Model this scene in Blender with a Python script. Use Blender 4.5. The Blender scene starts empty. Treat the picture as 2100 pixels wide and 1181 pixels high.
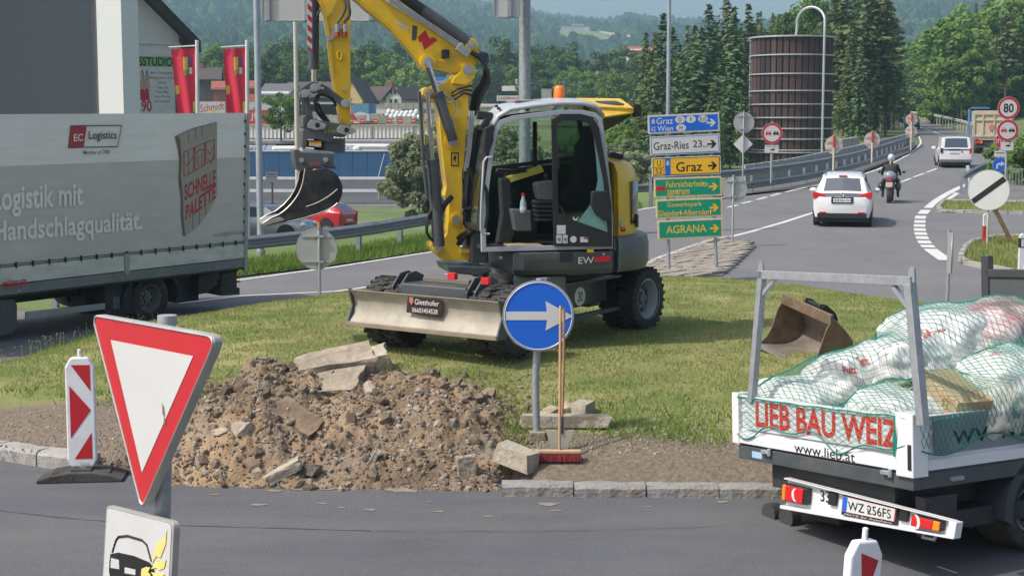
import bpy, bmesh, math, random
import numpy as np
from mathutils import Vector, Matrix, noise
R = math.radians
SC = bpy.context.scene
COL = SC.collection
# ---------------------------------------------------------------- camera, sky, sun
CAMZ, FPX, HOR = 2.9, 3050.0, 263.0
PITCH = math.atan((590.5-HOR)/FPX)
cam = bpy.data.objects.new('camera', bpy.data.cameras.new('camera'))
COL.objects.link(cam); SC.camera = cam
cam.location = (0, 0, CAMZ); cam.rotation_euler = (math.pi/2-PITCH, 0, 0)
cam.data.sensor_width = 36; cam.data.lens = 36*FPX/2100
cam.data.clip_start = .1; cam.data.clip_end = 9000
W = bpy.data.worlds.new('World'); SC.world = W; W.use_nodes = True
nt = W.node_tree; nt.nodes.clear()
SUN_EL, SUN_AZ = R(52), math.atan2(-.93, -.36)          # azimuth: measured from +Y towards +X, towards the sun
sky = nt.nodes.new('ShaderNodeTexSky'); sky.sky_type = 'NISHITA'; sky.sun_disc = False
sky.sun_elevation = SUN_EL; sky.sun_rotation = SUN_AZ
sky.air_density = 1.0; sky.dust_density = 6; sky.ozone_density = 1.0; sky.altitude = 350
bg = nt.nodes.new('ShaderNodeBackground'); bg.inputs[1].default_value = .15
wo = nt.nodes.new('ShaderNodeOutputWorld')
nt.links.new(sky.outputs[0], bg.inputs[0]); nt.links.new(bg.outputs[0], wo.inputs[0])
sl = bpy.data.lights.new('sun', 'SUN'); sl.energy = 3.2; sl.angle = R(.6); sl.color = (1, .95, .87)
so = bpy.data.objects.new('sun', sl); COL.objects.link(so)
sd = Vector((math.sin(SUN_AZ)*math.cos(SUN_EL), math.cos(SUN_AZ)*math.cos(SUN_EL), math.sin(SUN_EL)))
so.rotation_euler = sd.to_track_quat('Z', 'Y').to_euler()
SC.view_settings.view_transform = 'Standard'; SC.view_settings.look = 'None'
SC.view_settings.exposure = .22; SC.view_settings.gamma = 1
SC.render.engine = 'CYCLES'
SC.cycles.max_bounces = 8; SC.cycles.transparent_max_bounces = 24; SC.cycles.volume_bounces = 0
# ---------------------------------------------------------------- where things stand
PR = [(-60,-1.2),(5,-.75),(10,-.56),(13.7,-.42),(24,-.32),(34,-.28),(43,-.05),(60,.1),(84,.56),(110,1.25),(250,4.8),(500,8)]
def rh(y):                                   # height of the carriageways over the plan
    for (a, za), (b, zb) in zip(PR, PR[1:]):
        if y <= b: return za+(zb-za)*(y-a)/(b-a)
    return PR[-1][1]
def ray(px, py):
    x = (px-1050)/FPX; v = (590.5-py)/FPX
    return Vector((x, math.cos(PITCH)+v*math.sin(PITCH), -math.sin(PITCH)+v*math.cos(PITCH)))
EYE = Vector((0, 0, CAMZ))
def G(px, py, dz=0):                         # point of the carriageway surface
    d = ray(px, py); t0 = 1.0
    for i in range(4000):
        t = t0*1.01
        p = EYE+d*t
        if p.z <= rh(p.y)+dz:
            for k in range(30):
                m = (t0+t)/2; p = EYE+d*m
                if p.z <= rh(p.y)+dz: t = m
                else: t0 = m
            return p
        t0 = t
    return EYE+d*300
def AT(px, py, dist):                        # point at a given distance ahead
    d = ray(px, py); return EYE+d*(dist/d.y)
class Frame:                                 # local X right, Y away, Z up
    def __init__(s, o, yaw=0, pitch=0, roll=0):
        s.M = Matrix.Translation(Vector(o)) @ Matrix.Rotation(R(yaw),4,'Z') @ Matrix.Rotation(R(pitch),4,'Y') @ Matrix.Rotation(R(roll),4,'X')
        s.I = s.M.inverted()
    def loc(s, px, py, c=0, ax='Y'):
        o = s.I @ EYE; d = s.I.to_3x3() @ ray(px, py)
        i = 'XYZ'.index(ax); t = (c-o[i])/d[i]; p = o+d*t
        return [(p[j]) for j in range(3) if j != i]
    def poly(s, pts, c=0, ax='Y'): return [s.loc(a, b, c, ax) for a, b in pts]
    def p3(s, px, py, c=0, ax='Y'):
        o = s.I @ EYE; d = s.I.to_3x3() @ ray(px, py)
        i = 'XYZ'.index(ax); return o+d*((c-o[i])/d[i])
# ---------------------------------------------------------------- tagging
def tag(o, label=None, cat=None, group=None, kind=None):
    if label: o['label'] = label
    if cat: o['category'] = cat
    if group: o['group'] = group
    if kind: o['kind'] = kind
    return o
def empty(name, M, parent=None):
    o = bpy.data.objects.new(name, None); COL.objects.link(o)
    o.empty_display_size = .2
    if parent: o.parent = parent
    if isinstance(M, Matrix): o.matrix_local = M
    else: o.location = M
    return o
def thing(name, M, label, cat, group=None):
    if isinstance(M, Frame): M = M.M
    return tag(empty(name, M), label, cat, group)
def copy_tree(o, parent=None):
    c = o.copy(); COL.objects.link(c)
    if parent: c.parent = parent
    for ch in o.children: copy_tree(ch, c)
    return c
# ---------------------------------------------------------------- mesh builder
class MB:
    def __init__(s): s.v = []; s.f = []
    def add(s, vs, fs):
        o = len(s.v); s.v += [tuple(v) for v in vs]; s.f += [tuple(i+o for i in f) for f in fs]; return s
    def box(s, x0, x1, y0, y1, z0, z1, M=None):
        vs = [Vector((x, y, z)) for z in (z0, z1) for y in (y0, y1) for x in (x0, x1)]
        if M is not None: vs = [M @ v for v in vs]
        return s.add(vs, [(0,2,3,1),(4,5,7,6),(0,1,5,4),(2,6,7,3),(0,4,6,2),(1,3,7,5)])
    def beam(s, p, q, w, h=None, up=(0,0,1)):
        p, q = Vector(p), Vector(q); h = h or w
        d = (q-p).normalized(); u = Vector(up)
        if abs(d.dot(u)) > .98: u = Vector((0,1,0))
        a = d.cross(u).normalized()*w/2; b = a.cross(d).normalized()*h/2
        return s.add([p-a-b,p+a-b,p+a+b,p-a+b,q-a-b,q+a-b,q+a+b,q-a+b], [(3,2,1,0),(4,5,6,7),(0,1,5,4),(1,2,6,5),(2,3,7,6),(3,0,4,7)])
    def tube(s, pts, r, n=8, closed=False):
        pts = [Vector(p) for p in pts]; m = len(pts)
        rs = r if isinstance(r, (list, tuple)) else [r]*m
        prev = None; rings = []
        for i, p in enumerate(pts):
            if closed: t = pts[(i+1) % m]-pts[i-1]
            else: t = pts[min(i+1, m-1)]-pts[max(i-1, 0)]
            if t.length < 1e-9: t = Vector((0,0,1))
            t.normalize()
            if prev is None:
                a = t.cross(Vector((0,0,1)))
                if a.length < .05: a = t.cross(Vector((0,1,0)))
            else: a = prev-t*prev.dot(t)
            a.normalize(); prev = a; b = t.cross(a)
            rings.append([p+(a*math.cos(2*math.pi*k/n)+b*math.sin(2*math.pi*k/n))*rs[i] for k in range(n)])
        return s.loft(rings, closed)
    def loft(s, rings, closed=False, caps=True):
        n = len(rings[0]); m = len(rings); fs = []
        for i in range(m if closed else m-1):
            j = (i+1) % m
            for k in range(n): fs.append((i*n+k, i*n+(k+1) % n, j*n+(k+1) % n, j*n+k))
        if caps and not closed: fs += [tuple(range(n-1, -1, -1)), tuple((m-1)*n+k for k in range(n))]
        return s.add([v for r in rings for v in r], fs)
    def cyl(s, p, q, r, r2=None, n=20):
        return s.tube([p, q], [r, r if r2 is None else r2], n)
    def lathe(s, prof, o, axis='Z', n=24, caps=None):          # prof: (radius, t)
        if caps is None: caps = prof[0] != prof[-1]
        rings = []
        for r, t in prof:
            ring = []
            for k in range(n):
                a = 2*math.pi*k/n; c, d = r*math.cos(a), r*math.sin(a)
                v = {'Z': (c, d, t), 'Y': (c, t, d), 'X': (t, c, d)}[axis]
                ring.append(Vector(o)+Vector(v))
            rings.append(ring)
        return s.loft(rings, caps=caps)
    def prism(s, poly, c0, c1, ax='Y', M=None):
        i = 'XYZ'.index(ax); n = len(poly); vs = []
        for c in (c0, c1):
            for a in poly:
                v = list(a); v.insert(i, c); v = Vector(v); vs.append(M @ v if M is not None else v)
        return s.add(vs, [tuple(range(n)), tuple(range(2*n-1, n-1, -1))]+[(k, (k+1) % n, n+(k+1) % n, n+k) for k in range(n)])
    def quad(s, a, b, c, d): return s.add([a, b, c, d], [(0,1,2,3)])
    def ball(s, c, rx, ry=None, rz=None, nu=14, nv=9, M=None):
        ry = ry or rx; rz = rz or rx; rings = []
        for j in range(nv+1):
            ph = math.pi*min(max(j/nv, .004), .996)
            ring = [Vector((rx*math.sin(ph)*math.cos(2*math.pi*k/nu), ry*math.sin(ph)*math.sin(2*math.pi*k/nu), rz*math.cos(ph))) for k in range(nu)]
            if M is not None: ring = [M @ v for v in ring]
            rings.append([v+Vector(c) for v in ring])
        return s.loft(rings)
    def mesh(s, name, mat=None, smooth=None, recalc=True):
        me = bpy.data.meshes.new(name); me.from_pydata(s.v, [], s.f)
        if recalc:
            b = bmesh.new(); b.from_mesh(me); bmesh.ops.recalc_face_normals(b, faces=b.faces); b.to_mesh(me); b.free()
        if mat: me.materials.append(mat)
        if smooth is not None:
            me.shade_smooth(); me.set_sharp_from_angle(angle=R(smooth))
        me.update(); return me
    def build(s, name, mat, parent=None, smooth=None, bevel=0, M=None, recalc=True):
        o = bpy.data.objects.new(name, s.mesh(name, mat, smooth, recalc)); COL.objects.link(o)
        if parent: o.parent = parent
        if M is not None: o.matrix_local = M
        if bevel:
            b = o.modifiers.new('bevel', 'BEVEL'); b.width = bevel; b.segments = 2; b.limit_method = 'ANGLE'; b.angle_limit = R(40)
            b.harden_normals = False
        return o
def arc(cx, cy, r, a0, a1, n): return [(cx+r*math.cos(R(a0+(a1-a0)*i/n)), cy+r*math.sin(R(a0+(a1-a0)*i/n))) for i in range(n+1)]
def circ(cx, cy, r, n=32): return arc(cx, cy, r, 0, 360, n)[:-1]
def rrect(x0, x1, z0, z1, r, n=4):
    return arc(x1-r, z1-r, r, 0, 90, n)+arc(x0+r, z1-r, r, 90, 180, n)+arc(x0+r, z0+r, r, 180, 270, n)+arc(x1-r, z0+r, r, 270, 360, n)
def roundpoly(pts, r, n=5):
    out = []; m = len(pts)
    for i in range(m):
        p = Vector(pts[i]); a = (Vector(pts[i-1])-p).normalized(); b = (Vector(pts[(i+1) % m])-p).normalized()
        half = a.angle(b)/2; d = r/math.tan(half)
        s, e = p+a*d, p+b*d
        for k in range(n+1):
            t = k/n; q = s*(1-t)**2+p*2*t*(1-t)+e*t*t; out.append((q.x, q.y))
    return out
# ---------------------------------------------------------------- materials
def NN(t, ty, **kw):
    n = t.nodes.new('ShaderNode'+ty)
    for k, v in kw.items():
        if k in n.inputs: n.inputs[k].default_value = v
        else: setattr(n, k, v)
    return n
MATS = {}
def mat(name, col, rough=.55, metal=0, var=.1, sc=4, bump=0, bsc=60, col2=None, coat=0, streak=0, dirt=None, dsc=1.5, damt=.5, spec=.5, grain=0, stretch=None):
    if name in MATS: return MATS[name]
    m = bpy.data.materials.new(name); m.use_nodes = True; t = m.node_tree; t.nodes.clear(); L = t.links.new
    out = NN(t, 'OutputMaterial'); p = NN(t, 'BsdfPrincipled'); L(p.outputs[0], out.inputs[0])
    p.inputs['Roughness'].default_value = rough; p.inputs['Metallic'].default_value = metal
    p.inputs['Coat Weight'].default_value = coat; p.inputs['Specular IOR Level'].default_value = spec
    tc = NN(t, 'TexCoord'); no = NN(t, 'TexNoise', Scale=sc, Detail=6.0, Roughness=.6)
    mp = NN(t, 'Mapping'); L(tc.outputs['Object'], mp.inputs[0]); m5 = mp
    if stretch: m5 = NN(t, 'Mapping'); m5.inputs['Scale'].default_value = stretch; L(tc.outputs['Object'], m5.inputs[0])
    L(mp.outputs[0], no.inputs['Vector'])
    if streak: mp.inputs['Scale'].default_value = (1, 1, streak)
    c = Vector(col[:3])
    c1 = [max(0, x*(1-var)) for x in c]; c2 = [min(.95, x*(1+var)) for x in c] if col2 is None else list(col2)
    cr = NN(t, 'ValToRGB'); cr.color_ramp.elements[0].position = .32; cr.color_ramp.elements[1].position = .68
    cr.color_ramp.elements[0].color = (*c1, 1); cr.color_ramp.elements[1].color = (*c2, 1)
    L(no.outputs[0], cr.inputs[0]); src = cr.outputs[0]
    if dirt is not None:
        n2 = NN(t, 'TexNoise', Scale=dsc, Detail=8.0, Roughness=.7); L(m5.outputs[0], n2.inputs['Vector'])
        r2 = NN(t, 'ValToRGB'); r2.color_ramp.elements[0].position = .45; r2.color_ramp.elements[1].position = .72
        r2.color_ramp.elements[1].color = (damt, damt, damt, 1); r2.color_ramp.elements[0].color = (0,0,0,1)
        L(n2.outputs[0], r2.inputs[0])
        mx = NN(t, 'Mix', data_type='RGBA'); L(r2.outputs[0], mx.inputs[0]); L(src, mx.inputs[6]); mx.inputs[7].default_value = (*dirt, 1)
        src = mx.outputs[2]
    if grain:
        ng_ = NN(t, 'TexNoise', Scale=70.0, Detail=4.0, Roughness=.8); L(tc.outputs['Object'], ng_.inputs['Vector']); rg = NN(t, 'ValToRGB')
        rg.color_ramp.elements[0].position = .35; rg.color_ramp.elements[1].position = .65; rg.color_ramp.elements[0].color = (1-grain,)*3+(1,); rg.color_ramp.elements[1].color = (1+grain,)*3+(1,)
        L(ng_.outputs[0], rg.inputs[0]); mg = NN(t, 'Mix', data_type='RGBA', blend_type='MULTIPLY'); mg.inputs[0].default_value = 1; L(src, mg.inputs[6]); L(rg.outputs[0], mg.inputs[7]); src = mg.outputs[2]
    L(src, p.inputs['Base Color'])
    if bump:
        n3 = NN(t, 'TexNoise', Scale=bsc, Detail=5.0); L(tc.outputs['Object'], n3.inputs['Vector'])
        b = NN(t, 'Bump', Strength=bump, Distance=.02); L(n3.outputs[0], b.inputs['Height']); L(b.outputs[0], p.inputs['Normal'])
    MATS[name] = m; return m
def glass(name, tint=(.5,.6,.57), refl=.12, rough=.02):
    if name in MATS: return MATS[name]
    m = bpy.data.materials.new(name); m.use_nodes = True; t = m.node_tree; t.nodes.clear(); L = t.links.new
    out = NN(t, 'OutputMaterial'); tr = NN(t, 'BsdfTransparent'); tr.inputs[0].default_value = (*tint, 1)
    gl = NN(t, 'BsdfGlossy', Roughness=rough); gl.inputs[0].default_value = (.9,.95,1,1)
    mx = NN(t, 'MixShader'); lw = NN(t, 'LayerWeight', Blend=.35); mu = NN(t, 'Math', operation='MULTIPLY_ADD')
    L(lw.outputs['Facing'], mu.inputs[0]); mu.inputs[1].default_value = .45; mu.inputs[2].default_value = refl
    L(mu.outputs[0], mx.inputs[0]); L(tr.outputs[0], mx.inputs[1]); L(gl.outputs[0], mx.inputs[2]); L(mx.outputs[0], out.inputs[0])
    MATS[name] = m; return m
def leafmat(name, c1, c2, trans=.3, big=None):
    if name in MATS: return MATS[name]
    m = bpy.data.materials.new(name); m.use_nodes = True; t = m.node_tree; t.nodes.clear(); L = t.links.new
    out = NN(t, 'OutputMaterial'); ge = NN(t, 'NewGeometry'); cr = NN(t, 'ValToRGB')
    cr.color_ramp.elements[0].color = (*c1, 1); cr.color_ramp.elements[1].color = (*c2, 1)
    oi = NN(t, 'ObjectInfo'); ad = NN(t, 'Math', operation='MULTIPLY_ADD')
    L(oi.outputs['Random'], ad.inputs[0]); ad.inputs[1].default_value = .45
    m2 = NN(t, 'Math', operation='MULTIPLY'); L(ge.outputs['Random Per Island'], m2.inputs[0]); m2.inputs[1].default_value = .55
    L(m2.outputs[0], ad.inputs[2]); L(ad.outputs[0], cr.inputs[0]); src = cr.outputs[0]
    if big:
        tc = NN(t, 'TexCoord'); no = NN(t, 'TexNoise', Scale=big[0], Detail=3.0); L(ge.outputs['Position'], no.inputs['Vector'])
        rr = NN(t, 'ValToRGB'); rr.color_ramp.elements[0].position = .42; rr.color_ramp.elements[1].position = .62; L(no.outputs[0], rr.inputs[0])
        mx = NN(t, 'Mix', data_type='RGBA'); L(rr.outputs[0], mx.inputs[0]); L(src, mx.inputs[6]); mx.inputs[7].default_value = (*big[1], 1); src = mx.outputs[2]
    d = NN(t, 'BsdfDiffuse'); tr = NN(t, 'BsdfTranslucent'); mx2 = NN(t, 'MixShader'); mx2.inputs[0].default_value = trans
    L(src, d.inputs[0]); L(src, tr.inputs[0]); L(d.outputs[0], mx2.inputs[1]); L(tr.outputs[0], mx2.inputs[2]); L(mx2.outputs[0], out.inputs[0])
    MATS[name] = m; return m
YEL = mat('yellow_paint', (.80,.50,.008), .36, coat=.2, var=.06, dirt=(.42,.32,.12), dsc=3.5, damt=.45)
DG = mat('dark_grey_paint', (.055,.068,.075), .4, coat=.15, var=.12, dirt=(.22,.2,.17), damt=.3)
BLK = mat('black_plastic', (.018,.019,.021), .5, var=.3)
SIL = mat('silver_grey_paint', (.42,.45,.49), .38, coat=.2, var=.05, dirt=(.3,.28,.25), damt=.2)
CHR = mat('chrome_rod', (.75,.75,.75), .18, 1)
STEEL = mat('bright_pin_steel', (.5,.5,.48), .38, .8)
RUB = mat('tyre_rubber', (.032,.031,.03), .85, bump=.3, bsc=30, dirt=(.13,.11,.085), dsc=3, damt=.6)
RIM = mat('rim_paint', (.33,.36,.38), .45, dirt=(.2,.18,.15))
GALV = mat('galvanised_steel', (.36,.38,.40), .5, .45, var=.14, sc=14)
ALU = mat('sign_back_aluminium', (.42,.43,.43), .5, .3, var=.06, sc=3, dirt=(.3,.3,.27), damt=.3)
SRED = mat('sign_red_sheeting', (.52,.02,.028), .35, var=.04)
SWH = mat('sign_white_sheeting', (.6,.61,.605), .35, var=.03, dirt=(.5,.5,.47), damt=.15)
SBLU = mat('sign_blue_sheeting', (.012,.13,.62), .35, var=.04)
SBLK = mat('sign_black_film', (.012,.012,.014), .45)
SYEL = mat('sign_yellow_sheeting', (.82,.46,.02), .4, var=.05)
SGRN = mat('sign_green_sheeting', (.0,.27,.16), .4, var=.05)
WHP = mat('white_vehicle_paint', (.72,.73,.74), .25, coat=.5, var=.02)
WHD = mat('weathered_white_paint', (.68,.69,.7), .45, var=.05, dirt=(.4,.38,.35), damt=.3)
WOOD = mat('light_wood', (.42,.27,.14), .65, sc=8, var=.25, streak=.15)
REDL = mat('red_lens', (.6,.015,.02), .2, coat=.5, var=.05)
ORL = mat('orange_lens', (.9,.25,.01), .2, coat=.5, var=.05)
WHL = mat('clear_lens', (.75,.72,.68), .2, coat=.5)
GL = glass('window_glass', (.82,.9,.87), .05); GLD = glass('dark_window_glass', (.42,.53,.5), .05)
CONC = mat('concrete', (.36,.35,.33), .85, var=.14, sc=6, bump=.3, bsc=50, dirt=(.2,.19,.17))
# ---------------------------------------------------------------- lettering
def text_poly(s, bold=0):
    cu = bpy.data.curves.new('t', 'FONT'); cu.body = s; cu.offset = bold; cu.resolution_u = 3
    o = bpy.data.objects.new('t', cu); me = bpy.data.meshes.new_from_object(o)
    bpy.data.objects.remove(o); bpy.data.curves.remove(cu); return me
def lettering(parent, s, x0, x1, z0, z1, y, m, name='lettering', bold=.012, ax='Y', flip=False, shear=0, slope=0):
    me = text_poly(s, bold); n = len(me.vertices); co = np.empty(n*3, 'f'); me.vertices.foreach_get('co', co); co = co.reshape(-1, 3)
    a, b = co.min(0), co.max(0)
    u = (co[:,0]-a[0])/(b[0]-a[0]); v = (co[:,1]-a[1])/max(b[1]-a[1], 1e-6)
    X = x0+(x1-x0)*u+shear*v*(z1-z0); Z = z0+(z1-z0)*v+slope*u*(x1-x0)
    out = np.empty_like(co)
    if ax == 'Y': out[:,0] = X; out[:,1] = y; out[:,2] = Z
    else: out[:,0] = y; out[:,1] = X; out[:,2] = Z
    me.vertices.foreach_set('co', out.ravel()); me.name = name; me.materials.clear(); me.materials.append(m); me.update()
    o = bpy.data.objects.new(name, me); COL.objects.link(o); o.parent = parent; return o
def flat(parent, name, poly, y, m, ax='Y', t=.0015, label=None):
    o = MB().prism(poly, y, y-t if ax == 'Y' else y+t, ax).build(name, m, parent)
    if label: o['label'] = label
    return o
def clipy(poly, y0, y1):
    def cl(P, f, lim):
        out = []
        for i in range(len(P)):
            a, b = P[i-1], P[i]; ia, ib = f(a[1]), f(b[1])
            if ia != ib: t = (lim-a[1])/(b[1]-a[1]); out.append((a[0]+(b[0]-a[0])*t, lim))
            if ib: out.append(b)
        return out
    P = cl(list(poly), lambda v: v >= y0, y0)
    return cl(P, lambda v: v <= y1, y1) if P else P
def sheet(name, poly, dz, m, parent=None, kind='structure'):        # a flat sheet following the carriageway height
    b = MB(); poly = [(p[0], p[1]) for p in poly]
    for (ya, _), (yb, _) in zip(PR, PR[1:]):
        P = clipy(poly, ya, yb)
        if len(P) >= 3:
            Q = [P[0]]
            for p in P[1:]:
                if (Vector(p)-Vector(Q[-1])).length > 1e-5: Q.append(p)
            if len(Q) >= 3: b.add([(x, y, rh(y)+dz) for x, y in Q], [tuple(range(len(Q)))])
    me = bpy.data.meshes.new(name); me.from_pydata(b.v, [], b.f); me.materials.append(m)
    bb = bmesh.new(); bb.from_mesh(me)
    for f in bb.faces:
        f.normal_update()
        if f.normal.z < 0: f.normal_flip()
    bmesh.ops.triangulate(bb, faces=bb.faces); bb.to_mesh(me); bb.free()
    o = bpy.data.objects.new(name, me); COL.objects.link(o)
    if parent: o.parent = parent
    elif kind: o['kind'] = kind
    return o
# ================================================================ SETTING
random.seed(7); rng = np.random.default_rng(7)
def lerp_tab(tab, v):
    if v <= tab[0][0]: return tab[0][1]
    for (a, za), (b, zb) in zip(tab, tab[1:]):
        if v <= b: return za+(zb-za)*(v-a)/(b-a)
    return tab[-1][1]
def sm(a, b, v):
    t = min(1, max(0, (v-a)/(b-a))); return t*t*(3-2*t)
XL = [(30,-70),(34,-10),(41,-3.2),(55,4.6),(62,9.3),(67,13),(84,20),(109,28.5),(130,35),(250,60),(500,90)]
XR = [(0,70),(60,60),(95,40),(110,42),(150,45),(250,66),(500,120)]
LOW = [(0,-1.42),(58,-1.42),(72,-2.08),(90,-2.3),(150,-2.2),(178,1.9),(260,4),(400,5),(700,8)]
def T(x, y):
    base = rh(y)-.16
    if y < 30: return base
    d = lerp_tab(XL, y)-x
    if d > 0:
        low = lerp_tab(LOW, y)
        if y < 150: low += 2.3*sm(4, 12, x)*sm(50, 70, y)
        if y > 130: low += (rh(y)-low)*sm(0, 30, x-(-40+y*.1)) if x > -40+y*.1 else 0
        return base+(low-base)*sm(2.6, 9, d)
    e = x-lerp_tab(XR, y)
    if e > 0 and y > 90: return base+.16+sm(0, 60, e)*9*sm(90, 130, y)
    return base
M_GRASSG = mat('meadow_ground', (.12,.17,.05), .9, sc=.35, var=.3, bump=.5, bsc=3, dirt=(.14,.13,.06), dsc=.12, damt=.5)
M_ASPH = mat('worn_asphalt', (.15,.15,.156), .82, var=.08, sc=.6, bump=.35, bsc=60, dirt=(.195,.19,.18), dsc=.5, damt=.6, grain=.12, stretch=(1,.35,1))
M_ASPD = mat('fresh_dark_asphalt', (.092,.096,.107), .78, var=.09, sc=.9, bump=.4, bsc=60, dirt=(.14,.135,.125), dsc=1.1, damt=.75, grain=.16, stretch=(.18,1,1))
M_MARK = mat('road_paint', (.66,.66,.64), .6, var=.06, sc=3, dirt=(.3,.3,.29), dsc=5, damt=.45)
M_PAVE = mat('beige_paving', (.30,.27,.23), .85, var=.12, sc=2, bump=.3, bsc=40)
xs = sorted(set([*range(-700,-70,18), *range(-70,90,2), *range(90,420,12)]))
ys = sorted(set([*range(-30,10,4), *range(10,140,2), *range(140,300,6), *range(300,780,20)]+[24,34,43,5]))
mb = MB(); nx = len(xs)
for y in ys:
    for x in xs: mb.v.append((x, y, T(x, y)+(.25*noise.noise(Vector((x*.08, y*.08, 0))) if (y > 46 and lerp_tab(XL, y)-x > 9) else 0)))
for j in range(len(ys)-1):
    for i in range(nx-1): mb.f.append((j*nx+i, j*nx+i+1, (j+1)*nx+i+1, (j+1)*nx+i))
tag(mb.build('ground', M_GRASSG, smooth=60, recalc=False), kind='structure')
# carriageways
left = [(870,520),(1100,470),(1315,430),(1528,402),(1660,387),(1760,359),(1830,334),(1870,313),(1886,298),(1890,290),(1884,276),(1872,262),(1858,247)]
rightb = [(1886,245),(1940,259),(1989,273),(2040,292),(2100,318),(2200,350)]
P = [(-70,-20),(-70,24),(-25,28)]+[tuple(G(a, b)[:2]) for a, b in [(140,640),(300,600),(505,568),(700,544)]+left+rightb]+[(60,52),(60,-20)]
sheet('road', P, 0, M_ASPH)
# darker new surface round the island, near side
P = [(-30,2),(-30,16.5)]+[tuple(G(a, b)[:2]) for a, b in [(-200,840),(0,900),(300,960),(700,990),(1200,990),(1700,990),(2200,975)]]+[(14,16.5),(30,18),(30,2)]
sheet('road_resurfaced_lane', P, .004, M_ASPD)
MK = tag(empty('road_markings', (0,0,0)), kind='structure')
def line(pts, w, name='line', closed=False):
    q = [Vector(G(a, b)[:2]) for a, b in pts]; L_, R_ = [], []
    for i, p in enumerate(q):
        t = (q[min(i+1, len(q)-1)]-q[max(i-1, 0)]).normalized(); n_ = Vector((-t.y, t.x))*w/2
        L_.append(p+n_); R_.append(p-n_)
    for i in range(len(q)-1):
        sheet(name, [L_[i], L_[i+1], R_[i+1], R_[i]], .009, M_MARK, parent=MK)
def smoothpts(pts, k=4):
    out = []
    for i in range(len(pts)-1):
        p0, p1, p2, p3 = pts[max(i-1,0)], pts[i], pts[i+1], pts[min(i+2,len(pts)-1)]
        for j in range(k):
            t = j/k
            out.append(tuple(.5*((2*p1[c])+(-p0[c]+p2[c])*t+(2*p0[c]-5*p1[c]+4*p2[c]-p3[c])*t*t+(-p0[c]+3*p1[c]-3*p2[c]+p3[c])*t**3) for c in (0,1)))
    return out+[tuple(pts[-1])]
line([(380,590),(505,573),(700,546),(880,518),(985,498)], .15)
line([(365,623),(500,607),(690,598),(820,580),(960,556)], .13)
line([(1250,440),(1340,426),(1490,404),(1528,401.5)], .16)
line([(1316,549),(1352,529),(1420,505),(1470,493),(1540,476),(1605,457),(1696,427.5),(1770,401)], .17, 'centre_line')
for a, b in [((1493,426),(1512,421)),((1521,418),(1541,413)),((1552,410),(1572,404.5)),((1581,402.5),(1600,397)),((1611,394.5),(1627,390.5))]: line([a, b], .18, 'dash')
line(smoothpts([(1627,390.5),(1660,383.5),(1727,369),(1800,348),(1860,319),(1884,300),(1888,291),(1884,280)], 3), .16)
for a, b in [((1848,374),(1868,366)),((1873,364),(1895,356)),((1900,354),(1921,346)),((1926,344),(1941,337.5))]: line([a, b], .16, 'dash')
for a, b in [((1951,285),(1935,278.5)),((1929,276),(1914,270.5)),((1908,268.5),(1895,264)),((1890,262.5),(1882,259.5))]: line([a, b], .18, 'dash')
line([(2100,312),(2040,288),(1989,270.5),(1930,256),(1889,247)], .18)
line([(1985,378),(1965,386),(1946,396)], .3)
cur = [(1946,396),(1920,412),(1903,427),(1889,443),(1886.5,455),(1886,466),(1887.5,477),(1891,488),(1898,500),(1908,511),(1921,521),(1940,534)]
cu = smoothpts(cur, 4)
for i in range(0, 8): line(cu[i:i+2], .3)
k = 9
for st in range(9, len(cu)-7, 3): line(cu[st:st+3 if st < 40 else st+2][:3], .34, 'dash')
line(cu[-7:], .34)
line([(1948,397),(1965,396)], .25); line([(1963,397),(1940,411)], .2)
# splitter island of pavers
SPL = tag(empty('splitter_island', (0,0,0)), kind='structure')
sp = [tuple(G(a, b)[:2]) for a, b in [(1290,572),(1345,540),(1430,511),(1490,497),(1545,501),(1520,528),(1482,566),(1400,572)]]
sheet('paving_bed', sp, .02, mat('paving_joint_sand', (.2,.18,.15), .95), parent=SPL)
def inside(p, poly):
    c = False; n = len(poly)
    for i in range(n):
        a, b = poly[i], poly[i-1]
        if (a[1] > p[1]) != (b[1] > p[1]) and p[0] < (b[0]-a[0])*(p[1]-a[1])/(b[1]-a[1])+a[0]: c = not c
    return c
pav = [MB().box(-.185,.185,-.115,.115,0,.05+.01*k).mesh('paver', mat('paver_%d' % k, c, .85, var=.12, sc=3, bump=.3, bsc=40)) for k, c in enumerate([(.30,.265,.22),(.27,.24,.2),(.33,.295,.25)])]
cx = sum(p[0] for p in sp)/len(sp); cy = sum(p[1] for p in sp)/len(sp); a0 = R(52)
cnt = 0
for i in range(-30, 30):
    for j in range(-40, 40):
        u, v = i*.39+(.195 if j % 2 else 0), j*.245
        x, y = cx+u*math.cos(a0)-v*math.sin(a0), cy+u*math.sin(a0)+v*math.cos(a0)
        if inside((x, y), sp) and cnt < 300:
            o = bpy.data.objects.new('paver', random.choice(pav)); COL.objects.link(o); o.parent = SPL
            o.location = (x, y, rh(y)+.022); o.rotation_euler = (random.gauss(0,.01), random.gauss(0,.01), a0+random.gauss(0,.01)); cnt += 1
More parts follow.
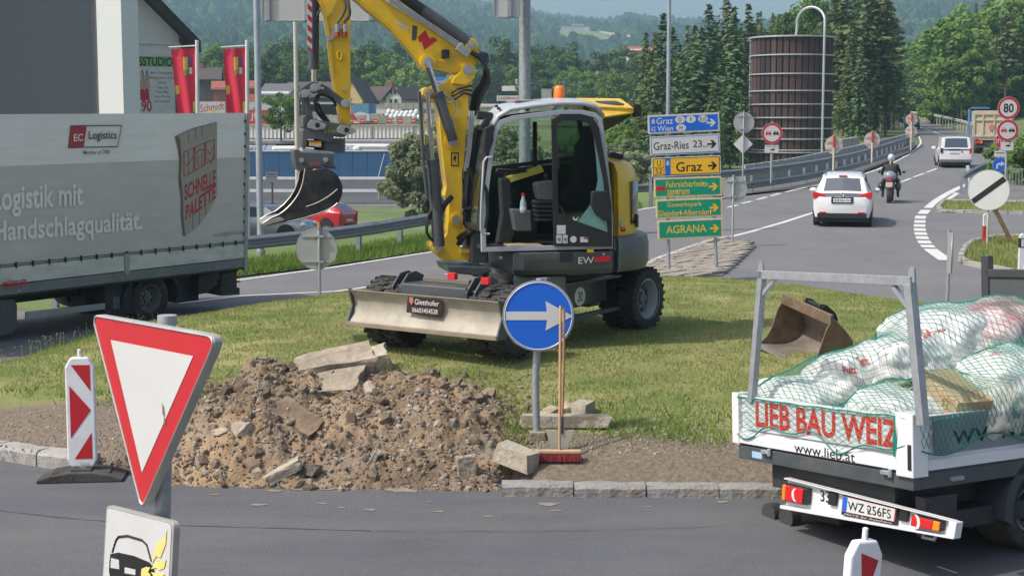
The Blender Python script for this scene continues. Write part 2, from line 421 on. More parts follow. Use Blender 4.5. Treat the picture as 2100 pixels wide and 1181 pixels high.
def kerbrun(name, pts, size, w=.14, h=.13, parent=None, zf=None, m=None, jit=.01, lab=None):
    root = parent or tag(empty(name, (0,0,0)), kind='structure')
    m = m or mat('kerb_granite', (.36,.35,.33), .85, var=.16, sc=9, bump=.6, bsc=45, dirt=(.2,.17,.13), dsc=4, damt=.6)
    pts = [Vector(p[:2]) for p in pts]; seg = []; tot = 0
    for a, b in zip(pts, pts[1:]): seg.append((tot, a, b)); tot += (b-a).length
    def at(s):
        for s0, a, b in reversed(seg):
            if s >= s0: return a+(b-a)*((s-s0)/(b-a).length)
        return pts[0]
    n = max(1, int(tot/size)); ms = []
    for q in range(4):
        b = MB(); rr = random.Random(q); N = 7; prof = [(-w/2,0),(-w/2,h*.75),(-w/2+.03,h),(w/2,h),(w/2,0)]
        rings = []
        for k in range(N):
            x = (k/(N-1)-.5)*(size-.012)
            rings.append([(x, p[0]+rr.uniform(-.007,.007), p[1]+(rr.uniform(-.007,.007) if p[1] > 0 else -.08)) for p in prof])
        b.loft(rings); ms.append(b.mesh('kerb_stone', m))
    for i in range(n):
        a, b = at(i*size), at(min((i+1)*size, tot-.001)); c = (a+b)/2; d = b-a
        o = bpy.data.objects.new('kerb_stone', random.choice(ms)); COL.objects.link(o); o.parent = root
        o.location = (c.x+random.gauss(0, jit*.4), c.y+random.gauss(0, jit*.4), (zf(c.x, c.y) if zf else rh(c.y))+random.gauss(0, jit*.5)); o.rotation_euler = (random.gauss(0,.02), random.gauss(0,.006), math.atan2(d.y, d.x)+random.gauss(0,.01))
    return root
kerbrun('splitter_kerb', [G(a, b) for a, b in [(1260,584),(1330,546),(1430,508),(1470,496),(1500,491)]], .9, m=mat('pale_kerb_concrete', (.42,.4,.36), .8, var=.1), h=.1)  # concrete in its own tone, paler than the granite kerbs
# grass patches on the right
M_GRS = mat('short_lawn', (.16,.21,.06), .95, var=.3, sc=3, bump=.8, bsc=30, dirt=(.2,.19,.08), dsc=1.2, damt=.5)
gA = [G(a, b) for a, b in [(1925,427),(1938,415),(2000,416),(2200,420),(2400,424),(2400,446),(2100,440),(1930,436)]]
gB = [G(a, b) for a, b in [(1968,540),(1978,515),(1995,500),(2050,488),(2200,490),(2400,500),(2500,600),(2200,590),(2080,562),(2010,549)]]
gC = [G(a, b) for a, b in [(505,566),(700,542),(872,517),(1100,467),(1300,430),(1318,427),(1300,415),(1120,443),(870,488),(700,516),(505,540),(300,570),(300,600)]]
for n_, g in (('traffic_island_lawn', gA), ('roadside_lawn', gB), ('roadside_verge', gC)): sheet(n_, g, .02, M_GRS)
kerbrun('traffic_island_kerb', gA[-2:]+gA[:4], 1.0, h=.12)
kerbrun('lawn_kerb', [gB[i] for i in (8,9,0,1,2,3,4)], 1.0, h=.12)
def blades(name, pts, hmin, hmax, m, w=.012, seed=1, kind='stuff'):
    r = np.random.default_rng(seed); P = np.array(pts, 'f'); n = len(P)
    a = r.uniform(0, 2*np.pi, n); h = r.uniform(hmin, hmax, n); ww = w*r.uniform(.7, 1.4, n)
    dx, dy = np.cos(a)*ww/2, np.sin(a)*ww/2; lx, ly = r.normal(0, .35, n)*h, r.normal(0, .35, n)*h
    V = np.empty((n, 3, 3), 'f'); V[:,0] = P-np.stack([dx, dy, 0*dx+.01], 1); V[:,1] = P+np.stack([dx, dy, 0*dx-.01], 1); V[:,2] = P+np.stack([lx, ly, h], 1)
    me = bpy.data.meshes.new(name); me.vertices.add(n*3); me.vertices.foreach_set('co', V.ravel())
    me.loops.add(n*3); me.loops.foreach_set('vertex_index', np.arange(n*3, dtype='i')); me.polygons.add(n)
    me.polygons.foreach_set('loop_start', np.arange(0, n*3, 3, dtype='i')); me.update(); me.materials.append(m)
    o = bpy.data.objects.new(name, me); COL.objects.link(o); o['kind'] = kind; return o
LG = leafmat('lawn_blades', (.15,.22,.055), (.35,.41,.135), .4, big=(.7, (.36,.37,.15)))
LGG = leafmat('lush_blades', (.10,.19,.035), (.25,.36,.09), .4)
# ---- roundabout island
OUT = [tuple(G(a, b, .08)[:2]) for a, b in [(-250,870),(-100,903),(0,916),(150,938),(340,966),(600,988),(1040,990),(1300,990),(1620,993),(1900,992)]]+[(8.2,14.1),(10,15.2),(11,17),(10.8,19.2),(9.6,21.2)]+[tuple(G(a, b, .1)[:2]) for a, b in [(2100,668),(2000,650),(1900,638),(1700,610),(1560,598),(1400,590),(1200,588),(1000,590),(800,600),(640,622),(430,652),(190,692),(0,750),(-150,785)]]+[(-8.2,16.6)]
OA = np.array(OUT)
def odist(x, y):
    A = OA; B = np.roll(OA, -1, 0); AB = B-A; AP = np.array([x, y])-A
    t = np.clip((AP*AB).sum(1)/(AB*AB).sum(1), 0, 1); return float(np.sqrt(((AP-AB*t[:,None])**2).sum(1)).min())
def hi(x, y, d=None):
    d = odist(x, y) if d is None else d
    return rh(y)+.06+.04*min(1, d*3)+.56*(1-math.exp(-d/1.5))+.035*noise.noise(Vector((x*.7, y*.7, 3)))*min(1, d)
def resample(poly, n):
    P = [Vector(p) for p in poly]; L_ = [(P[(i+1) % len(P)]-P[i]).length for i in range(len(P))]; tot = sum(L_); out = []
    i = 0; acc = 0
    for k in range(n):
        s = tot*k/n
        while s > acc+L_[i]: acc += L_[i]; i += 1
        out.append(P[i].lerp(P[(i+1) % len(P)], (s-acc)/L_[i]))
    return out
ring = resample(OUT, 360); c0 = Vector((1.2, 18)); NR = 70; mb = MB(); att = []
for j in range(NR+1):
    s = 1-(1-j/NR)**1.7 if j < NR else 1
    for p in ring:
        q = c0+(p-c0)*(1-(1-s)) ; d = odist(q.x, q.y) if j < NR else 0
        mb.v.append((q.x, q.y, hi(q.x, q.y, d)-.3*sm(-3.75,-3.45,q.x)*(1-sm(-.1,.25,q.x))*(1-sm(15.2,15.9,q.y))))
        near = sm(16.6, 15.2, q.y) if q.y > -99 else 0
        near = 1-sm(15.0, 16.4, q.y)
        wid = .75+.35*sm(-1, -4, q.x)+.3*noise.noise(Vector((q.x*.8, q.y*.5, 9)))
        wid = .8+.4*(1-sm(-5, -3, q.x))+.3*noise.noise(Vector((q.x*.8, q.y*.5, 9)))
        att.append(near*(1-sm(wid-.12, wid+.12, d)))
n_ = len(ring)
for j in range(NR):
    for i in range(n_): mb.f.append((j*n_+i, j*n_+(i+1) % n_, (j+1)*n_+(i+1) % n_, (j+1)*n_+i))
def island_mat():
    m = bpy.data.materials.new('island_lawn_and_soil'); m.use_nodes = True; t = m.node_tree; t.nodes.clear(); L = t.links.new
    out = NN(t, 'OutputMaterial'); p = NN(t, 'BsdfPrincipled', Roughness=.95); L(p.outputs[0], out.inputs[0]); p.inputs['Specular IOR Level'].default_value = .15
    tc = NN(t, 'TexCoord'); n1 = NN(t, 'TexNoise', Scale=1.1, Detail=6.0); n2 = NN(t, 'TexNoise', Scale=22.0, Detail=6.0, Roughness=.7)
    for n in (n1, n2): L(tc.outputs['Object'], n.inputs['Vector'])
    r1 = NN(t, 'ValToRGB'); r1.color_ramp.elements[0].position = .35; r1.color_ramp.elements[1].position = .66
    r1.color_ramp.elements[0].color = (.14,.18,.055,1); r1.color_ramp.elements[1].color = (.3,.28,.13,1); L(n1.outputs[0], r1.inputs[0])
    r2 = NN(t, 'ValToRGB'); r2.color_ramp.elements[0].position = .3; r2.color_ramp.elements[1].position = .72
    r2.color_ramp.elements[0].color = (.11,.088,.066,1); r2.color_ramp.elements[1].color = (.27,.225,.175,1); L(n2.outputs[0], r2.inputs[0])
    at_ = NN(t, 'Attribute', attribute_name='soil'); ad = NN(t, 'Math', operation='MULTIPLY_ADD'); L(n2.outputs[0], ad.inputs[0]); ad.inputs[1].default_value = .6; L(at_.outputs['Fac'], ad.inputs[2])
    r3 = NN(t, 'ValToRGB'); r3.color_ramp.elements[0].position = .55; r3.color_ramp.elements[1].position = .8; L(ad.outputs[0], r3.inputs[0])
    mx = NN(t, 'Mix', data_type='RGBA'); L(r3.outputs[0], mx.inputs[0]); L(r1.outputs[0], mx.inputs[6]); L(r2.outputs[0], mx.inputs[7]); L(mx.outputs[2], p.inputs['Base Color'])
    b = NN(t, 'Bump', Strength=.8, Distance=.03); L(n2.outputs[0], b.inputs['Height']); L(b.outputs[0], p.inputs['Normal']); return m
mb.v += [(p.x, p.y, rh(p.y)-.3) for p in ring]; att += [1]*n_; mb.f += [(NR*n_+i, NR*n_+(i+1) % n_, (NR+1)*n_+(i+1) % n_, (NR+1)*n_+i) for i in range(n_)]
isl = tag(mb.build('roundabout_island', island_mat(), smooth=60), kind='structure')
al = isl.data.attributes.new('soil', 'FLOAT', 'POINT'); al.data.foreach_set('value', att)
def heapz(x, y):
    crest = lerp_tab([(-3.7,-.3),(-3.4,-.02),(-2.95,.30),(-2.55,.52),(-2.2,.44),(-1.9,.33),(-1.3,.36),(-1.1,.37),(-.8,.36),(-.5,.3),(-.15,.12),(.1,-.02),(.35,-.2),(.7,-.5)], x)
    y0h = 13.42+.1*max(0, -x-1.5); yc = 15.3+.1*math.sin(x*2.2); n = noise
    if y < yc:
        t = (yc-y)/(yc-y0h); prof = max(0, 1-t)
        z = -.44+(crest+.44)*((1-t**1.75) if t < 1 else -.6*(t-1))
    else: z = crest-(y-yc)*.95
    if y < y0h+.03: z -= (y0h+.03-y)*3
    v = Vector((x, y, 0))
    z += (.11 if y > 13.8 else .05)*n.fractal(v*2.2, .85, 2.1, 6, noise_basis='PERLIN_ORIGINAL')+.06*n.turbulence(v*6, 4, True)-.05+.05*abs(n.noise(v*3.1+Vector((4,0,0))))*(1+(x < -2))
    edge = sm(-3.9, -3.5, x)*(1-sm(.3, .75, x))
    pit = math.exp(-((x+.02)/.13)**2-((y-13.75)/.22)**2)*.2
    return z*edge+(-1)*(1-edge)-pit
pts, ptl = [], []
while len(pts) < 150000:
    x, y = random.uniform(-8.5, 11), random.uniform(13.6, 28.5)
    if random.random() > (15/y)**1.3: continue
    if x > 8.5 and random.random() < .7: continue
    if not inside((x, y), OUT): continue
    d = odist(x, y)
    if -4 < x < .75 and y < 16.6 and heapz(x, y) > hi(x, y, d)-.03: continue
    if y < 16.4:
        wid = .8+.4*(1-sm(-5, -3, x))+.3*noise.noise(Vector((x*.8, y*.5, 9)))
        if d < wid-.1+random.uniform(-.15, .15)*(1+2*(random.random() < .05)): continue
        if d < wid+.9 and noise.noise(Vector((x*1.5, y*2.5, 5))) > -.15 and random.random() < .5*(1-(d-wid)/.9)+.2: ptl.append((x, y, hi(x, y, d))); continue
    elif y > 20 and d < .5 and random.random() < .3: ptl.append((x, y, hi(x, y, d))); continue
    if noise.noise(Vector((x*2.2, y*2.2, 1.3))) < -.22 and random.random() < .7: continue
    pts.append((x, y, hi(x, y, d)))
tag(blades('lawn_grass', pts, .014, .042, LG, .015), 'short patchy lawn grass covering the roundabout island', 'grass')
tag(blades('fresh_grass', ptl, .04, .11, LGG, .014, 3), 'longer fresh green grass along the bare soil edge of the island', 'grass')
def patch(poly, n, dz=.07):
    q = [Vector(p[:2]) for p in poly]; lo = (min(p.x for p in q), min(p.y for p in q)); hi_ = (max(p.x for p in q), max(p.y for p in q)); out = []
    k = 0
    while len(out) < n and k < n*20:
        k += 1; x, y = random.uniform(lo[0], hi_[0]), random.uniform(lo[1], hi_[1])
        if inside((x, y), q): out.append((x, y, rh(y)+dz))
    return out
tag(blades('verge_grass', patch(gC, 26000, .02), .08, .24, LGG, .03, 5), 'rough green grass on the verge under the guardrail', 'grass')
tag(blades('roadside_grass', patch(gA, 5000, .02)+patch(gB, 14000, .02), .06, .2, LG, .03, 6), 'grass on the small kerbed patches beside the right lanes', 'grass')
kerbL = [G(a, b, .0) for a, b in [(-300,880),(-100,918),(0,937),(60,948),(130,958),(200,966),(270,976)]]
kerbrun('island_kerb', kerbL, .62, w=.22, h=.15)
kerbrun('island_kerb', [G(a, b, 0) for a, b in [(1028,1013),(1300,1014),(1620,1017),(1800,1017),(2000,1012)]]+[(7.4,13.7),(9.3,14.6),(10.4,16)], .66, w=.2, h=.10, m=mat('dirty_kerb_granite', (.27,.265,.25), .9, var=.2, sc=9, bump=.8, bsc=35, dirt=(.16,.13,.10), dsc=5, damt=.8))
# ---- heap of dug up soil and rubble
mb = MB(); NX, NY = 300, 190
for j in range(NY+1):
    for i in range(NX+1):
        x, y = -4.0+4.8*i/NX, 13.25+3.3*j/NY; mb.v.append((x, y, heapz(x, y)))
for j in range(NY):
    for i in range(NX):
        a = j*(NX+1)+i; mb.f.append((a, a+1, a+NX+2, a+NX+1))
M_SOIL = mat('dug_soil', (.16,.12,.085), .95, sc=.8, col2=(.36,.25,.15), bump=1, bsc=35, dirt=(.27,.24,.2), dsc=2.5, damt=.8, spec=.15)
tag(mb.build('soil_heap', M_SOIL, smooth=50, recalc=False), 'heap of brown dug-up soil and gravel on the island edge beside the road', 'soil heap', kind='stuff')
def rockmesh(name, sx, sy, sz, seed, m, sub=2, rough=.1, box=False, smooth=None):
    bm = bmesh.new(); rr = random.Random(seed)
    if box: bmesh.ops.create_cube(bm, size=2)
    else: bmesh.ops.create_icosphere(bm, subdivisions=1, radius=1)
    for v in bm.verts: v.co += Vector((rr.uniform(-1,1), rr.uniform(-1,1), rr.uniform(-1,1)))*(.16 if box else .22)
    if sub: bmesh.ops.subdivide_edges(bm, edges=bm.edges[:], cuts=sub, use_grid_fill=True)
    for v in bm.verts:
        d = noise.noise_vector(v.co*1.3+Vector((seed, 0, 0))); e = noise.noise_vector(v.co*3.5+Vector((0, seed, 0)))+noise.noise_vector(v.co*9)*.4
        v.co += d*rough+e*rough*.4; v.co.x *= sx; v.co.y *= sy; v.co.z *= sz
    me = bpy.data.meshes.new(name); bm.to_mesh(me); bm.free(); me.materials.append(m)
    if smooth: me.shade_smooth(); me.set_sharp_from_angle(angle=R(smooth))
    return me
def scatter(name, base, places, m, label=None, cat=None):       # many small stones joined in one mesh
    V, F = [], []; off = 0
    bv = [[np.array([v.co[:] for v in b.vertices]), [tuple(p.vertices) for p in b.polygons]] for b in base]
    for (p, s) in places:
        v, f = random.choice(bv); E_ = np.array(Matrix.Rotation(random.uniform(0, 6.3), 3, Vector((random.gauss(0,1), random.gauss(0,1), random.gauss(0,1))).normalized()))
        w = (v*s)@E_.T+np.array(p); V.append(w); F += [tuple(i+off for i in q) for q in f]; off += len(v)
    me = bpy.data.meshes.new(name); me.from_pydata(np.concatenate(V).tolist(), [], F); me.materials.append(m)
    o = bpy.data.objects.new(name, me); COL.objects.link(o); tag(o, label, cat, kind='stuff'); return o
def stonemat(nm, a, b):
    m = mat(nm, a, .9, sc=4.0, col2=b, bump=.8, bsc=22, spec=.2, dirt=(.2,.14,.09), dsc=6, damt=.7); return m
leafish = leafmat('soil_clods', (.095,.075,.056), (.33,.265,.195), 0)
pebm = leafmat('pale_gravel', (.17,.145,.11), (.42,.38,.32), 0)
small = [rockmesh('clod', 1, .8, .6, s, None, 0) for s in range(6)]
pl = []
while len(pl) < 6500:
    x, y = random.uniform(-3.9, .5), random.uniform(13.42, 16.5); z = heapz(x, y)
    if z < (hi(x, y) if y > 13.85 else rh(y))-.01:
        if random.random() > .35*math.exp(-3*max(0, x)) or y < 13.9: continue
        z = hi(x, y)
    pl.append(((x, y, z), min(.08, .006+random.expovariate(1/.0095))*(1.35 if x < -2.2 and y > 15 else 1)))
for k in range(170):
    x, y = random.uniform(-3.7, .25), random.uniform(13.45, 16.2); z = heapz(x, y)
    if z > (hi(x, y) if y > 13.8 else rh(y))-.01: pl.append(((x, y, z-.015), random.uniform(.045, .11)*(1.2 if x < -2.2 or y > 15 else .8)))
scatter('soil_clods', small, pl, leafish, 'loose clods and crumbs of earth lying all over the soil heap', 'clods')
pl2 = []
while len(pl2) < 1300:
    x, y = random.uniform(-3.8, .2), random.uniform(13.42, 15.6); z = heapz(x, y)
    if z < (hi(x, y) if y > 13.85 else rh(y))-.01: continue
    pl2.append(((x, y, z+.004), min(.05, .008+random.expovariate(1/.010))))
for k in range(3600):
    x = random.choice([random.uniform(.2, 8), random.uniform(.2, 8), random.uniform(-6.5, -3.2)]); d_ = abs(random.gauss(.4, .3))+.02
    y0 = 13.85 if x > 0 else 13.95+(-3.2-x)*.28
    y = y0+d_; pl2.append(((x, y, hi(x, y)), random.uniform(.006, .022)))
scatter('pale_gravel', small, pl2, pebm, 'pale gravel and pebbles strewn over the heap and the bare soil strip', 'gravel')
GREY = stonemat('grey_slab_stone', (.22,.19,.15), (.44,.38,.3)); BRN = stonemat('brown_stone', (.14,.10,.07), (.3,.23,.16)); PAL = stonemat('pale_stone', (.33,.29,.23), (.55,.5,.41)); DRK = stonemat('dark_asphalt_lump', (.06,.058,.055), (.15,.14,.125)); CUT = stonemat('cut_kerb_stone', (.36,.33,.27), (.5,.45,.36))
def heappt(px, py):
    d = ray(px, py)
    for k in range(260):
        q = EYE+d*(13.3+k*.015)
        if q.z < max(heapz(q.x, q.y), hi(q.x, q.y)): return q
    return AT(px, py, 15)
def stone(lab, px, py, D, s, rot, m, seed, box=False, cat='stone', sub=3, rough=.1, name='stone'):
    p = AT(px, py, D)
    if 'heap' in lab and D < 15.35: p = heappt(px, py+3)
    if 'kerb stone' in lab or 'hollow' in lab and 'between' in lab: p = lawnpt(px, py+12); p.z += .05
    o = bpy.data.objects.new(name, rockmesh(name, *s, seed, m, 5 if box else 3, .16 if box else .12, box)); COL.objects.link(o)
    o.location = p; o.rotation_euler = [R(a) for a in rot]; tag(o, lab, cat); return o
HS = 'stones lying in and around the soil heap'
for a in [
 ('largest pale stone slab, jutting out at the top right of the soil heap', 748,752,15.2, (.3,.2,.17), (12,-10,8), PAL, 3, True),
 ('long brown-grey slab leaning behind the top of the heap', 690,752,15.38, (.42,.2,.13), (18,-12,6), GREY, 5, True),
 ('flat square-edged slab under the two top slabs of the heap', 690,785,15.05, (.26,.18,.08), (28,-6,-8), GREY, 9, True),
 ('rounded pale stone below the right end of the largest slab', 760,803,14.95, (.17,.13,.1), (20,-14,10), PAL, 12, False),
 ('dark crumbling ridge boulder at the upper left of the heap', 545,752,15.35, (.22,.2,.13), (0,10,20), BRN, 14, False),
 ('small dark boulder left of the flat square-edged slab', 618,785,15.1, (.17,.14,.12), (10,20,0), BRN, 15, False),
 ('slanting earth-covered slab in the middle left of the heap', 610,855,14.7, (.24,.12,.06), (30,25,-30), BRN, 16, True),
 ('pale pointed stone on the left slope of the heap near the grass', 500,877,14.55, (.13,.11,.09), (0,20,0), PAL, 17, False),
 ('small flat pale stone at the left foot of the heap', 455,880,14.6, (.11,.08,.035), (10,-8,0), PAL, 18, False),
 ('dark lump of broken asphalt in the lower middle of the heap', 643,961,14.0, (.085,.08,.065), (0,0,20), DRK, 19, False),
 ('long thin pale stone lying at the bottom left of the heap', 580,965,13.95, (.18,.07,.05), (0,-28,10), PAL, 20, True),
 ('grey stone standing at the bottom of the heap by the road', 530,970,13.8, (.08,.06,.075), (0,0,0), GREY, 21, False),
 ('thin white sliver of stone in the centre of the heap', 762,942,14.1, (.025,.03,.12), (0,32,0), PAL, 22, True),
 ('yellowish cobble on the lower right slope of the heap', 863,912,14.25, (.065,.05,.035), (0,8,0), stonemat('ochre_stone', (.3,.22,.12), (.45,.34,.2)), 23, False),
 ('small round pale cobble above the white sliver', 800,913,14.25, (.04,.035,.03), (0,0,0), PAL, 24, False),
 ('grey broken block standing upright at the bottom right of the heap', 958,962,13.75, (.085,.06,.13), (0,-4,10), GREY, 25, True),
 ('round dark stone in the right half of the heap', 832,832,14.75, (.1,.08,.07), (0,12,0), BRN, 27, False),
 ('flat grey stone beside the slanting slab', 590,885,14.5, (.1,.06,.04), (20,-20,0), GREY, 28, True),
 ('brown stone with a hollow near the top left of the heap', 575,800,15.05, (.1,.08,.07), (0,0,30), BRN, 29, False),
 ('small brown slab lying right of the ochre cobble', 852,925,14.15, (.1,.06,.03), (10,-15,0), BRN, 30, True),
 ('grey stone at the crest of the right half of the heap', 905,785,15.2, (.1,.08,.06), (0,12,0), BRN, 33, False),
 ('stone at the far right tip of the heap near the lawn', 1015,845,15.0, (.08,.07,.06), (0,0,0), BRN, 34, False)]:
    o = stone(*a); o['group'] = HS
def block(lab, c, s, rot, m, seed, rough=.025):
    o = bpy.data.objects.new('kerb_block', rockmesh('kerb_block', *s, seed, m, 4, rough, True)); COL.objects.link(o)
    for v in o.data.vertices: pass
    o.location = c; o.rotation_euler = [R(a) for a in rot]; return tag(o, lab, 'kerb stone', 'loose kerb stones beside the blue arrow sign')
def lawnpt(px, py):
    d = ray(px, py)
    for k in range(500):
        q = EYE+d*(13.2+k*.012)
        if q.z < hi(q.x, q.y): return q
    return AT(px, py, 15)
p = lawnpt(1165, 876); block('long grey kerb stone lying on the grass behind the blue arrow sign', (p.x, p.y, hi(p.x, p.y)+.06), (.44,.07,.055), (0,0,-3), CUT, 40, .03)
p = lawnpt(1058, 948); p.z += .06; block('short pale kerb block lying askew between heap and broom', (p.x, p.y, p.z), (.2,.085,.085), (0,10,-38), CUT, 41)
p = lawnpt(1196, 852); p.z += .07; block('short squared kerb block resting at an angle behind the long kerb stone', (p.x, p.y, p.z), (.075,.17,.07), (0,0,-18), CUT, 42)
p = lawnpt(1102, 899); p.z += .02; block('small grey foundation block at the foot of the blue arrow sign', (p.x, p.y, p.z), (.072,.07,.045), (0,0,4), GREY, 43)
SAND = stonemat('sandy_stone', (.36,.29,.19), (.5,.43,.31))
o = stone('rough sandy stone with a dark hollow behind the long kerb stone', 1133,843,15.1, (.13,.08,.075), (0,6,0), SAND, 50); o['group'] = 'rough stones behind the long kerb stone'
o = stone('rough sandy stone between the hollow stone and the squared block', 1165,840,15.1, (.11,.08,.09), (0,-20,0), SAND, 51); o['group'] = 'rough stones behind the long kerb stone'
p = G(1201,955,.08); stone('small white pebble right of the broom head', 1203,956,13.9, (.04,.03,.035), (0,0,0), PAL, 52)
def seam(pts, w):
    q = [Vector(G(a, b)[:2]) for a, b in smoothpts(pts, 4)]; sheet('road_seam', q+[Vector((p.x, p.y+w*(1+.5*math.sin(i*2.1)))) for i, p in reversed(list(enumerate(q)))], .0085, mat('bitumen_seam', (.07,.07,.075), .6, var=.3, sc=3))
seam([(-60,1040),(120,1062),(330,1077),(560,1084),(760,1090)], .012); seam([(760,1091),(1000,1091),(1250,1088),(1560,1078)], .006)
# mud smears and stones on the lane in front of the heap
M_MUD = mat('dried_mud_film', (.23,.2,.16), .95, var=.2, sc=8)
for px, py, w in [(530,1036,22),(760,1046,16),(660,1033,14),(900,1050,15),(1125,1035,28),(640,1000,60),(820,1005,50),(440,1015,12),(1000,1060,14),(1140,1048,16),(880,1030,8),(700,1042,10),(1480,1030,16),(1330,1040,9),(560,1007,20)]:
    pts_ = []; n_ = 14
    for k in range(n_):
        a = 2*math.pi*k/n_; r = w*random.uniform(.5, 1.1); pts_.append(tuple(G(px+r*math.cos(a), py+r*.14*math.sin(a))[:2]))
    sheet('road_mud_smear', pts_, .009, M_MUD)
# ================================================================ VEGETATION AND HILLS
def quadcloud(name, C, N, S, m, seed=0, aspect=1.5):
    """leaf-sized faces: centres C, normals N, sizes S"""
    r = np.random.default_rng(seed); n = len(C)
    up = r.normal(size=(n, 3)); t = np.cross(N, up); t /= np.linalg.norm(t, axis=1)[:,None]+1e-9; b = np.cross(N, t); b /= np.linalg.norm(b, axis=1)[:,None]+1e-9
    t *= S[:,None]*.5; b *= (S*aspect*.5)[:,None]
    V = np.empty((n, 4, 3), 'f'); V[:,0] = C-t*.5-b; V[:,1] = C+t-b*.2; V[:,2] = C+t*.3+b; V[:,3] = C-t+b*.1
    me = bpy.data.meshes.new(name); me.vertices.add(n*4); me.vertices.foreach_set('co', V.ravel())
    me.loops.add(n*4); me.loops.foreach_set('vertex_index', np.arange(n*4, dtype='i')); me.polygons.add(n)
    me.polygons.foreach_set('loop_start', np.arange(0, n*4, 4, dtype='i')); me.update()
    if m: me.materials.append(m)
    return me
def broad_crown(seed, h, rad, z0, nclump, per, leaf, m, spread=.2):
    r = np.random.default_rng(seed); C, Nn = [], []
    cz = (h+z0)/2; rz = (h-z0)/2
    for k in range(nclump):
        d = r.normal(size=3); d /= np.linalg.norm(d); q = r.uniform(.45, .95)
        lob = 1+.22*math.sin(3*math.atan2(d[1], d[0])+seed)+.12*math.sin(5*d[2]+seed*2)
        c = np.array([d[0]*rad*q*lob, d[1]*rad*q*lob, cz+d[2]*rz*q]); s = spread*rad*r.uniform(.7, 1.3)
        o = r.normal(size=(per, 3)); o /= np.linalg.norm(o, axis=1)[:,None]; o *= (r.uniform(.55, 1, per)**.5)[:,None]
        C.append(c+o*np.array([s, s, s*.75])); nn = o+r.normal(size=(per, 3))*.6+np.array([0,0,.5]); Nn.append(nn/np.linalg.norm(nn, axis=1)[:,None])
    C = np.concatenate(C); Nn = np.concatenate(Nn); return quadcloud('crown', C, Nn, leaf*r.uniform(.6, 1.3, len(C)), m, seed)
def conifer_crown(seed, h, rad, z0, layers, per, leaf, m, droop=.35):
    r = np.random.default_rng(seed); C, Nn, S = [], [], []
    for k in range(layers):
        f = k/(layers-1); z = z0+(h-z0)*f**.9; R_ = rad*(1-f)**.8*r.uniform(.78, 1.1)+.12
        nb = max(4, int(8*(1-f)+4)); a0 = r.uniform(0, 6.3)
        for i in range(nb):
            a = a0+2*math.pi*i/nb+r.normal()*.15; L_ = R_*r.uniform(.5, 1.25); n = max(3, int(per*L_/rad))
            t = r.uniform(.15, 1, n); rr_ = L_*t; side = r.normal(size=n)*.13*L_*(1.1-t)
            x = np.cos(a)*rr_-np.sin(a)*side; y = np.sin(a)*rr_+np.cos(a)*side; zz = z-droop*rr_*t+r.normal(size=n)*.1
            C.append(np.stack([x, y, zz], 1)); nn = np.stack([np.cos(a)*.5+r.normal(size=n)*.5, np.sin(a)*.5+r.normal(size=n)*.5, 1+r.normal(size=n)*.5], 1)
            Nn.append(nn/np.linalg.norm(nn, axis=1)[:,None]); S.append(leaf*r.uniform(.5, 1.2, n))
    return quadcloud('crown', np.concatenate(C), np.concatenate(Nn), np.concatenate(S), m, seed, 1.9)
def trunkmesh(h, r0, m, seed, limbs=5, z0=2.5):
    b = MB(); rr = random.Random(seed)
    b.tube([(rr.gauss(0,.03)*i, rr.gauss(0,.03)*i, h*i/7) for i in range(8)], [r0*(1-.92*i/7) for i in range(8)], 7)
    for k in range(limbs):
        z = z0+(h*.75-z0)*k/max(1, limbs); a = rr.uniform(0, 6.3); L_ = h*.16*rr.uniform(.7, 1.3)
        b.tube([(0,0,z),(math.cos(a)*L_*.5, math.sin(a)*L_*.5, z+L_*.35),(math.cos(a)*L_, math.sin(a)*L_, z+L_*.9)], [r0*.4,r0*.25,r0*.08], 5)
    return b.mesh('trunk', m, 60)
BARK = mat('bark', (.10,.078,.06), .95, var=.3, sc=3, bump=.5); BARKP = mat('pale_pine_bark', (.2,.135,.095), .95, var=.3, sc=3)
LD = leafmat('broadleaf_dark', (0.054,0.101,0.0338), (0.149,0.223,0.0743), .3); LM_ = leafmat('broadleaf_mid', (0.0743,0.155,0.0405), (0.203,0.311,0.0878), .35); LL = leafmat('broadleaf_light', (0.121,0.23,0.054), (0.297,0.419,0.121), .35)
LW = leafmat('willow_greygreen', (.19,.23,.13), (.42,.47,.28), .45); LC = leafmat('spruce_needles', (0.0711,0.13,0.0711), (0.202,0.296,0.142), .2); LP = leafmat('larch_pine_needles', (0.081,0.135,0.054), (0.23,0.27,0.115), .3)
def proto(kind, seed, h, rad):
    if kind == 'spruce': return (trunkmesh(h*.98, .16, BARK, seed, 0), conifer_crown(seed, h, rad, h*.08, 34, 15, .42, LC))
    if kind == 'pine': return (trunkmesh(h*.97, .15, BARKP, seed, 4, h*.5), conifer_crown(seed, h, rad, h*.42, 17, 15, .5, LP, .05))
    if kind == 'larch': return (trunkmesh(h*.98, .15, BARK, seed, 0), conifer_crown(seed, h, rad, h*.2, 26, 14, .42, LP, .2))
    if kind == 'dark': return (trunkmesh(h*.8, .2, BARK, seed), broad_crown(seed, h, rad, h*.16, 62, 62, .36, LD))
    if kind == 'mid': return (trunkmesh(h*.8, .2, BARK, seed), broad_crown(seed, h, rad, h*.13, 62, 62, .36, LM_))
    if kind == 'light': return (trunkmesh(h*.8, .2, BARK, seed), broad_crown(seed, h, rad, h*.12, 62, 62, .36, LL))
    if kind == 'bush': return (trunkmesh(h*.6, .06, BARK, seed, 5, .3), broad_crown(seed, h, rad, .0, 50, 60, .2, LM_, .24))
PROT = {}
for kind, hh, rr_ in (('spruce',18,3.1),('pine',18,2.6),('larch',18,2.6),('dark',12,5),('mid',12,4.8),('light',11,4.4),('bush',3,2)):
    PROT[kind] = [proto(kind, 10*i+3, hh*(1+.05*i), rr_*(1-.08*i)) for i in range(3)]
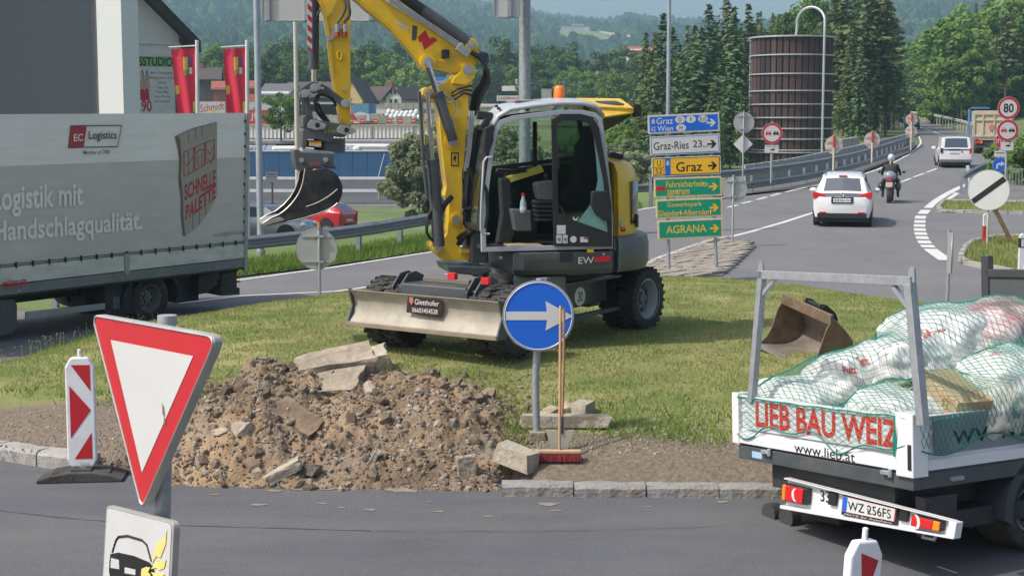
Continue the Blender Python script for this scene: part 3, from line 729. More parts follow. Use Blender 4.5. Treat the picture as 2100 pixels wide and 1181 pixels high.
NAME = {'spruce':'spruce_tree','pine':'pine_tree','larch':'larch_tree','dark':'broadleaf_tree','mid':'broadleaf_tree','light':'broadleaf_tree','bush':'bush'}
def tree(kind, x, y, z, h, wid=1, label='', group=None, cat='tree'):
    tm, cm = random.choice(PROT[kind]); base = {'spruce':18,'pine':18,'larch':18,'dark':12,'mid':12,'light':11,'bush':3}[kind]
    r = thing(NAME[kind], (0,0,0), label, cat if kind != 'bush' else 'bush', group); s = h/base
    r.location = (x, y, z); r.rotation_euler = (0,0,random.uniform(0, 6.3)); r.scale = (s*wid, s*wid*random.uniform(.9,1.1), s)
    for nm, me in (('trunk', tm), ('crown', cm)):
        o = bpy.data.objects.new(nm, me); COL.objects.link(o); o.parent = r
    return r
def treepx(kind, px, ytop, D, base=None, wid=1, **k):        # a tree whose top reaches a given sight line, standing on the terrain
    p = AT(px, ytop, D); z = T(p.x, p.y) if base is None else base
    return tree(kind, p.x, p.y, z, max(2, p.z-z), wid, **k)
# spruces and larches left of the tank
sk = [(1335,110,112),(1360,45,128),(1395,95,118),(1425,55,136),(1440,60,120),(1455,25,142),(1490,12,150),(1505,48,126),(1515,75,138),(1535,35,158),(1350,150,106),(1385,130,140),(1475,90,160),(1555,40,175),(1410,150,104),(1460,180,102),(1500,150,106),(1325,70,150),(1345,80,140),(1380,60,150),(1410,75,145),(1468,60,150),(1520,60,165),(1548,70,160)]
for i, (a, b, D) in enumerate(sk):
    treepx('spruce' if i % 3 else 'larch', a, b, D, wid=random.uniform(1.3, 1.8), label=('dark spruce' if i % 3 else 'lighter larch')+' in the dense row between lamp mast and wooden silo', group=('spruces' if i % 3 else 'larches')+' between the lamp mast and the silo')
for a, b, D in [(1545,85,150),(1375,210,100),(1520,215,100),(1340,250,98),(1440,235,98),(1478,260,97)]:
    treepx('pine' if b < 220 else 'spruce', a, b, D, label='lower spruce filling the foot of the row left of the wooden silo', group='low spruces left of the silo')
for a, b, D in [(1560,48,165),(1585,30,178),(1612,12,170),(1640,15,185),(1668,-5,178),(1692,-15,190),(1575,60,190),(1630,40,200),(1600,80,160),(1655,90,165)]:
    treepx(random.choice(['dark','larch','mid']), a, b, D, wid=.75, label='tree showing above the rim of the wooden silo', group='trees behind the wooden silo')
for a, b, D in [(1712,10,150),(1735,-25,146),(1762,-15,160),(1790,-40,150),(1815,-30,165),(1745,60,140),(1722,95,150),(1780,70,148),(1805,90,158),(1838,60,170),(1725,-10,175),(1750,20,170),(1775,10,176),(1800,0,180),(1822,30,150),(1765,110,135),(1740,140,138)]:
    treepx(random.choice(['larch','spruce','pine','larch']), a, b, D, wid=1.35, label='tall conifer right of the wooden silo, left of the bending road', group='conifers between silo and road')
for a, b, D in [(1728,220,138),(1765,235,140),(1795,225,150),(1822,235,158),(1845,215,175)]:
    treepx('dark', a, b, D, wid=.6, label='dark undergrowth tree behind the bridge parapet right of the silo', group='undergrowth right of the silo')
for i in range(120):
    a = 1845+i*3.7+max(0, i-92)*10+random.uniform(-6, 6); D = random.uniform(265, 330) if a < 1925 else random.uniform(185, 300)
    top = lerp_tab([(1850,150),(1880,125),(1905,75),(1950,60),(1985,45),(2040,10),(2100,0),(2200,-30)], a)+random.uniform(-25, 70)
    kk = random.choice(['pine','light','mid','mid','light','larch','pine']); sg = 'left of the dump truck' if a < 1985 else 'above the dump truck' if a < 2050 else 'behind the speed limit sign'; kn = {'pine':'bare-stemmed pine','light':'light green broadleaf tree','mid':'mid green broadleaf tree','larch':'slender larch'}[kk]
    treepx(kk, a, top, D, wid=random.uniform(.9,1.3), label=kn+' in the wood behind the road bend, '+sg, group=kn+'s '+sg)
for i in range(46):
    a = 1840+i*6.2+random.uniform(-5, 5); D = (255 if a < 1925 else 195)+random.uniform(0, 14); p = AT(a, 250, D)
    tree('bush', p.x, p.y, T(p.x, p.y)-.3, random.uniform(3, 5.5), 1.2, label='bright green bush at the edge of the wood behind the road bend', group='bushes at the wood edge')
for a, D in [(2078,76),(2098,74),(2120,78),(2140,76),(2105,70)]:
    p = AT(a, 350, D); tree('bush', p.x, p.y, T(p.x, p.y)-.4, 2.6, .9, label='leafy green bush behind the grey railing at the right', group='bushes behind the right railing')
# willow-like bush behind the boom, seen again through the cab
for i, (px, py, D, rad, hh) in enumerate([(858,262,78,2.05,4.2),(935,236,82,3.0,5.4),(1000,240,80,2.3,5.2),(1060,262,80,2.2,4.4),(1115,285,84,2.0,4.0),(1175,290,92,2.2,4.4),(1235,270,100,2.6,5.2),(1300,300,96,2.0,4.2)]):
    p = AT(px, py, D); z = p.z-hh; lab = ['rounded grey-green willow bush behind the lower boom', 'grey-green willow bush just left of the cab', 'tall grey-green willow bush hidden behind cab front and boom', 'willow bush seen through the front of the cab', 'willow bush seen through the cab door glass', 'willow bush hidden behind the rear of the cab', 'loose willow bush right of the cab under the open hood', 'willow bush left of the direction signs'][i]
    r = thing('willow_bush', p-Vector((0,0,hh)), lab, 'bush', 'willow bushes behind the excavator')
    me = broad_crown(77+i, hh, rad, -.6, 120, 140, .14, LW, .19); me.name = 'crown'
    for nm, m_ in (('trunk', trunkmesh(hh*.6, .08, BARK, 70+i, 5, .2)), ('crown', me)):
        o = bpy.data.objects.new(nm, m_); COL.objects.link(o); o.parent = r
p = AT(575, 186, 150); tree('mid', p.x, p.y, p.z-5.0, 5.2, 1.15, label='dense green tree standing before the houses between the two masts')
p = AT(1228, 240, 125); tree('light', p.x, p.y, p.z-5.5, 5.5, 1.0, label='light green tree on the slope right of the cab')
for a, b, D in [(1270,205,130),(1300,215,125),(1190,262,128),(1255,250,112),(1290,262,108)]:
    p = AT(a, b, D); z = T(p.x, p.y); tree('light' if a % 20 else 'mid', p.x, p.y, z, p.z-z, .7, label='light green broadleaf tree between the open hood and the direction signs', group='broadleaf trees right of the cab')
# belt of broadleaf trees beyond the houses
for i in range(66):
    a = random.uniform(390, 1330); D = random.uniform(300, 520)
    t0 = lerp_tab([(390,95),(480,100),(600,95),(700,85),(800,95),(900,80),(1000,110),(1100,105),(1200,125),(1330,95)], a)+random.uniform(-12, 34)
    kk = random.choice(['dark','dark','dark','mid','light']); sg = 'left of the excavator arm' if a < 650 else 'between excavator arm and boom foot' if a < 890 else 'between boom and gantry mast' if a < 1065 else 'right of the gantry mast'; kn = {'dark':'dark','mid':'mid green','light':'light green'}[kk]+' broadleaf tree'
    treepx(kk, a, t0, D, wid=random.uniform(.85, 1.15), label=kn+' in the belt beyond the houses, '+sg, group=kn+'s '+sg)
for a, b, D, k_ in [(795,118,290,'light'),(845,128,285,'light'),(868,150,280,'light'),(560,105,300,'dark'),(500,120,310,'dark'),(640,110,300,'dark'),(1095,120,300,'mid'),(1160,100,320,'dark'),(1020,90,330,'dark'),(1180,130,290,'mid'),(440,95,300,'mid'),(1265,135,230,'mid'),(1215,150,240,'mid')]:
    treepx(k_, a, b, D, wid=1.1, label={'light':'light green round tree behind the steep-roofed house','dark':'big dark green tree right behind the houses','mid':'mid green tree at the front of the belt behind the houses'}[k_], group={'light':'light trees behind the steep-roofed house','dark':'big dark trees behind the houses','mid':'front trees of the belt'}[k_])
# hills
SKY = [(-1500,20),(-300,-40),(300,-30),(700,-40),(950,-12),(1080,12),(1130,22),(1180,30),(1250,34),(1290,26),(1350,37),(1400,45),(1450,46),(1530,50),(1600,42),(1700,0),(1850,-50),(2100,-80),(2600,-60),(3500,0)]
def hillz(px, D):
    s = -12+(263-lerp_tab(SKY, px))/3050*2600; t = (D-640)/1960
    x = (px-1050)/3050*D; n = noise.noise(Vector((x*.0016, D*.0022, 4)))+.5*noise.noise(Vector((x*.004, D*.005, 1)))
    z = 6+(s-6)*(t**.95 if t > 0 else 0)+n*26*math.sin(math.pi*min(1, max(0, t)))**.8
    return z
mb = MB(); cols = list(range(-1500, 3600, 30)); rows = [640+1960*i/60 for i in range(61)]+[2700]
for D in rows:
    for px in cols:
        z = hillz(px, min(D, 2600))-(D-2600)*.12*(D > 2600); mb.v.append(((px-1050)/3050*D, D, z))
nc = len(cols)
for j in range(len(rows)-1):
    for i in range(nc-1): mb.f.append((j*nc+i, j*nc+i+1, (j+1)*nc+i+1, (j+1)*nc+i))
tag(mb.build('hills', mat('hill_forest_floor', (.035,.065,.025), .95, sc=.01, var=.3), smooth=80, recalc=False), kind='structure')
MEAD = [(1135,82),(1150,64),(1290,72),(1292,84),(1255,90),(1180,86)]
def hillpt(px, py):
    for i in range(400):
        D = 700+1900*i/400; p = AT(px, py, D)
        if p.z <= hillz(px, D): return p
    return AT(px, py, 2500)
hp = []
r_ = random.Random(5)
while len(hp) < 26000:
    D = 650+1950*r_.random()**.8; px = r_.uniform(-350, 2450)
    z = hillz(px, D); x = (px-1050)/3050*D; py = 263-(z-2.9)/D*3050
    if inside((px, py-1), MEAD): continue
    hp.append((x, D, z-1))
me = bpy.data.meshes.new('hill_forest'); me.from_pydata(hp, [], []); hf = bpy.data.objects.new('hill_forest', me); COL.objects.link(hf)
tag(hf, 'far wooded hills fading to blue behind the valley', 'forest', kind='stuff')
HC = leafmat('hill_crowns', (.018,.05,.016), (.085,.135,.04), .1)
def crownlump(seed, m, con=False):
    bm = bmesh.new(); bmesh.ops.create_icosphere(bm, subdivisions=3, radius=1)
    for v in bm.verts:
        n = noise.noise_vector(v.co*2.2+Vector((seed*3, 0, 0)))*.35+noise.noise_vector(v.co*6)*.16; v.co += n
        if con: q = min(1, max(0, (v.co.z+1)/2.8)); v.co.x *= 1.05*(1-q)**.7+.08; v.co.y *= 1.05*(1-q)**.7+.08; v.co.z = v.co.z*1.25+.5
    me = bpy.data.meshes.new('far_crown'); bm.to_mesh(me); bm.free(); me.materials.append(m); return me
coll = bpy.data.collections.new('far_crowns')
for i, (h1, h2, cn) in enumerate([((.02,.05,.018),(.03,.065,.02),0),((.035,.075,.022),(.055,.10,.03),0),((.05,.095,.03),(.08,.13,.04),0),((.015,.035,.016),(.025,.05,.02),1),((.028,.06,.02),(.05,.085,.03),1)]):
    o = bpy.data.objects.new('far_crown', crownlump(i, leafmat('far_crown_%d' % i, h1, h2, 0), cn)); o.scale = (1,1,1); coll.objects.link(o)
ng = bpy.data.node_groups.new('scatter_crowns', 'GeometryNodeTree')
ng.interface.new_socket('Geometry', in_out='INPUT', socket_type='NodeSocketGeometry'); ng.interface.new_socket('Geometry', in_out='OUTPUT', socket_type='NodeSocketGeometry')
gi = ng.nodes.new('NodeGroupInput'); go = ng.nodes.new('NodeGroupOutput'); ip = ng.nodes.new('GeometryNodeInstanceOnPoints'); ci = ng.nodes.new('GeometryNodeCollectionInfo')
ci.inputs[0].default_value = coll; ci.inputs['Separate Children'].default_value = True; ci.inputs['Reset Children'].default_value = True
rv = ng.nodes.new('FunctionNodeRandomValue'); rv.data_type = 'FLOAT_VECTOR'; rv.inputs[0].default_value = (3.5,3.5,3.5); rv.inputs[1].default_value = (7,7,7)
rz = ng.nodes.new('FunctionNodeRandomValue'); rz.data_type = 'FLOAT_VECTOR'; rz.inputs[0].default_value = (0,0,0); rz.inputs[1].default_value = (.2,.2,6.3)
Lk = ng.links.new
Lk(gi.outputs[0], ip.inputs['Points']); Lk(ci.outputs[0], ip.inputs['Instance']); ip.inputs['Pick Instance'].default_value = True
Lk(rv.outputs[0], ip.inputs['Scale']); Lk(rz.outputs[0], ip.inputs['Rotation']); Lk(ip.outputs[0], go.inputs[0])
gm = hf.modifiers.new('scatter', 'NODES'); gm.node_group = ng
# vineyard clearing with farmhouses on the hill
def hillpatch(name, pxs, m, dz=2):
    b = MB(); n = len(pxs); pts3 = [hillpt(a, b_) for a, b_ in pxs]; c = sum(pts3, Vector())/n
    b.add([p+Vector((0,-6,dz)) for p in pts3]+[c+Vector((0,-6,dz))], [(i, (i+1) % n, n) for i in range(n)])
    return tag(b.build(name, m), kind='structure')
hillpatch('vineyard_meadow', [(1137,80),(1150,66),(1200,68),(1250,74),(1262,86),(1220,88),(1180,86)], mat('vineyard_green', (.13,.2,.05), .9, sc=.05, var=.2))
hillpatch('bare_hill_slope', [(1225,70),(1290,80),(1292,85),(1262,84),(1235,77)], mat('bare_slope', (.3,.25,.18), .9, sc=.05), 3)
# ================================================================ SIGNS AND STREET FURNITURE
def pz(py, D): return CAMZ+(AT(1050, py, D).z-CAMZ)
def post(name, label, cat, px, py, D, ztop_py, yaw=0, r=.03, m=None, group=None, z=None, cap=True, lean=0):
    p = AT(px, py, D)
    if z is not None: p.z = z
    F = Frame(p, yaw, lean); root = thing(name, F, label, cat, group); h = pz(ztop_py, D)-p.z
    MB().lathe([(r, -.1),(r, h),(r*.9, h+.005),(.002, h+.006)], (0,0,0), n=14).build('pole', m or GALV, root, 40)
    if cap: MB().lathe([(r+.004, h-.04),(r+.004, h+.01),(.002, h+.012)], (0,0,0), n=14).build('pole_cap', GALV, root, 40)
    return root, F, h
def discplate(root, x, z, r, y, m=ALU, n=48, name='sign_plate', rimm=None):
    MB().prism(circ(x, z, r, n), y, y+.012).build(name, m, root)
    b = MB(); b.tube([(x+r*math.cos(a), y+.006, z+r*math.sin(a)) for a in [2*math.pi*k/n for k in range(n)]], .009, 6, True); b.build('rim', rimm or GALV, root, 60)
def clamps(root, zs, y0, y1, w=.1):
    b = MB()
    for z in zs: b.box(-w/2, w/2, y0, y1, z-.02, z+.02)
    b.build('clamp', GALV, root, bevel=.004)
# round sign backs
def backsign(label, pxb, pyb, D, pxc, pyc, rpx, group=None, yaw=0, ztop=None, cat='road sign', extra=None, m=ALU, pm=None, r=.028):
    root, F, h = post('road_sign', label, cat, pxb, pyb, D, ztop or pyc-rpx-3, yaw, r, group=group, m=pm)
    rr = rpx*D/FPX; zc = pz(pyc, D)-F.M.translation.z; xc = (pxc-pxb)*D/FPX
    discplate(root, xc, zc, rr, r+.012, m); clamps(root, [zc-rr*.62, zc+rr*.62], -.03, r+.012, rr*.5)
    b = MB(); b.beam((xc-rr*.72, r+.006, zc+rr*.62), (xc+rr*.72, r+.006, zc+rr*.62), .02, .03); b.beam((xc-rr*.72, r+.006, zc-rr*.62), (xc+rr*.72, r+.006, zc-rr*.62), .02, .03); b.build('stiffener', ALU, root)
    return root, F, zc
r0, F0, z0_ = backsign('round grey sign back on a post at the lawn edge beside the dozer blade', 656,628,25.4, 650,511,42)
MB().cyl((0,0,z0_+.36),(0,0,z0_+.46),.022,n=10).build('reflector_cap', mat('orange_plastic', (.8,.28,.02), .5), r0)
backsign('round grey sign back on a post beside the splitter island, right of the direction signs', 1502,497,38.5, 1506,388,25)
o = backsign('round grey sign back above a corner-turned square one, left of the wooden silo', 1523,375,50, 1524,252,21)[0]
rr = 20*50/FPX; zc = pz(296,50)-o.location.z
MB().prism([(0,zc+rr),(rr,zc),(0,zc-rr),(-rr,zc)], .04, .052).build('square_plate', mat('pale_sign_back', (.6,.6,.58), .5), o, bevel=.003)
PB = mat('pale_weathered_sign_back', (.62,.58,.53), .6, var=.08, dirt=(.45,.3,.16), dsc=3, damt=.8)
RW = mat('red_post_paint', (.5,.04,.03), .5)
def rwsign(label, pxb, pyb, D, pyc, rpx, red=(0,1), group=None, cs=None):
    root, F, h = post('road_sign', label, 'road sign', pxb, pyb, D, pyc-rpx-2, 0, .045, mat('white_post_paint', (.62,.56,.47), .5, dirt=(.35,.22,.12)), group)
    for (yc, rp) in (cs or [(pyc, rpx)]):
        r = rp*D/FPX; zc = pz(yc, D)-F.M.translation.z; discplate(root, 0, zc, r, .055, PB)
        b = MB(); b.box(-r*.8, r*.8, .035, .055, zc+r*.25, zc+r*.5); b.box(-r*.8, r*.8, .035, .055, zc-r*.55, zc-r*.3); b.build('stiffener', mat('sign_back_bracket', (.5,.42,.33), .6), root)
    zt = pz(pyc-rpx, D)-F.M.translation.z; zb = pz(pyc+rpx*.3, D)-F.M.translation.z
    MB().lathe([(.05, zb),(.05, zt+.02),(.002, zt+.03)], (0,0,0), n=10).build('red_band', RW, root)
    return root
rwsign('round pale sign back with a red-banded post by the bridge parapet, nearest the silo', 1709,345,62, 298,18, group='round sign backs along the parapet')
rwsign('round pale sign back with a red-banded post further along the bridge parapet', 1788,330,72, 288,16.5, group='round sign backs along the parapet')
rwsign('two round pale sign backs one above the other at the far end of the guardrail', 1868,305,92, 246,12, cs=[(246,12),(270,12)])
# blue arrow sign
def arrowshape(pts): return pts
D = 14.25
root, F, h = post('road_sign', 'round blue sign with a white arrow on a bent post in front of the excavator', 'road sign', 1101,892,D, 573, 0, .036)
bpy.data.objects.remove([c for c in root.children if c.name.startswith('pole') and 'cap' not in c.name][0])
k = D/FPX; zc = pz(646, D)-F.M.translation.z; xc = (1103.5-1101)*k
MB().tube([(0,0,-.1),(-.002,0,.1),(-.012,0,.35),(-.014,0,.55),(-.004,0,.78),(.016,0,1.0),(.03,0,1.2),(.03,0,h)], .036, 14).build('pole', GALV, root, 50)
for c in root.children:
    if c.name.startswith('pole_cap'): c.location.x = .03
R_ = 72*k; discplate(root, xc, zc, R_, -.075, SBLU)
MB().prism(circ(xc, zc, R_-.002, 48), -.062, -.05).build('sign_back', ALU, root)
w = R_; A = [(-.93*w+xc, zc-.115*w),(.25*w+xc, zc-.115*w),(.20*w+xc, zc-.42*w),(.98*w+xc, zc+.0*w),(.20*w+xc, zc+.43*w),(.24*w+xc, zc+.13*w),(-.93*w+xc, zc+.13*w)]
flat(root, 'arrow', A, -.077, SWH); b = MB(); b.tube([(xc+(w-.012)*math.cos(a), -.077, zc+(w-.012)*math.sin(a)) for a in [2*math.pi*q/48 for q in range(48)]], .005, 4, True); b.build('white_border', SWH, root)
clamps(root, [zc-.2, zc+.2], -.065, .0, .14)
# broom and shovel leaning on it
br = AT(1147, 962, 13.75); br.z = hi(br.x, br.y)+.0; F = Frame(br, 0)
broom = thing('push_broom', F, 'wooden-handled broom with dark red bristles standing upside up beside the blue arrow sign', 'broom')
top = F.I @ AT(1149.5, 627, 14.05)
MB().tube([(0,0,.08), top], .0135, 10).build('handle', WOOD, broom, 50)
MB().box(-.215,.205,-.035,.035,.085,.115).build('head', mat('broom_head_wood', (.5,.36,.22), .6, var=.2), broom, bevel=.006)
b = MB(); rr = random.Random(3)
for i in range(52):
    for j in range(5):
        x, y = -.205+.4*i/51, -.028+.056*j/4; b.tube([(x,y,.088),(x*1.06+rr.gauss(0,.005), y*1.6+rr.gauss(0,.004), .012)], .0048, 4)
b.build('bristles', mat('dark_red_bristles', (.22,.02,.025), .8, var=.3, sc=30), broom)['kind'] = 'stuff'
sh = AT(1148, 930, 13.95); sh.z = hi(sh.x, sh.y)+.03; F = Frame(sh, 0)
shovel = thing('shovel', F, 'long-handled shovel with a pale upturned blade standing behind the broom', 'shovel')
top = F.I @ AT(1157, 632, 14.1)
MB().tube([(.02,0,.25),(.02+(top.x-.02)*.5+.006,top.y*.5,.2+(top.z-.2)*.5), top], .0125, 10).build('handle', mat('reddish_wood', (.36,.18,.09), .6, sc=8, var=.2), shovel, 50)
out = [(-.075,-.01),(.075,-.01),(.095,.05),(.125,.14),(.135,.175),(.05,.165),(.03,.2),(.0,.2),(-.01,.165),(-.128,.175),(-.12,.12),(-.1,.05)]
MB().prism(out, -.004, .004).build('blade', mat('pale_worn_shovel_blade', (.5,.47,.4), .45, .2, var=.1, dirt=(.3,.25,.18)), shovel, bevel=.002)
MB().tube([(.015,0,.14),(.02,0,.3)], [.02,.016], 8).build('socket', DG, shovel, 50)
# yield sign and accident plate
sc_ = 5.75
def trace(F, pts, c=0): return F.poly(pts, c)
yc = AT(330, 668, 6.2); F = Frame(yc, -52)
F = Frame(AT(338, 668, 6.2), -52)
root = thing('yield_sign', F, 'large red and white triangular give-way sign at the left, with a crash warning plate below', 'road sign')
Tq = F.poly([(188,643),(450,689),(292,1049)], -.06)
Cc = ((Tq[0][0]+Tq[1][0]+Tq[2][0])/3, (Tq[0][1]+Tq[1][1]+Tq[2][1])/3)
def sc2(s): return [(Cc[0]+(a-Cc[0])*s, Cc[1]+(b-Cc[1])*s) for a, b in Tq]
MB().prism(roundpoly(Tq, .045), -.06, -.025).build('sign_body', mat('bare_aluminium_edge', (.5,.49,.46), .45, .4, dirt=(.3,.28,.24)), root, bevel=.004)
flat(root, 'red_face', roundpoly(sc2(.955), .035), -.061, SRED)
IN = F.poly([(228,697),(397,730),(292,968)], -.0625)
flat(root, 'white_face', IN, -.0635, SWH)
b = MB(); E1 = roundpoly(sc2(.975), .038); b.tube([(p[0], -.062, p[1]) for p in E1], .006, 6, True); b.build('rim', mat('bare_aluminium_edge', (.5,.49,.46)), root, 60)
sx, sz = F.loc(333, 848, -.0655)
for k_, pl_ in enumerate([[(0,.05),(.01,.03),(.02,.04),(.03,.0),(.022,-.01),(.035,-.03),(.02,-.05),(.012,-.03),(.015,-.01),(0,.0)]]):
    flat(root, 'scuff', [(sx+a*.9, sz+c) for a, c in pl_], -.0655, mat('scuffed_film', (.2,.15,.13), .7), t=.0005)
hp_ = F.loc(343, 652, 0.03)
lo_ = F.loc(288, 1400, .03)
b = MB(); b.tube([(hp_[0], .03, hp_[1]+.0), (lo_[0]+.06, .03, -2.75)], .036, 16); b.build('pole', GALV, root, 50)
MB().tube([(hp_[0], .03, hp_[1]-.03),(hp_[0], .03, hp_[1]+.012)], .041, 16).build('pole_cap', ALU, root, 50)
b = MB()
for py in (700, 900): q = F.loc(338-(py-652)*.09, py, .0); b.box(q[0]-.09, q[0]+.06, -.03, .02, q[1]-.02, q[1]+.02)
b.build('clamp', GALV, root)
PQ = F.poly([(218,1036),(357,1071),(345,1300),(205,1262)], -.05)
MB().prism(roundpoly(PQ, .03), -.05, -.02).build('plate_body', mat('bare_aluminium_edge', (.5,.49,.46)), root, bevel=.003)
c1 = (sum(p[0] for p in PQ)/4, sum(p[1] for p in PQ)/4)
flat(root, 'plate_face', roundpoly([(c1[0]+(a-c1[0])*.95, c1[1]+(b_-c1[1])*.96) for a, b_ in PQ], .025), -.051, SWH)
def tr(pts): return F.poly(pts, -.0525)
pc = tr([(231,1131),(238,1108),(243,1100),(262,1098),(292,1107),(302,1117),(311,1150)])
b = MB(); b.tube([(p[0], -.0525, p[1]) for p in pc], .006, 6); b.build('car_roof_symbol', SBLK, root)
flat(root, 'car_symbol', tr([(227,1135),(243,1132),(275,1139),(306,1152),(314,1160),(318,1172),(310,1184),(304,1215),(290,1212),(288,1200),(243,1190),(238,1196),(228,1192),(224,1170),(225,1150)]), -.0525, SBLK)
flat(root, 'headlight_symbol', tr([(229,1143),(245,1147),(246,1166),(228,1163)]), -.0545, SWH)
flat(root, 'plate_symbol', tr([(257,1162),(279,1167),(279,1178),(257,1174)]), -.0545, SWH)
YF = mat('pale_yellow_film', (.75,.66,.2), .5)
flat(root, 'impact_symbol', tr([(292,1165),(302,1161),(310,1163),(305,1172),(311,1178),(304,1184),(308,1192),(296,1188),(291,1178)]), -.0560, YF)
flat(root, 'lightning_symbol', tr([(343,1086),(332,1112),(325,1108),(312,1155),(322,1139),(330,1143),(341,1115)]), -.0545, YF)
flat(root, 'lightning_symbol', tr([(342,1146),(327,1152),(324,1146),(311,1166),(322,1163),(328,1168),(338,1164)]), -.0545, YF)
flat(root, 'lightning_symbol', tr([(339,1176),(322,1174),(311,1172),(318,1182),(330,1186)]), -.0545, YF)
# delineator boards (red and white)
def delineator(label, base, yaw, H, Wd, z0, chev, seed=0, wrap=False, lean=0):
    F = Frame(base, yaw, lean); root = thing('beacon_board', F, label, 'beacon', None)
    w = Wd/2; out = [(-w*.75,z0),(w*.75,z0),(w,z0+.07),(w,H-.09),(w*.6,H),(-w*.6,H),(-w,H-.09),(-w,z0+.07)]
    b = MB().prism(out, -.035, .035).build('board', mat('white_plastic', (.78,.79,.8), .4, dirt=(.5,.5,.5), damt=.2), root, bevel=.014)
    q = w*.72; a, c = z0+.08, H-.07; L_ = c-a
    for tri in chev: flat(root, 'red_stripe', [(-q+2*q*u, a+L_*v) for u, v in tri], -.036, SRED)
    MB().lathe([(.018,H-.02),(.018,H+.07),(.012,H+.075),(.002,H+.076)], (0,0,0), n=12).build('lug', mat('white_plastic', (1,1,1)), root, 40)
    return root, F
p = G(171, 981)
root, F = delineator('red and white chevron beacon board on a black rubber foot at the left kerb', (p.x, p.y, p.z+.0), 6, 1.17, .27, .12, [[(.1,1),(1,1),(1,.72)],[(0,.78),(0,.22),(1,.52)],[(.15,0),(1,0),(1,.28)]])
b = MB(); b.prism([(-.4,0),(.38,0),(.4,.03),(.28,.07),(.1,.1),(-.1,.1),(-.28,.07),(-.4,.03)], -.19, .19, 'Y'); b.box(-.1,.1,-.13,-.04,.09,.12); b.box(-.27,-.16,-.12,.12,.06,.09); b.box(.16,.27,-.12,.12,.06,.09)
b.build('rubber_foot', mat('dusty_black_rubber', (.045,.042,.04), .9, dirt=(.16,.15,.13), bump=.4), root, bevel=.012)
MB().box(-.03,.03,-.03,.03,.08,.14).build('foot_socket', mat('white_plastic', (1,1,1)), root)
flat(root, 'maker_tag', rrect(-.02,.07,.145,.17,.004), -.037, SWH)
p = AT(1747, 1400, 8.75)
root, F = delineator('white beacon board with a red wedge at the bottom edge, before the tipper truck', (p.x, p.y, -.6), 28, 1.03, .25, .12, [[(.22,1),(1,.93),(.55,.62),(.45,.55)],[(0,.62),(0,.3),(.5,.5)]], lean=4)
# direction sign stack
D0 = 31.0; p = AT(1425, 545, D0); F = Frame(p, 3, 0); 
st = thing('direction_sign_stack', Frame(p, 3, 1.2), 'stack of six direction signs in blue, white, yellow and green on two grey posts', 'direction sign')
F = Frame(p, 3, 1.2)
bl = F.poly([(1372,541),(1470,538)], .04)
for (x, zb), tp in zip(bl, ((1366,236),(1455,236))):
    xt, zt = F.loc(*tp, .04); MB().tube([(x,.04,zb-.1),(x*.5+xt*.5,.04,zt*.5),(xt,.04,zt-.1)], .035, 12).build('post', GALV, st, 50)
rows_ = [((1329,237),(1476,231),(1478,269),(1331,276),SBLU,SWH,'blue'),((1333,281),(1478,274),(1479,313),(1336,320),SWH,SBLU,'white'),((1337,324),(1479,319),(1480,357),(1339,363),SYEL,SBLK,'yellow'),((1341,366),(1481,361),(1481,401),(1344,406),SGRN,SYEL,'green'),((1346,410),(1482,405),(1483,443),(1347,449),SGRN,SYEL,'green'),((1349,453),(1483,447),(1484,486),(1351,492),SGRN,SYEL,'green')]
PAN = []
for i, (a, b_, c, d, m1, m2, nm) in enumerate(rows_):
    q = F.poly([a, b_, c, d], -.03); x0 = (q[0][0]+q[3][0])/2; x1 = (q[1][0]+q[2][0])/2; z1 = (q[0][1]+q[1][1])/2; z0 = (q[2][1]+q[3][1])/2
    sl_ = ((q[1][1]-q[0][1])+(q[2][1]-q[3][1]))/2
    pn = MB().prism(rrect(0, x1-x0, 0, z1-z0, .02), 0, .03).build('sign_panel', mat('panel_edge_grey', (.6,.6,.58), .5), st, bevel=.003, M=Matrix.Translation((x0,-.03,z0-sl_/2)) @ Matrix.Rotation(-math.atan2(sl_, x1-x0), 4, 'Y'))
    w_, h_ = x1-x0, z1-z0
    flat(pn, 'border', rrect(.02, w_-.02, .018, h_-.018, .02), -.001, m2); flat(pn, 'face', rrect(.035, w_-.035, .033, h_-.033, .012), -.003, m1)
    ac = SWH if i == 0 else (SYEL if i > 2 else SBLK); az = h_*.47; ax_ = w_-.27
    ar = [(0,-.017),(.1,-.017),(.055,-.07),(.1,-.075),(.175,0),(.1,.075),(.055,.07),(.1,.017),(0,.017)]
    flat(pn, 'arrow', [(ax_+x_*1.1, az+z_*1.1) for x_, z_ in ar], -.005, ac); PAN.append((pn, w_, h_))
def LT(i, s, x0, x1, z0, z1, m, bold=.008): lettering(PAN[i][0], s, PAN[i][1]*x0, PAN[i][1]*x1, PAN[i][2]*z0, PAN[i][2]*z1, -.005, m, bold=bold)
LT(0,'Graz',.12,.35,.5,.85,SWH); LT(0,'Wien',.13,.35,.12,.42,SWH)
for x, z, s in ((.45,.7,'D'),(.6,.7,'I'),(.77,.7,'SLO'),(.46,.27,'H')):
    pn, w_, h_ = PAN[0]; b = MB(); b.prism([(x*w_+.105*math.cos(a), z*h_+.075*math.sin(a)) for a in [2*math.pi*q/24 for q in range(24)]], -.004, -.006); b.build('country_oval', SWH, pn)
    ww = .016*w_*(len(s)+.3)*(.3 if s == 'I' else 1); lettering(pn, s, x*w_-ww, x*w_+ww, z*h_-.042, z*h_+.042, -.0075, SBLK, bold=.005)
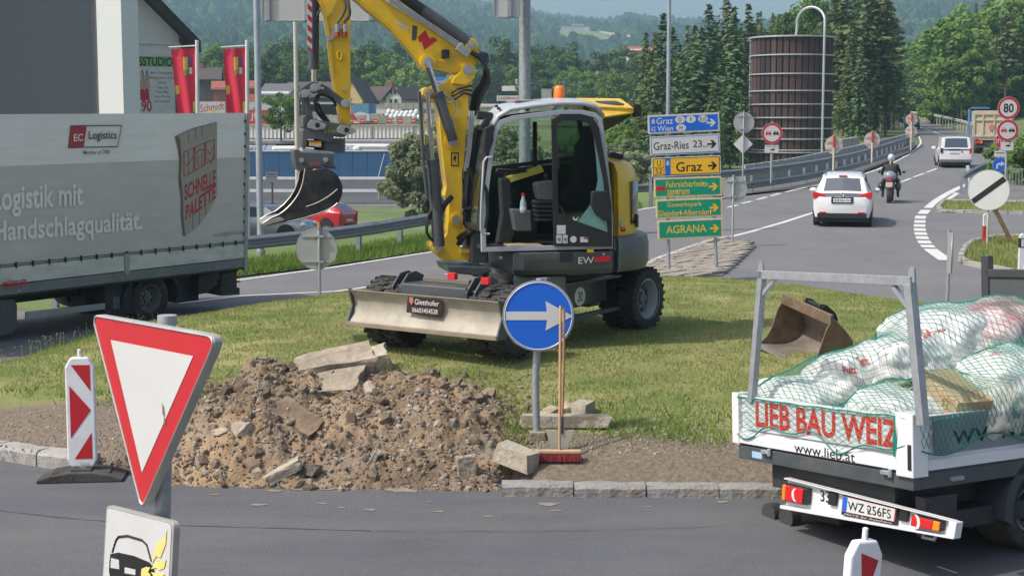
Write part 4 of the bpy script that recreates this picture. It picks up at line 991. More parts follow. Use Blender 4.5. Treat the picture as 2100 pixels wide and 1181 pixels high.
def motorway(i, x, z, h, m, bgm):
    pn, w_, h_ = PAN[i]; X, Z = x*w_, z*h_
    if bgm: flat(pn, 'motorway_field', rrect(X-.055, X+.055, Z-h*.6, Z+h*.55, .008), -.0045, bgm)
    flat(pn, 'motorway_symbol', [(X-.035,Z-h*.4),(X-.008,Z+h*.4),(X+.008,Z+h*.4),(X+.035,Z-h*.4),(X+.01,Z-h*.4),(X,Z-.2*h),(X-.01,Z-h*.4)], -.007, m); flat(pn, 'motorway_symbol', rrect(X-.045, X+.045, Z+h*.08, Z+h*.17, .004), -.0085, m)
motorway(0,.075,.68,.13,SWH,None); LT(0,'A2',.04,.105,.13,.4,SWH,.004)
LT(1,'Graz-Ries',.05,.55,.28,.7,SBLK); LT(1,'23',.61,.74,.33,.7,SBLK); LT(1,'km',.755,.83,.3,.42,SBLK,.004)
LT(2,'U',.075,.13,.55,.85,SBLK); LT(2,'52',.05,.15,.14,.42,SBLK); LT(2,'Graz',.35,.73,.2,.72,SBLK,.012)
flat(PAN[2][0],'divider',rrect(.17*PAN[2][1],.175*PAN[2][1],.02,PAN[2][2]-.02,.001),-.005,SBLK); flat(PAN[2][0],'divider',rrect(.03,.17*PAN[2][1],.47*PAN[2][2],.49*PAN[2][2],.001),-.005,SBLK)
pn, w_, h_ = PAN[2]; flat(pn, 'motorway_field', rrect(.19*w_,.27*w_,.08*h_,.92*h_,.008), -.0045, SBLU); motorway(2,.23,.7,.12,SWH,None); LT(2,'A2',.195,.265,.14,.42,SWH,.004)
LT(3,'Fahrsicherheits-',.18,.81,.5,.82,SYEL,.004); LT(3,'zentrum',.19,.52,.12,.42,SYEL,.004)
pn, w_, h_ = PAN[3]; flat(pn, 'logo_field', rrect(.03*w_,.17*w_,.34*h_,.58*h_,.004), -.0045, SRED); LT(3,'ARBÖ',.04,.165,.36,.56,SWH,.006)
LT(4,'Gewerbepark',.17,.69,.52,.84,SYEL,.004); LT(4,'Gleisdorf-Albersdorf',.025,.84,.12,.42,SYEL,.004)
LT(5,'AGRANA',.13,.75,.3,.72,SYEL,.006)
# prohibition signs
def carfront(parent, x, z, s, m, y):
    P = [(-.5,-.2),(-.5,.12),(-.38,.2),(-.28,.5),(.28,.5),(.38,.2),(.5,.12),(.5,-.2),(.42,-.2),(.42,-.4),(.26,-.4),(.26,-.2),(-.26,-.2),(-.26,-.4),(-.42,-.4),(-.42,-.2)]
    flat(parent, 'car_symbol', [(x+a*s, z+b*s*.85) for a, b in P], y, m)
    flat(parent, 'car_window_symbol', [(x+a*s, z+b*s*.85) for a, b in [(-.24,.2),(-.2,.4),(.2,.4),(.24,.2)]], y-.002, SWH)
def redring(label, px, pyb, D, pyc, rpx, what, yaw=0, plus=None, z=None):
    root, F, h = post('road_sign', label, 'road sign', px, pyb, D, pyc-rpx-2, yaw, .035)
    discs(root, F, D, [(pyc, rpx, what)]); return root, F
def discs(root, F, D, lst):
    for pyc, rpx, what in lst:
        r = rpx*D/FPX; zc = pz(pyc, D)-F.M.translation.z
        discplate(root, 0, zc, r, -.06, SWH); b = MB(); n = 48; ro, ri = r*.985, r*.78; vs = []
        for k in range(n): a = 2*math.pi*k/n; vs += [(ro*math.cos(a), -.062, zc+ro*math.sin(a)), (ri*math.cos(a), -.062, zc+ri*math.sin(a))]
        b.add(vs, [(2*k, 2*((k+1) % n), 2*((k+1) % n)+1, 2*k+1) for k in range(n)]); b.build('red_ring', SRED, root)
        if what == '80': lettering(root, '80', -r*.47, r*.47, zc-r*.42, zc+r*.42, -.064, SBLK, bold=.02)
        else: carfront(root, -r*.36, zc, r*.56, SRED, -.064); carfront(root, r*.38, zc, r*.56, SBLK, -.064)
r1, F1 = redring('red-ringed no-overtaking sign with a small tow truck plate in front of the silo', 1581,370,52, 274,21, 'no')
zc = pz(305,52)-F1.M.translation.z; w = 14*52/FPX
MB().box(-w, w, -.05, -.04, zc-.13, zc+.12).build('extra_plate', SWH, r1, bevel=.003); flat(r1, 'tow_truck_symbol', [(a*w+.03, zc-.04+b_*w) for a, b_ in [(-.3,-.1),(-.3,.1),(.0,.1),(.3,.4),(.32,.35),(.1,.05),(.3,.05),(.3,-.1)]], -.052, SBLK); lettering(r1, 'ausgenommen', -w*.8, w*.8, zc+.05, zc+.09, -.052, SBLK, bold=.002)
rt, Ft, ht = post('road_sign', 'pole at the right edge with an 80 speed limit above a no-overtaking sign', 'road sign', 2062,365,47, 200, 0, .035)
discs(rt, Ft, 47, [(222,22,'80'),(268,21.5,'no')])
zc = pz(298,47)-Ft.M.translation.z; MB().box(-.2,.2,-.05,-.04,zc-.17,zc+.09).build('extra_plate', SWH, rt, bevel=.003); flat(rt, 'tow_truck_symbol', [(a*.25+.03, zc-.02+b_*.25) for a, b_ in [(-.3,-.1),(-.3,.1),(.0,.1),(.3,.4),(.32,.35),(.1,.05),(.3,.05),(.3,-.1)]], -.052, SBLK)
rs, Fs, hs = post('stop_sign', 'small red octagonal STOP sign on its own post overlapping the no-overtaking sign', 'road sign', 2048,375,58, 276, 0, .032)
zc = pz(290,58)-Fs.M.translation.z; rr = 14*58/FPX
oc = [(rr*1.03*math.cos(R(22.5+45*k)), zc+rr*1.03*math.sin(R(22.5+45*k))) for k in range(8)]
MB().prism(oc, -.05, -.04).build('sign_plate', SWH, rs); flat(rs, 'red_face', [(a*.94, zc+(b_-zc)*.94) for a, b_ in oc], -.051, SRED); lettering(rs, 'STOP', -rr*.72, rr*.72, zc-rr*.33, zc+rr*.33, -.053, SWH, bold=.015)
zc = pz(316,58)-Fs.M.translation.z; MB().box(-.22,.22,-.05,-.04,zc-.12,zc+.12).build('extra_plate', SWH, rs); flat(rs, 'bar_symbol', rrect(-.17,.17,zc+.02,zc+.05,.005), -.051, SBLK)
rb, Fb, hb = post('road_sign', 'round blue turn-right sign with a curved white arrow below the STOP sign', 'road sign', 2047,400,50, 320, 0, .032)
zc = pz(338,50)-Fb.M.translation.z; rr = 14.5*50/FPX; discplate(rb, 0, zc, rr, -.05, SBLU)
cv = [(-.42,-.5),(-.42,-.1)]+[(-.1+.32*math.cos(R(a)), -.1+.32*math.sin(R(a))) for a in range(170, 89, -16)]+[(.15,.22),(.15,.42),(.62,.1),(.15,-.22),(.15,-.02),(-.08,-.02)]+[(-.1+.1*math.cos(R(a)), -.1+.1*math.sin(R(a))) for a in range(110, 181, 20)]+[(-.2,-.5)]
flat(rb, 'arrow', [(a*rr*1.15, zc+b_*rr*1.15) for a, b_ in cv], -.053, SWH)
# end of restrictions sign
D = 38.5; rd, Fd, hd = post('road_sign', 'large round white sign with one diagonal black bar at the right edge of the road', 'road sign', 2024,512,D, 352, -24, .03, mat('grey_post', (.4,.38,.35), .6))
zc = pz(390,D)-Fd.M.translation.z; rr = 41*D/FPX; discplate(rd, 0, zc, rr, -.06, SWH)
c_, s_ = math.cos(R(38)), math.sin(R(38)); bw = .11*rr*1.25
flat(rd, 'black_bar', [(c_*a*rr-s_*b_, zc+s_*a*rr+c_*b_) for a, b_ in [(-.96,-bw),(.96,-bw),(.96,bw),(-.96,bw)]], -.063, SBLK)
q = Fd.loc(2040,430,.05); q2 = Fd.loc(2085,520,.05); MB().beam((q[0],.1,q[1]),(q2[0],.6,q2[1]-.1),.1,.08).build('wooden_brace', mat('brace_wood', (.42,.25,.13), .7, var=.2), rd, bevel=.006)
# white marker posts
for px, top, bot, D, lab in ((2019,437,506,39,'short red-banded white marker post under the diagonal-bar sign'),(2094,478,545,31,'white marker post with a black top at the right picture edge')):
    p = AT(px, bot, D); F = Frame(p, 0); o = thing('marker_post', F, lab, 'marker post'); h = (bot-top)*D/FPX
    MB().prism([(-.06,-.1),(.06,-.1),(.06,h-.02),(.0,h),(-.06,h-.05)], -.04, .04).build('post_body', WHD, o, bevel=.01)
    if px < 2050: MB().box(-.064,.064,-.044,.044,.02,h*.62).build('red_band', RW, o)
    else: MB().box(-.063,.063,-.043,.043,h-.3,h-.1).build('black_band', BLK, o); MB().box(-.025,.025,-.05,-.04,h-.28,h-.12).build('reflector', SWH, o)
p = AT(1984,377,66); F = Frame(p, 0); o = thing('marker_post', F, 'slim pale leaning marker post at the road edge right of the white van', 'marker post'); MB().beam((.15,0,-.1),(-.02,0,.8),.12,.1).build('post_body', WHD, o, bevel=.01)
# edge-on sign right
D = 24.6; p = AT(1942, 640, D); F = Frame(p, 72, 0); o = thing('road_sign', F, 'round sign seen nearly edge-on behind the lawn, left of the tipper headboard', 'road sign')
zt = pz(470, D)-p.z; MB().tube([(0,0,-.1),(0,.0,zt)], .03, 12).build('pole', GALV, o, 50)
zc = pz(519, D)-p.z; discplate(o, 0, zc, .335, -.06, ALU); MB().box(-.03,.03,-.055,.01,zc-.34,zc+.34).build('clamp', ALU, o, bevel=.005)
for c in o.children:
    if not c.name.startswith('pole'): c.location = (0,0,0)
# guardrails
def guardrail(label, pts, h=.75, post_every=2.0, yoff=0, group=None, side=1, z=None, m=None):
    root = thing('guardrail', (0,0,0), label, 'guardrail', group); m = m or mat('dark_galvanised_rail', (.23,.25,.27), .5, .35, var=.12, sc=5)
    q = [Vector(p) for p in pts]; L_ = 0; segs = []
    prof = [(0,-.155),(.02,-.13),(.08,-.1),(.08,-.06),(.02,-.02),(.02,.02),(.08,.06),(.08,.1),(.02,.13),(0,.155),(-.012,.155),(.0,.13),(.065,.1),(.065,.06),(.005,.02),(.005,-.02),(.065,-.06),(.065,-.1),(.0,-.13),(-.012,-.155)]
    rings = []
    for i, p in enumerate(q):
        t = (q[min(i+1, len(q)-1)]-q[max(i-1, 0)]); t.z = 0; t.normalize(); n_ = Vector((t.y, -t.x, 0))*side
        rings.append([p+n_*a+Vector((0,0,h-.155+b)) for a, b in prof])
    MB().loft(rings).build('rail_beam', m, root, 30)
    pm = MB().box(-.04,.04,-.06,.06,-.5,h-.02).mesh('post', m); s = 0
    for a, b in zip(q, q[1:]):
        d = (b-a); L_ = d.length
        while s < L_:
            c = a+d*(s/L_); o = bpy.data.objects.new('post', pm); COL.objects.link(o); o.parent = root; n_ = Vector((d.y, -d.x, 0)).normalized()*side
            o.location = c-n_*.07; o.rotation_euler = (0,0,math.atan2(d.y, d.x)); s += post_every
        s -= L_
    return root
def gpts(pxs, dz=0): return [G(a, b, dz) for a, b in pxs]
guardrail('galvanised guardrail on the left verge, in front of the parked cars', gpts(smoothpts([(120,610),(300,577),(440,560),(570,545),(725,524),(870,497),(960,480),(1100,454),(1260,424),(1338,418)], 3), .03))
guardrail('double guardrail along the bridge side of the road, right of the direction signs', gpts(smoothpts([(1338,418),(1440,402),(1528,393),(1660,371),(1760,345),(1840,316),(1868,303),(1876,296)], 3), .06), .98, 2.6)
guardrail('lower guardrail band just in front of the bridge guardrail', gpts(smoothpts([(1520,399),(1600,387),(1670,374),(1760,351),(1840,322),(1866,312),(1874,303)], 3), .0), .5, 9)
guardrail('far pale guardrail on the outside of the distant bend', gpts(smoothpts([(1868,243),(1900,247),(1950,259),(1990,272),(2030,286)], 3), .3), 1.0, 4, m=mat('pale_rail', (.5,.48,.44), .6, .2))
guardrail('guardrail curving behind the dump truck at the right edge', gpts(smoothpts([(1975,392),(2010,370),(2050,352),(2085,330),(2100,318),(2130,300)], 3), .1), .75, 2.5)
sheet('bridge_edge_strip', [q[:2] for q in gpts([(1440,407),(1528,399),(1660,384),(1760,356),(1840,326),(1868,311),(1880,296),(1874,290),(1840,306),(1760,334),(1660,360),(1528,382),(1440,392)], 0)], .012, mat('dark_edge_concrete', (.12,.12,.12), .85, var=.15))
# bridge parapet with panels
def wallrun(name, label, cat, pts, h, th, m, seg=None, pn='panel', cap=None, zoff=0):
    root = thing(name, (0,0,0), label, cat)
    for a, b in zip(pts, pts[1:]):
        a, b = Vector(a), Vector(b); d = b-a; L_ = Vector((d.x, d.y, 0)).length; n = max(1, round(L_/(seg or L_))); yaw = math.atan2(d.y, d.x)
        for i in range(n):
            p = a+d*((i+.5)/n); z = p.z+zoff
            M = Matrix.Translation((p.x, p.y, z)) @ Matrix.Rotation(yaw, 4, 'Z') @ Matrix.Rotation(-math.atan2(d.z, L_), 4, 'Y')
            MB().box(-L_/n/2+.03, L_/n/2-.03, -th/2, th/2, -1.2, h).build(pn, m, root, M=M)
    return root
PPR = [AT(1526,339,72),AT(1623,325,78),AT(1690,312,84),AT(1760,298,92),AT(1830,282,106),AT(1862,275,114)]
wallrun('bridge_parapet', 'ribbed grey bridge parapet of upright panels between guardrail and silo', 'parapet', PPR, 0, .12, mat('grey_parapet', (.40,.41,.39), .7, var=.12, sc=2, dirt=(.25,.25,.23)), 1.1)
wallrun('concrete_wall', 'pale concrete wall segments behind the parapet below the first round sign back', 'wall', [AT(1722,318,95), AT(1758,312,100)], 1.0, .3, CONC, 3)
wallrun('concrete_wall', 'pale noise barrier wall behind the far guardrail at the road bend', 'wall', [AT(1893,240,255), AT(1935,246,240), AT(1962,255,225)], 1.6, .3, mat('pale_barrier', (.45,.44,.41), .8), 6, zoff=1.2)
# railing right
root = thing('railing', (0,0,0), 'grey vertical-bar railing at the right edge below the blue turn-right sign', 'railing')
A_, B_ = AT(2062,394,60), AT(2160,398,60); A_.z -= .0; d = B_-A_; h = 48*60/FPX
for zz, nm in ((h,'top_rail'),(.08,'bottom_rail')): MB().beam(A_+Vector((0,0,zz)), B_+Vector((0,0,zz)), .05).build(nm, GALV, root)
bm_ = MB().box(-.012,.012,-.012,.012,.08,h).mesh('baluster', GALV)
for i in range(16): o = bpy.data.objects.new('baluster', bm_); COL.objects.link(o); o.parent = root; o.location = A_+d*((i+.3)/16)
# masts
def mast(label, px, D, zb, ytop, r0, r1, lean=0, m=None, name='lamp_mast'):
    p = AT(px, 263, D); p.z = zb; F = Frame(p, 0, lean); o = thing(name, F, label, 'mast'); h = pz(ytop, D)-zb
    MB().lathe([(r0,-.3),(r0*.98,h*.2),(r1,h),(.01,h+.02)], (0,0,0), n=18).build('shaft', m or mat('mast_zinc', (.38,.42,.46), .5, .4, var=.12, sc=3), o, 50)
    MB().lathe([(r0*1.3,-.3),(r0*1.3,.35),(r0,.36)], (0,0,0), n=18).build('base_collar', GALV, o, 50); return o, F
mast('tall slim grey lamp mast rising behind the rear end of the lorry', 530.5, 36, -.4, -260, .085, .07)
mast('thick mottled grey gantry mast rising behind the excavator cab', 1076, 41, -.3, -300, .165, .15, m=mat('mottled_zinc', (.33,.36,.37), .55, .4, var=.2, sc=9))
mast('slim grey lamp mast behind the direction signs', 1369.5, 62, -.2, -200, .085, .075)
mast('cream coloured mast left of the bucket linkage, behind the big sign back', 609, 70, -2, 25, .12, .1, m=mat('cream_mast', (.6,.56,.47), .6, var=.06))
mast('thin far lamp mast before the wood, at the road bend', 1855, 170, 2.4, 132, .1, .07)
mast('small distant lamp mast between open hood and direction signs', 1258, 150, -2, 268, .07, .06); mast('distant lamp mast right next to the direction signs', 1290, 150, -2, 268, .07, .06)
# gantry sign backs
def gantry(label, quad, D, m, parts):
    p = AT(quad[0], quad[3], D); F = Frame(p, 2); o = thing('gantry_sign', F, label, 'sign back')
    k = D/FPX; w = (quad[2]-quad[0])*k; h = (quad[3]-quad[1])*k
    MB().prism(rrect(0, w, 0, h, .08), 0, .05).build('panel', m, o, bevel=.01)
    b = MB(); P_ = rrect(0.0, w, 0, h, .08); b.tube([(a, -.01, c) for a, c in P_], .03, 6, True); b.build('frame', GALV, o, 50)
    for x in parts: MB().box((x-quad[0])*k-.06, (x-quad[0])*k+.06, -.09, -.002, -.0, h).build('rib', GALV, o, bevel=.01)
    return o, F
SB2 = mat('dull_white_sign_back', (.5,.5,.49), .55, .1, var=.05, sc=1.5, dirt=(.38,.38,.36), damt=.4)
o, F = gantry('wide dull white back of an overhead sign behind the excavator arm at the top', (538,-130,795,43), 44, SB2, [550,627,757])

o, F = gantry('small dull white back of an overhead sign left of the gantry mast', (1013,-120,1064,36), 40.5, SB2, [1044])
# wooden notice post behind the lorry
p = AT(559, 420, 62); p.z = -2.2; F = Frame(p, 5); o = thing('notice_board', F, 'small white notice board on a wooden stake beyond the guardrail', 'notice board'); k = 62/FPX; zt = pz(353,62)+2.2
MB().box(-.04,.04,0,.05,-.3,zt-.1).build('stake', mat('brace_wood', (1,1,1)), o); MB().box(-.26,.22,-.03,0,zt-.42,zt).build('board', WHD, o, bevel=.004)
lettering(o, 'PARKEN', -.2,.16,zt-.12,zt-.05,-.035,SBLK, bold=.01); lettering(o, 'NUR FÜR KUNDEN', -.2,.16,zt-.22,zt-.16,-.035,SBLK, bold=.004)
# ================================================================ EXCAVATOR
EX = thing('wheeled_excavator', Frame((.09,18.75,.27), 0), 'yellow and grey wheeled excavator with raised boom standing on the roundabout lawn', 'excavator')
EO = Vector((.09,18.75,.27))
UP = Frame(EO, 12.5)                        # upper carriage, X towards the tail
UC = Frame(EO, 54.2)                        # undercarriage, X towards the rear axle
IEX = Frame(EO, 0).I
def U(mb, name, m, parent=EX, smooth=None, bevel=0, F=UP): 
    return mb.build(name, m, parent, smooth, bevel, M=(IEX @ F.M) if parent is EX else None)
def Ptr(pts, c=-.17): return UP.poly(pts, c)
def P3(px, py, c=-.17): return UP.p3(px, py, c)
# --- undercarriage
b = MB(); b.box(-1.5,1.5,-.38,.38,.42,.78); b.box(-1.75,-1.2,-.5,.5,.5,.8); b.box(1.2,1.72,-.5,.5,.48,.74)
U(b, 'chassis', DG, bevel=.02, F=UC)
U(MB().lathe([(.6,.78),(.62,.86),(.55,.9)], (0,0,0), n=40), 'slewing_ring', DG, smooth=40, F=UC)
for x in (-1.445, 1.445):
    b = MB(); b.cyl((x,-.75,.41),(x,.75,.41),.09); b.box(x-.16,x+.16,-.22,.22,.26,.56); U(b, 'axle', DG, smooth=40, bevel=.01, F=UC)
def tyre(R_, w, parent, M, dual=True, name='wheel', rim=RIM, lugs=26, rr=.6, deep=.13, hub=True):
    root = empty(name, M, parent)
    b = MB(); h = w/2
    b.lathe([(R_*rr,-h*.9),(R_*.8,-h),(R_*.94,-h*.93),(R_*.985,-h*.6),(R_*.985,h*.6),(R_*.94,h*.93),(R_*.8,h),(R_*rr,h*.9),(R_*rr,-h*.9)], (0,0,0), 'Y', 44)
    for k in range(lugs):
        for s in (-1, 1):
            a = 2*math.pi*(k+(.5 if s > 0 else 0))/lugs; Mr = Matrix.Rotation(a, 4, 'Y')
            b.box(-R_*.045, R_*.045, .015*s if s > 0 else -h*.97, h*.97 if s > 0 else -.015, R_*.96, R_*1.015, Mr)
            b.box(-R_*.045, R_*.045, (h*.8 if s > 0 else -h*1.0), (h*1.0 if s > 0 else -h*.8), R_*.85, R_*.99, Mr)
    b.build('tyre', RUB, root, 35)
    r = R_*rr*.995; d = h*.92
    b = MB().lathe([(r+.012,-d-.012),(r+.012,-d+.012),(r*.93,-d+.01),(r*.84,-d+deep*.5),(r*.80,-d+deep)], (0,0,0), 'Y', 40, caps=False)
    b.build('rim', rim, root, 40)
    b = MB().lathe([(r*.84,-d+deep-.002),(r*.5,-d+deep+.02),(r*.28,-d+deep),(r*.26,-d+deep-.05),(.01,-d+deep-.055)], (0,0,0), 'Y', 40, caps=False)
    b.build('wheel_disc', mat('shaded_disc_paint', (.13,.15,.16), .55, dirt=(.2,.18,.15)) if hub else rim, root, 40)  # disc colour darkened to stand for shade inside the wheel dish
    if hub:
        b = MB()
        for k in range(8): a = 2*math.pi*k/8; b.cyl((r*.38*math.cos(a),-d+deep-.02,r*.38*math.sin(a)),(r*.38*math.cos(a),-d+deep+.03,r*.38*math.sin(a)),.018,n=6)
        b.build('wheel_nuts', STEEL, root); b = MB()
        for k in range(8): a = 2*math.pi*(k+.5)/8; b.cyl((r*.64*math.cos(a),-d+deep+.01,r*.64*math.sin(a)),(r*.64*math.cos(a),-d+deep+.004,r*.64*math.sin(a)),r*.1,n=10)
        b.build('hand_holes', BLK, root)
    return root
MUC = IEX @ UC.M
for x in (-1.445, 1.445):
    for y, far in ((-.93,0),(-.66,1),(.66,1),(.93,0)):
        Mw = MUC @ Matrix.Translation((x, y, .415))
        if y > 0: Mw = Mw @ Matrix.Rotation(math.pi, 4, 'Z')
        if x < 0: Mw = Mw @ Matrix.Rotation(R(3), 4, 'Z')
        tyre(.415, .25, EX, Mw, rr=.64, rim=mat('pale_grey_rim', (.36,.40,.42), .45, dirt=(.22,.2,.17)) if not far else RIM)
# toolbox side with step rails, 30 roundel
U(MB().box(-.72,-.3,-.92,-.42,.34,.86), 'tool_box', mat('mid_grey_paint', (.13,.15,.16), .45, var=.08, dirt=(.25,.22,.19)), bevel=.02, F=UC)
U(MB().prism([(-.3,.36),(.98,.42),(.98,.78),(-.3,.8)], -.7, -.42), 'side_tank', DG, bevel=.02, F=UC)
U(MB().beam((-.3,-.86,.3),(.98,-.86,.33),.08,.05), 'step_rail', DG, bevel=.006, F=UC); U(MB().beam((-.3,-.84,.74),(.98,-.84,.74),.16,.03), 'step_rail', DG, bevel=.006, F=UC)
q = UC.loc(1189, 608, -.93)
pl_ = MB().prism(circ(q[0], q[1], .115, 28), -.93, -.935).build('speed_roundel', SWH, EX, M=MUC); lettering(pl_, '30', q[0]-.055, q[0]+.055, q[1]-.065, q[1]+.065, -.938, SBLK, bold=.01)
# dozer blade
prof = [(-1.98,.70),(-1.905,.62),(-1.88,.52),(-1.905,.41),(-1.99,.31)]
b = MB(); out = [(x, z) for x, z in prof]+[(x+.045, z) for x, z in reversed(prof)]
b.prism(out, -1.12, 1.1); U(b, 'dozer_blade', mat('dusty_blade_steel', (.36,.33,.275), .7, .15, col2=(.44,.41,.34), sc=2, bump=.2, bsc=15, dirt=(.2,.18,.15), dsc=3, damt=.6), F=UC, smooth=40, bevel=.004)
U(MB().box(-2.03,-1.965,-1.13,1.11,.27,.32), 'cutting_edge', mat('worn_edge_steel', (.3,.25,.19), .6, .3, var=.15), F=UC, bevel=.004)
for y in (-1.13,1.11): U(MB().prism([(-2.03,.27),(-1.85,.27),(-1.78,.5),(-1.83,.68),(-1.98,.72),(-1.92,.52)], y-.012, y+.012), 'blade_cheek', DG, F=UC, bevel=.003)
for y in (-.35,.35): U(MB().beam((-1.82,y,.44),(-1.2,y,.44),.1,.14), 'blade_arm', DG, F=UC, bevel=.01)
for y in (-.62,-.5,.5,.62): U(MB().prism([(-1.75,.5),(-1.3,.55),(-1.3,.86),(-1.45,.92),(-1.6,.9),(-1.75,.75)], y-.012, y+.012), 'blade_bracket', DG, F=UC, bevel=.004)
bp = MUC @ Matrix.Translation((-1.985,0,0))
pq = [UC.loc(*p, -1.93, 'X') for p in ((840,604),(909,614),(904,651),(834,640))]
b = MB(); b.add([(-1.955,pq[0][0],pq[0][1]),(-1.955,pq[1][0],pq[1][1]),(-1.94,pq[2][0],pq[2][1]),(-1.94,pq[3][0],pq[3][1])], [(0,1,2,3)])
plate = b.build('name_plate', mat('maroon_black_film', (.045,.02,.025), .5), EX, M=MUC)
y0, y1 = pq[0][0], pq[1][0]; zt = (pq[0][1]+pq[1][1])/2; zb = (pq[2][1]+pq[3][1])/2; hh = zt-zb
lettering(plate, 'Gletthofer', y0+(y1-y0)*.2, y0+(y1-y0)*.92, zb+hh*.56, zb+hh*.86, -1.9605, SWH, bold=.008, ax='X')
lettering(plate, '06603454528', y0+(y1-y0)*.12, y0+(y1-y0)*.88, zb+hh*.12, zb+hh*.38, -1.9605, SWH, bold=.008, ax='X')
b = MB(); cx_, cz_ = y0+(y1-y0)*.1, zb+hh*.74; b.add([(-1.96,cx_+.035*a,cz_+.05*c) for a, c in [(-.9,.9),(.9,.9),(.9,-.2),(0,-1),(-.9,-.2)]], [(0,1,2,3,4)]); b.build('crest', mat('crest_copper', (.45,.16,.1), .5), plate)
for px, py in ((929,566),(998,576)):
    q = UC.loc(px, py, -1.72, 'X'); U(MB().box(-1.76,-1.7,q[0]-.055,q[0]+.055,q[1]-.04,q[1]+.04), 'reflector', REDL, F=UC, bevel=.005)
U(MB().box(-1.5,-1.1,-.35,.35,.8,.86), 'front_deck', mat('dusty_deck', (.16,.145,.13), .8), F=UC, bevel=.01)
# --- upper carriage: skirt and counterweight
def planloop(pts, z): return [Vector((x, y, z)) for x, y in pts]
fr = [(-.32,-1.08),(-.2,-1.12),(.9,-1.12)]+[(.42+1.2*math.cos(R(a)), 1.12*math.sin(R(a))) for a in range(-60, 61, 8)]+[(.9,1.12),(-.2,1.12),(-.32,1.08)]
def ins(p, s, c=(.3,0)): return [(c[0]+(x-c[0])*s, c[1]+(y-c[1])*s) for x, y in p]
b = MB(); b.loft([planloop(ins(fr,.95), .88), planloop(fr, .95), planloop(fr, 1.16)]); U(b, 'lower_skirt', DG, smooth=35, bevel=.012)
cw = [(.98,-1.125)]+[(.42+1.24*math.cos(R(a)), 1.15*math.sin(R(a))) for a in range(-60, 61, 6)]+[(.98,1.125)]
b = MB(); b.loft([planloop(ins(cw,.95,(.9,0)), .89), planloop(cw, .97), planloop(cw, 1.2), planloop(ins(cw,.97,(.9,0)), 1.3), planloop(ins(cw,.9,(.9,0)), 1.325)]); U(b, 'counterweight', mat('counterweight_grey', (.085,.10,.105), .42, coat=.1, var=.08, dirt=(.2,.19,.17), damt=.25), smooth=35)
eng = [(1.02,-1.04)]+[(.36+1.12*math.cos(R(a)), 1.06*math.sin(R(a))) for a in range(-52, 53, 6)]+[(1.02,1.04),(.5,1.04),(.5,.0),(.98,0)]
eng = [(1.0,-1.02)]+[(.38+1.13*math.cos(R(a)), 1.07*math.sin(R(a))) for a in range(-56, 57, 6)]+[(1.0,1.04)]
b = MB(); b.loft([planloop(eng, 1.31), planloop(eng, 1.6), planloop(ins(eng,.985,(.9,0)), 1.9), planloop(ins(eng,.95,(.9,0)), 2.1), planloop(ins(eng,.84,(.9,0)), 2.2), planloop(ins(eng,.4,(.9,0)), 2.27)])
U(b, 'engine_cover', YEL, smooth=35)
def patchX(pts, off=.006): 
    return pts
def curved_panel(name, m, a0, a1, z0, z1, r=1.137, ry=1.08, t=.012, nseg=8, parent=EX, inset=0, zs=None):
    b = MB(); ri, ro = [], []
    rows_ = zs or [z0, z1]; g = []
    for z in rows_:
        g.append([Vector((.38+r*math.cos(R(a0+(a1-a0)*k/nseg)), ry*math.sin(R(a0+(a1-a0)*k/nseg)), z)) for k in range(nseg+1)])
    vs = [v for row in g for v in row]; n_ = nseg+1
    b.add(vs, [(j*n_+i, j*n_+i+1, (j+1)*n_+i+1, (j+1)*n_+i) for j in range(len(rows_)-1) for i in range(nseg)])
    o = U(b, name, m, smooth=30); sm_ = o.modifiers.new('thick', 'SOLIDIFY'); sm_.thickness = t; sm_.offset = 0; return o
DOL = mat('olive_mesh_grille', (.30,.22,.02), .6, var=.2, sc=60, bump=.6, bsc=120)
curved_panel('side_grille', DOL, -72, -61, 1.42, 1.92, 1.137, 1.083)
curved_panel('rear_window_panel', mat('dark_glossy_panel', (.05,.055,.06), .15, coat=.5), -39, -24, 1.45, 1.98)
curved_panel('tail_light', REDL, -51, -47, 1.37, 1.43)
curved_panel('rear_latch', BLK, -30, -24, 1.4, 1.55, 1.15, 1.09)
curved_panel('logo_sticker', mat('green_sticker', (.25,.5,.3), .5), -56, -52, 1.44, 1.52)
U(MB().prism([(1.0,2.2),(1.3,2.24),(1.32,2.3),(1.15,2.33)], -.2, .1), 'exhaust_hood', BLK, bevel=.02)
# vents, stickers, lettering on the skirt
sk = UP.loc
def onside(name, quad, m, y=-1.124, bevel=0):
    q = UP.poly(quad, y); return MB().prism(q, y, y-.006).build(name, m, EX, M=IEX @ UP.M, bevel=bevel)
vt = onside('vent_grille', [(1148,518),(1174,518),(1174,537),(1148,537)], BLK)
q = UP.poly([(1186,541),(1218,541),(1218,527),(1186,527)], -1.126)
pk = empty('model_lettering', IEX @ UP.M, EX)
lettering(pk, 'EW', q[0][0], q[1][0], q[0][1], q[2][1], -1.127, mat('silver_film', (.6,.6,.6), .4), bold=.003)
q = UP.poly([(1219,538),(1252,538),(1252,524),(1219,524)], -1.126)
lettering(pk, '100', q[0][0]+.02, q[1][0]-.01, q[0][1]+.015, q[2][1], -1.131, mat('red_film', (.6,.02,.03), .4), bold=.02)
flat(pk, 'red_smear', [(q[0][0],q[0][1]),(q[1][0],q[0][1]+.01),(q[1][0],q[0][1]+.07),(q[0][0]+.1,q[2][1]-.015),(q[0][0],q[0][1]+.05)], -1.127, mat('red_film', (1,1,1)))
onside('warning_sticker', [(1204,511),(1217,511),(1217,518),(1204,518)], SYEL)
for a in ((1027,528),(1238,521)): q = UP.loc(*a, -1.125); MB().cyl((q[0],-1.12,q[1]),(q[0],-1.135,q[1]),.016,n=12).build('bolt', STEEL, EX, M=IEX @ UP.M)
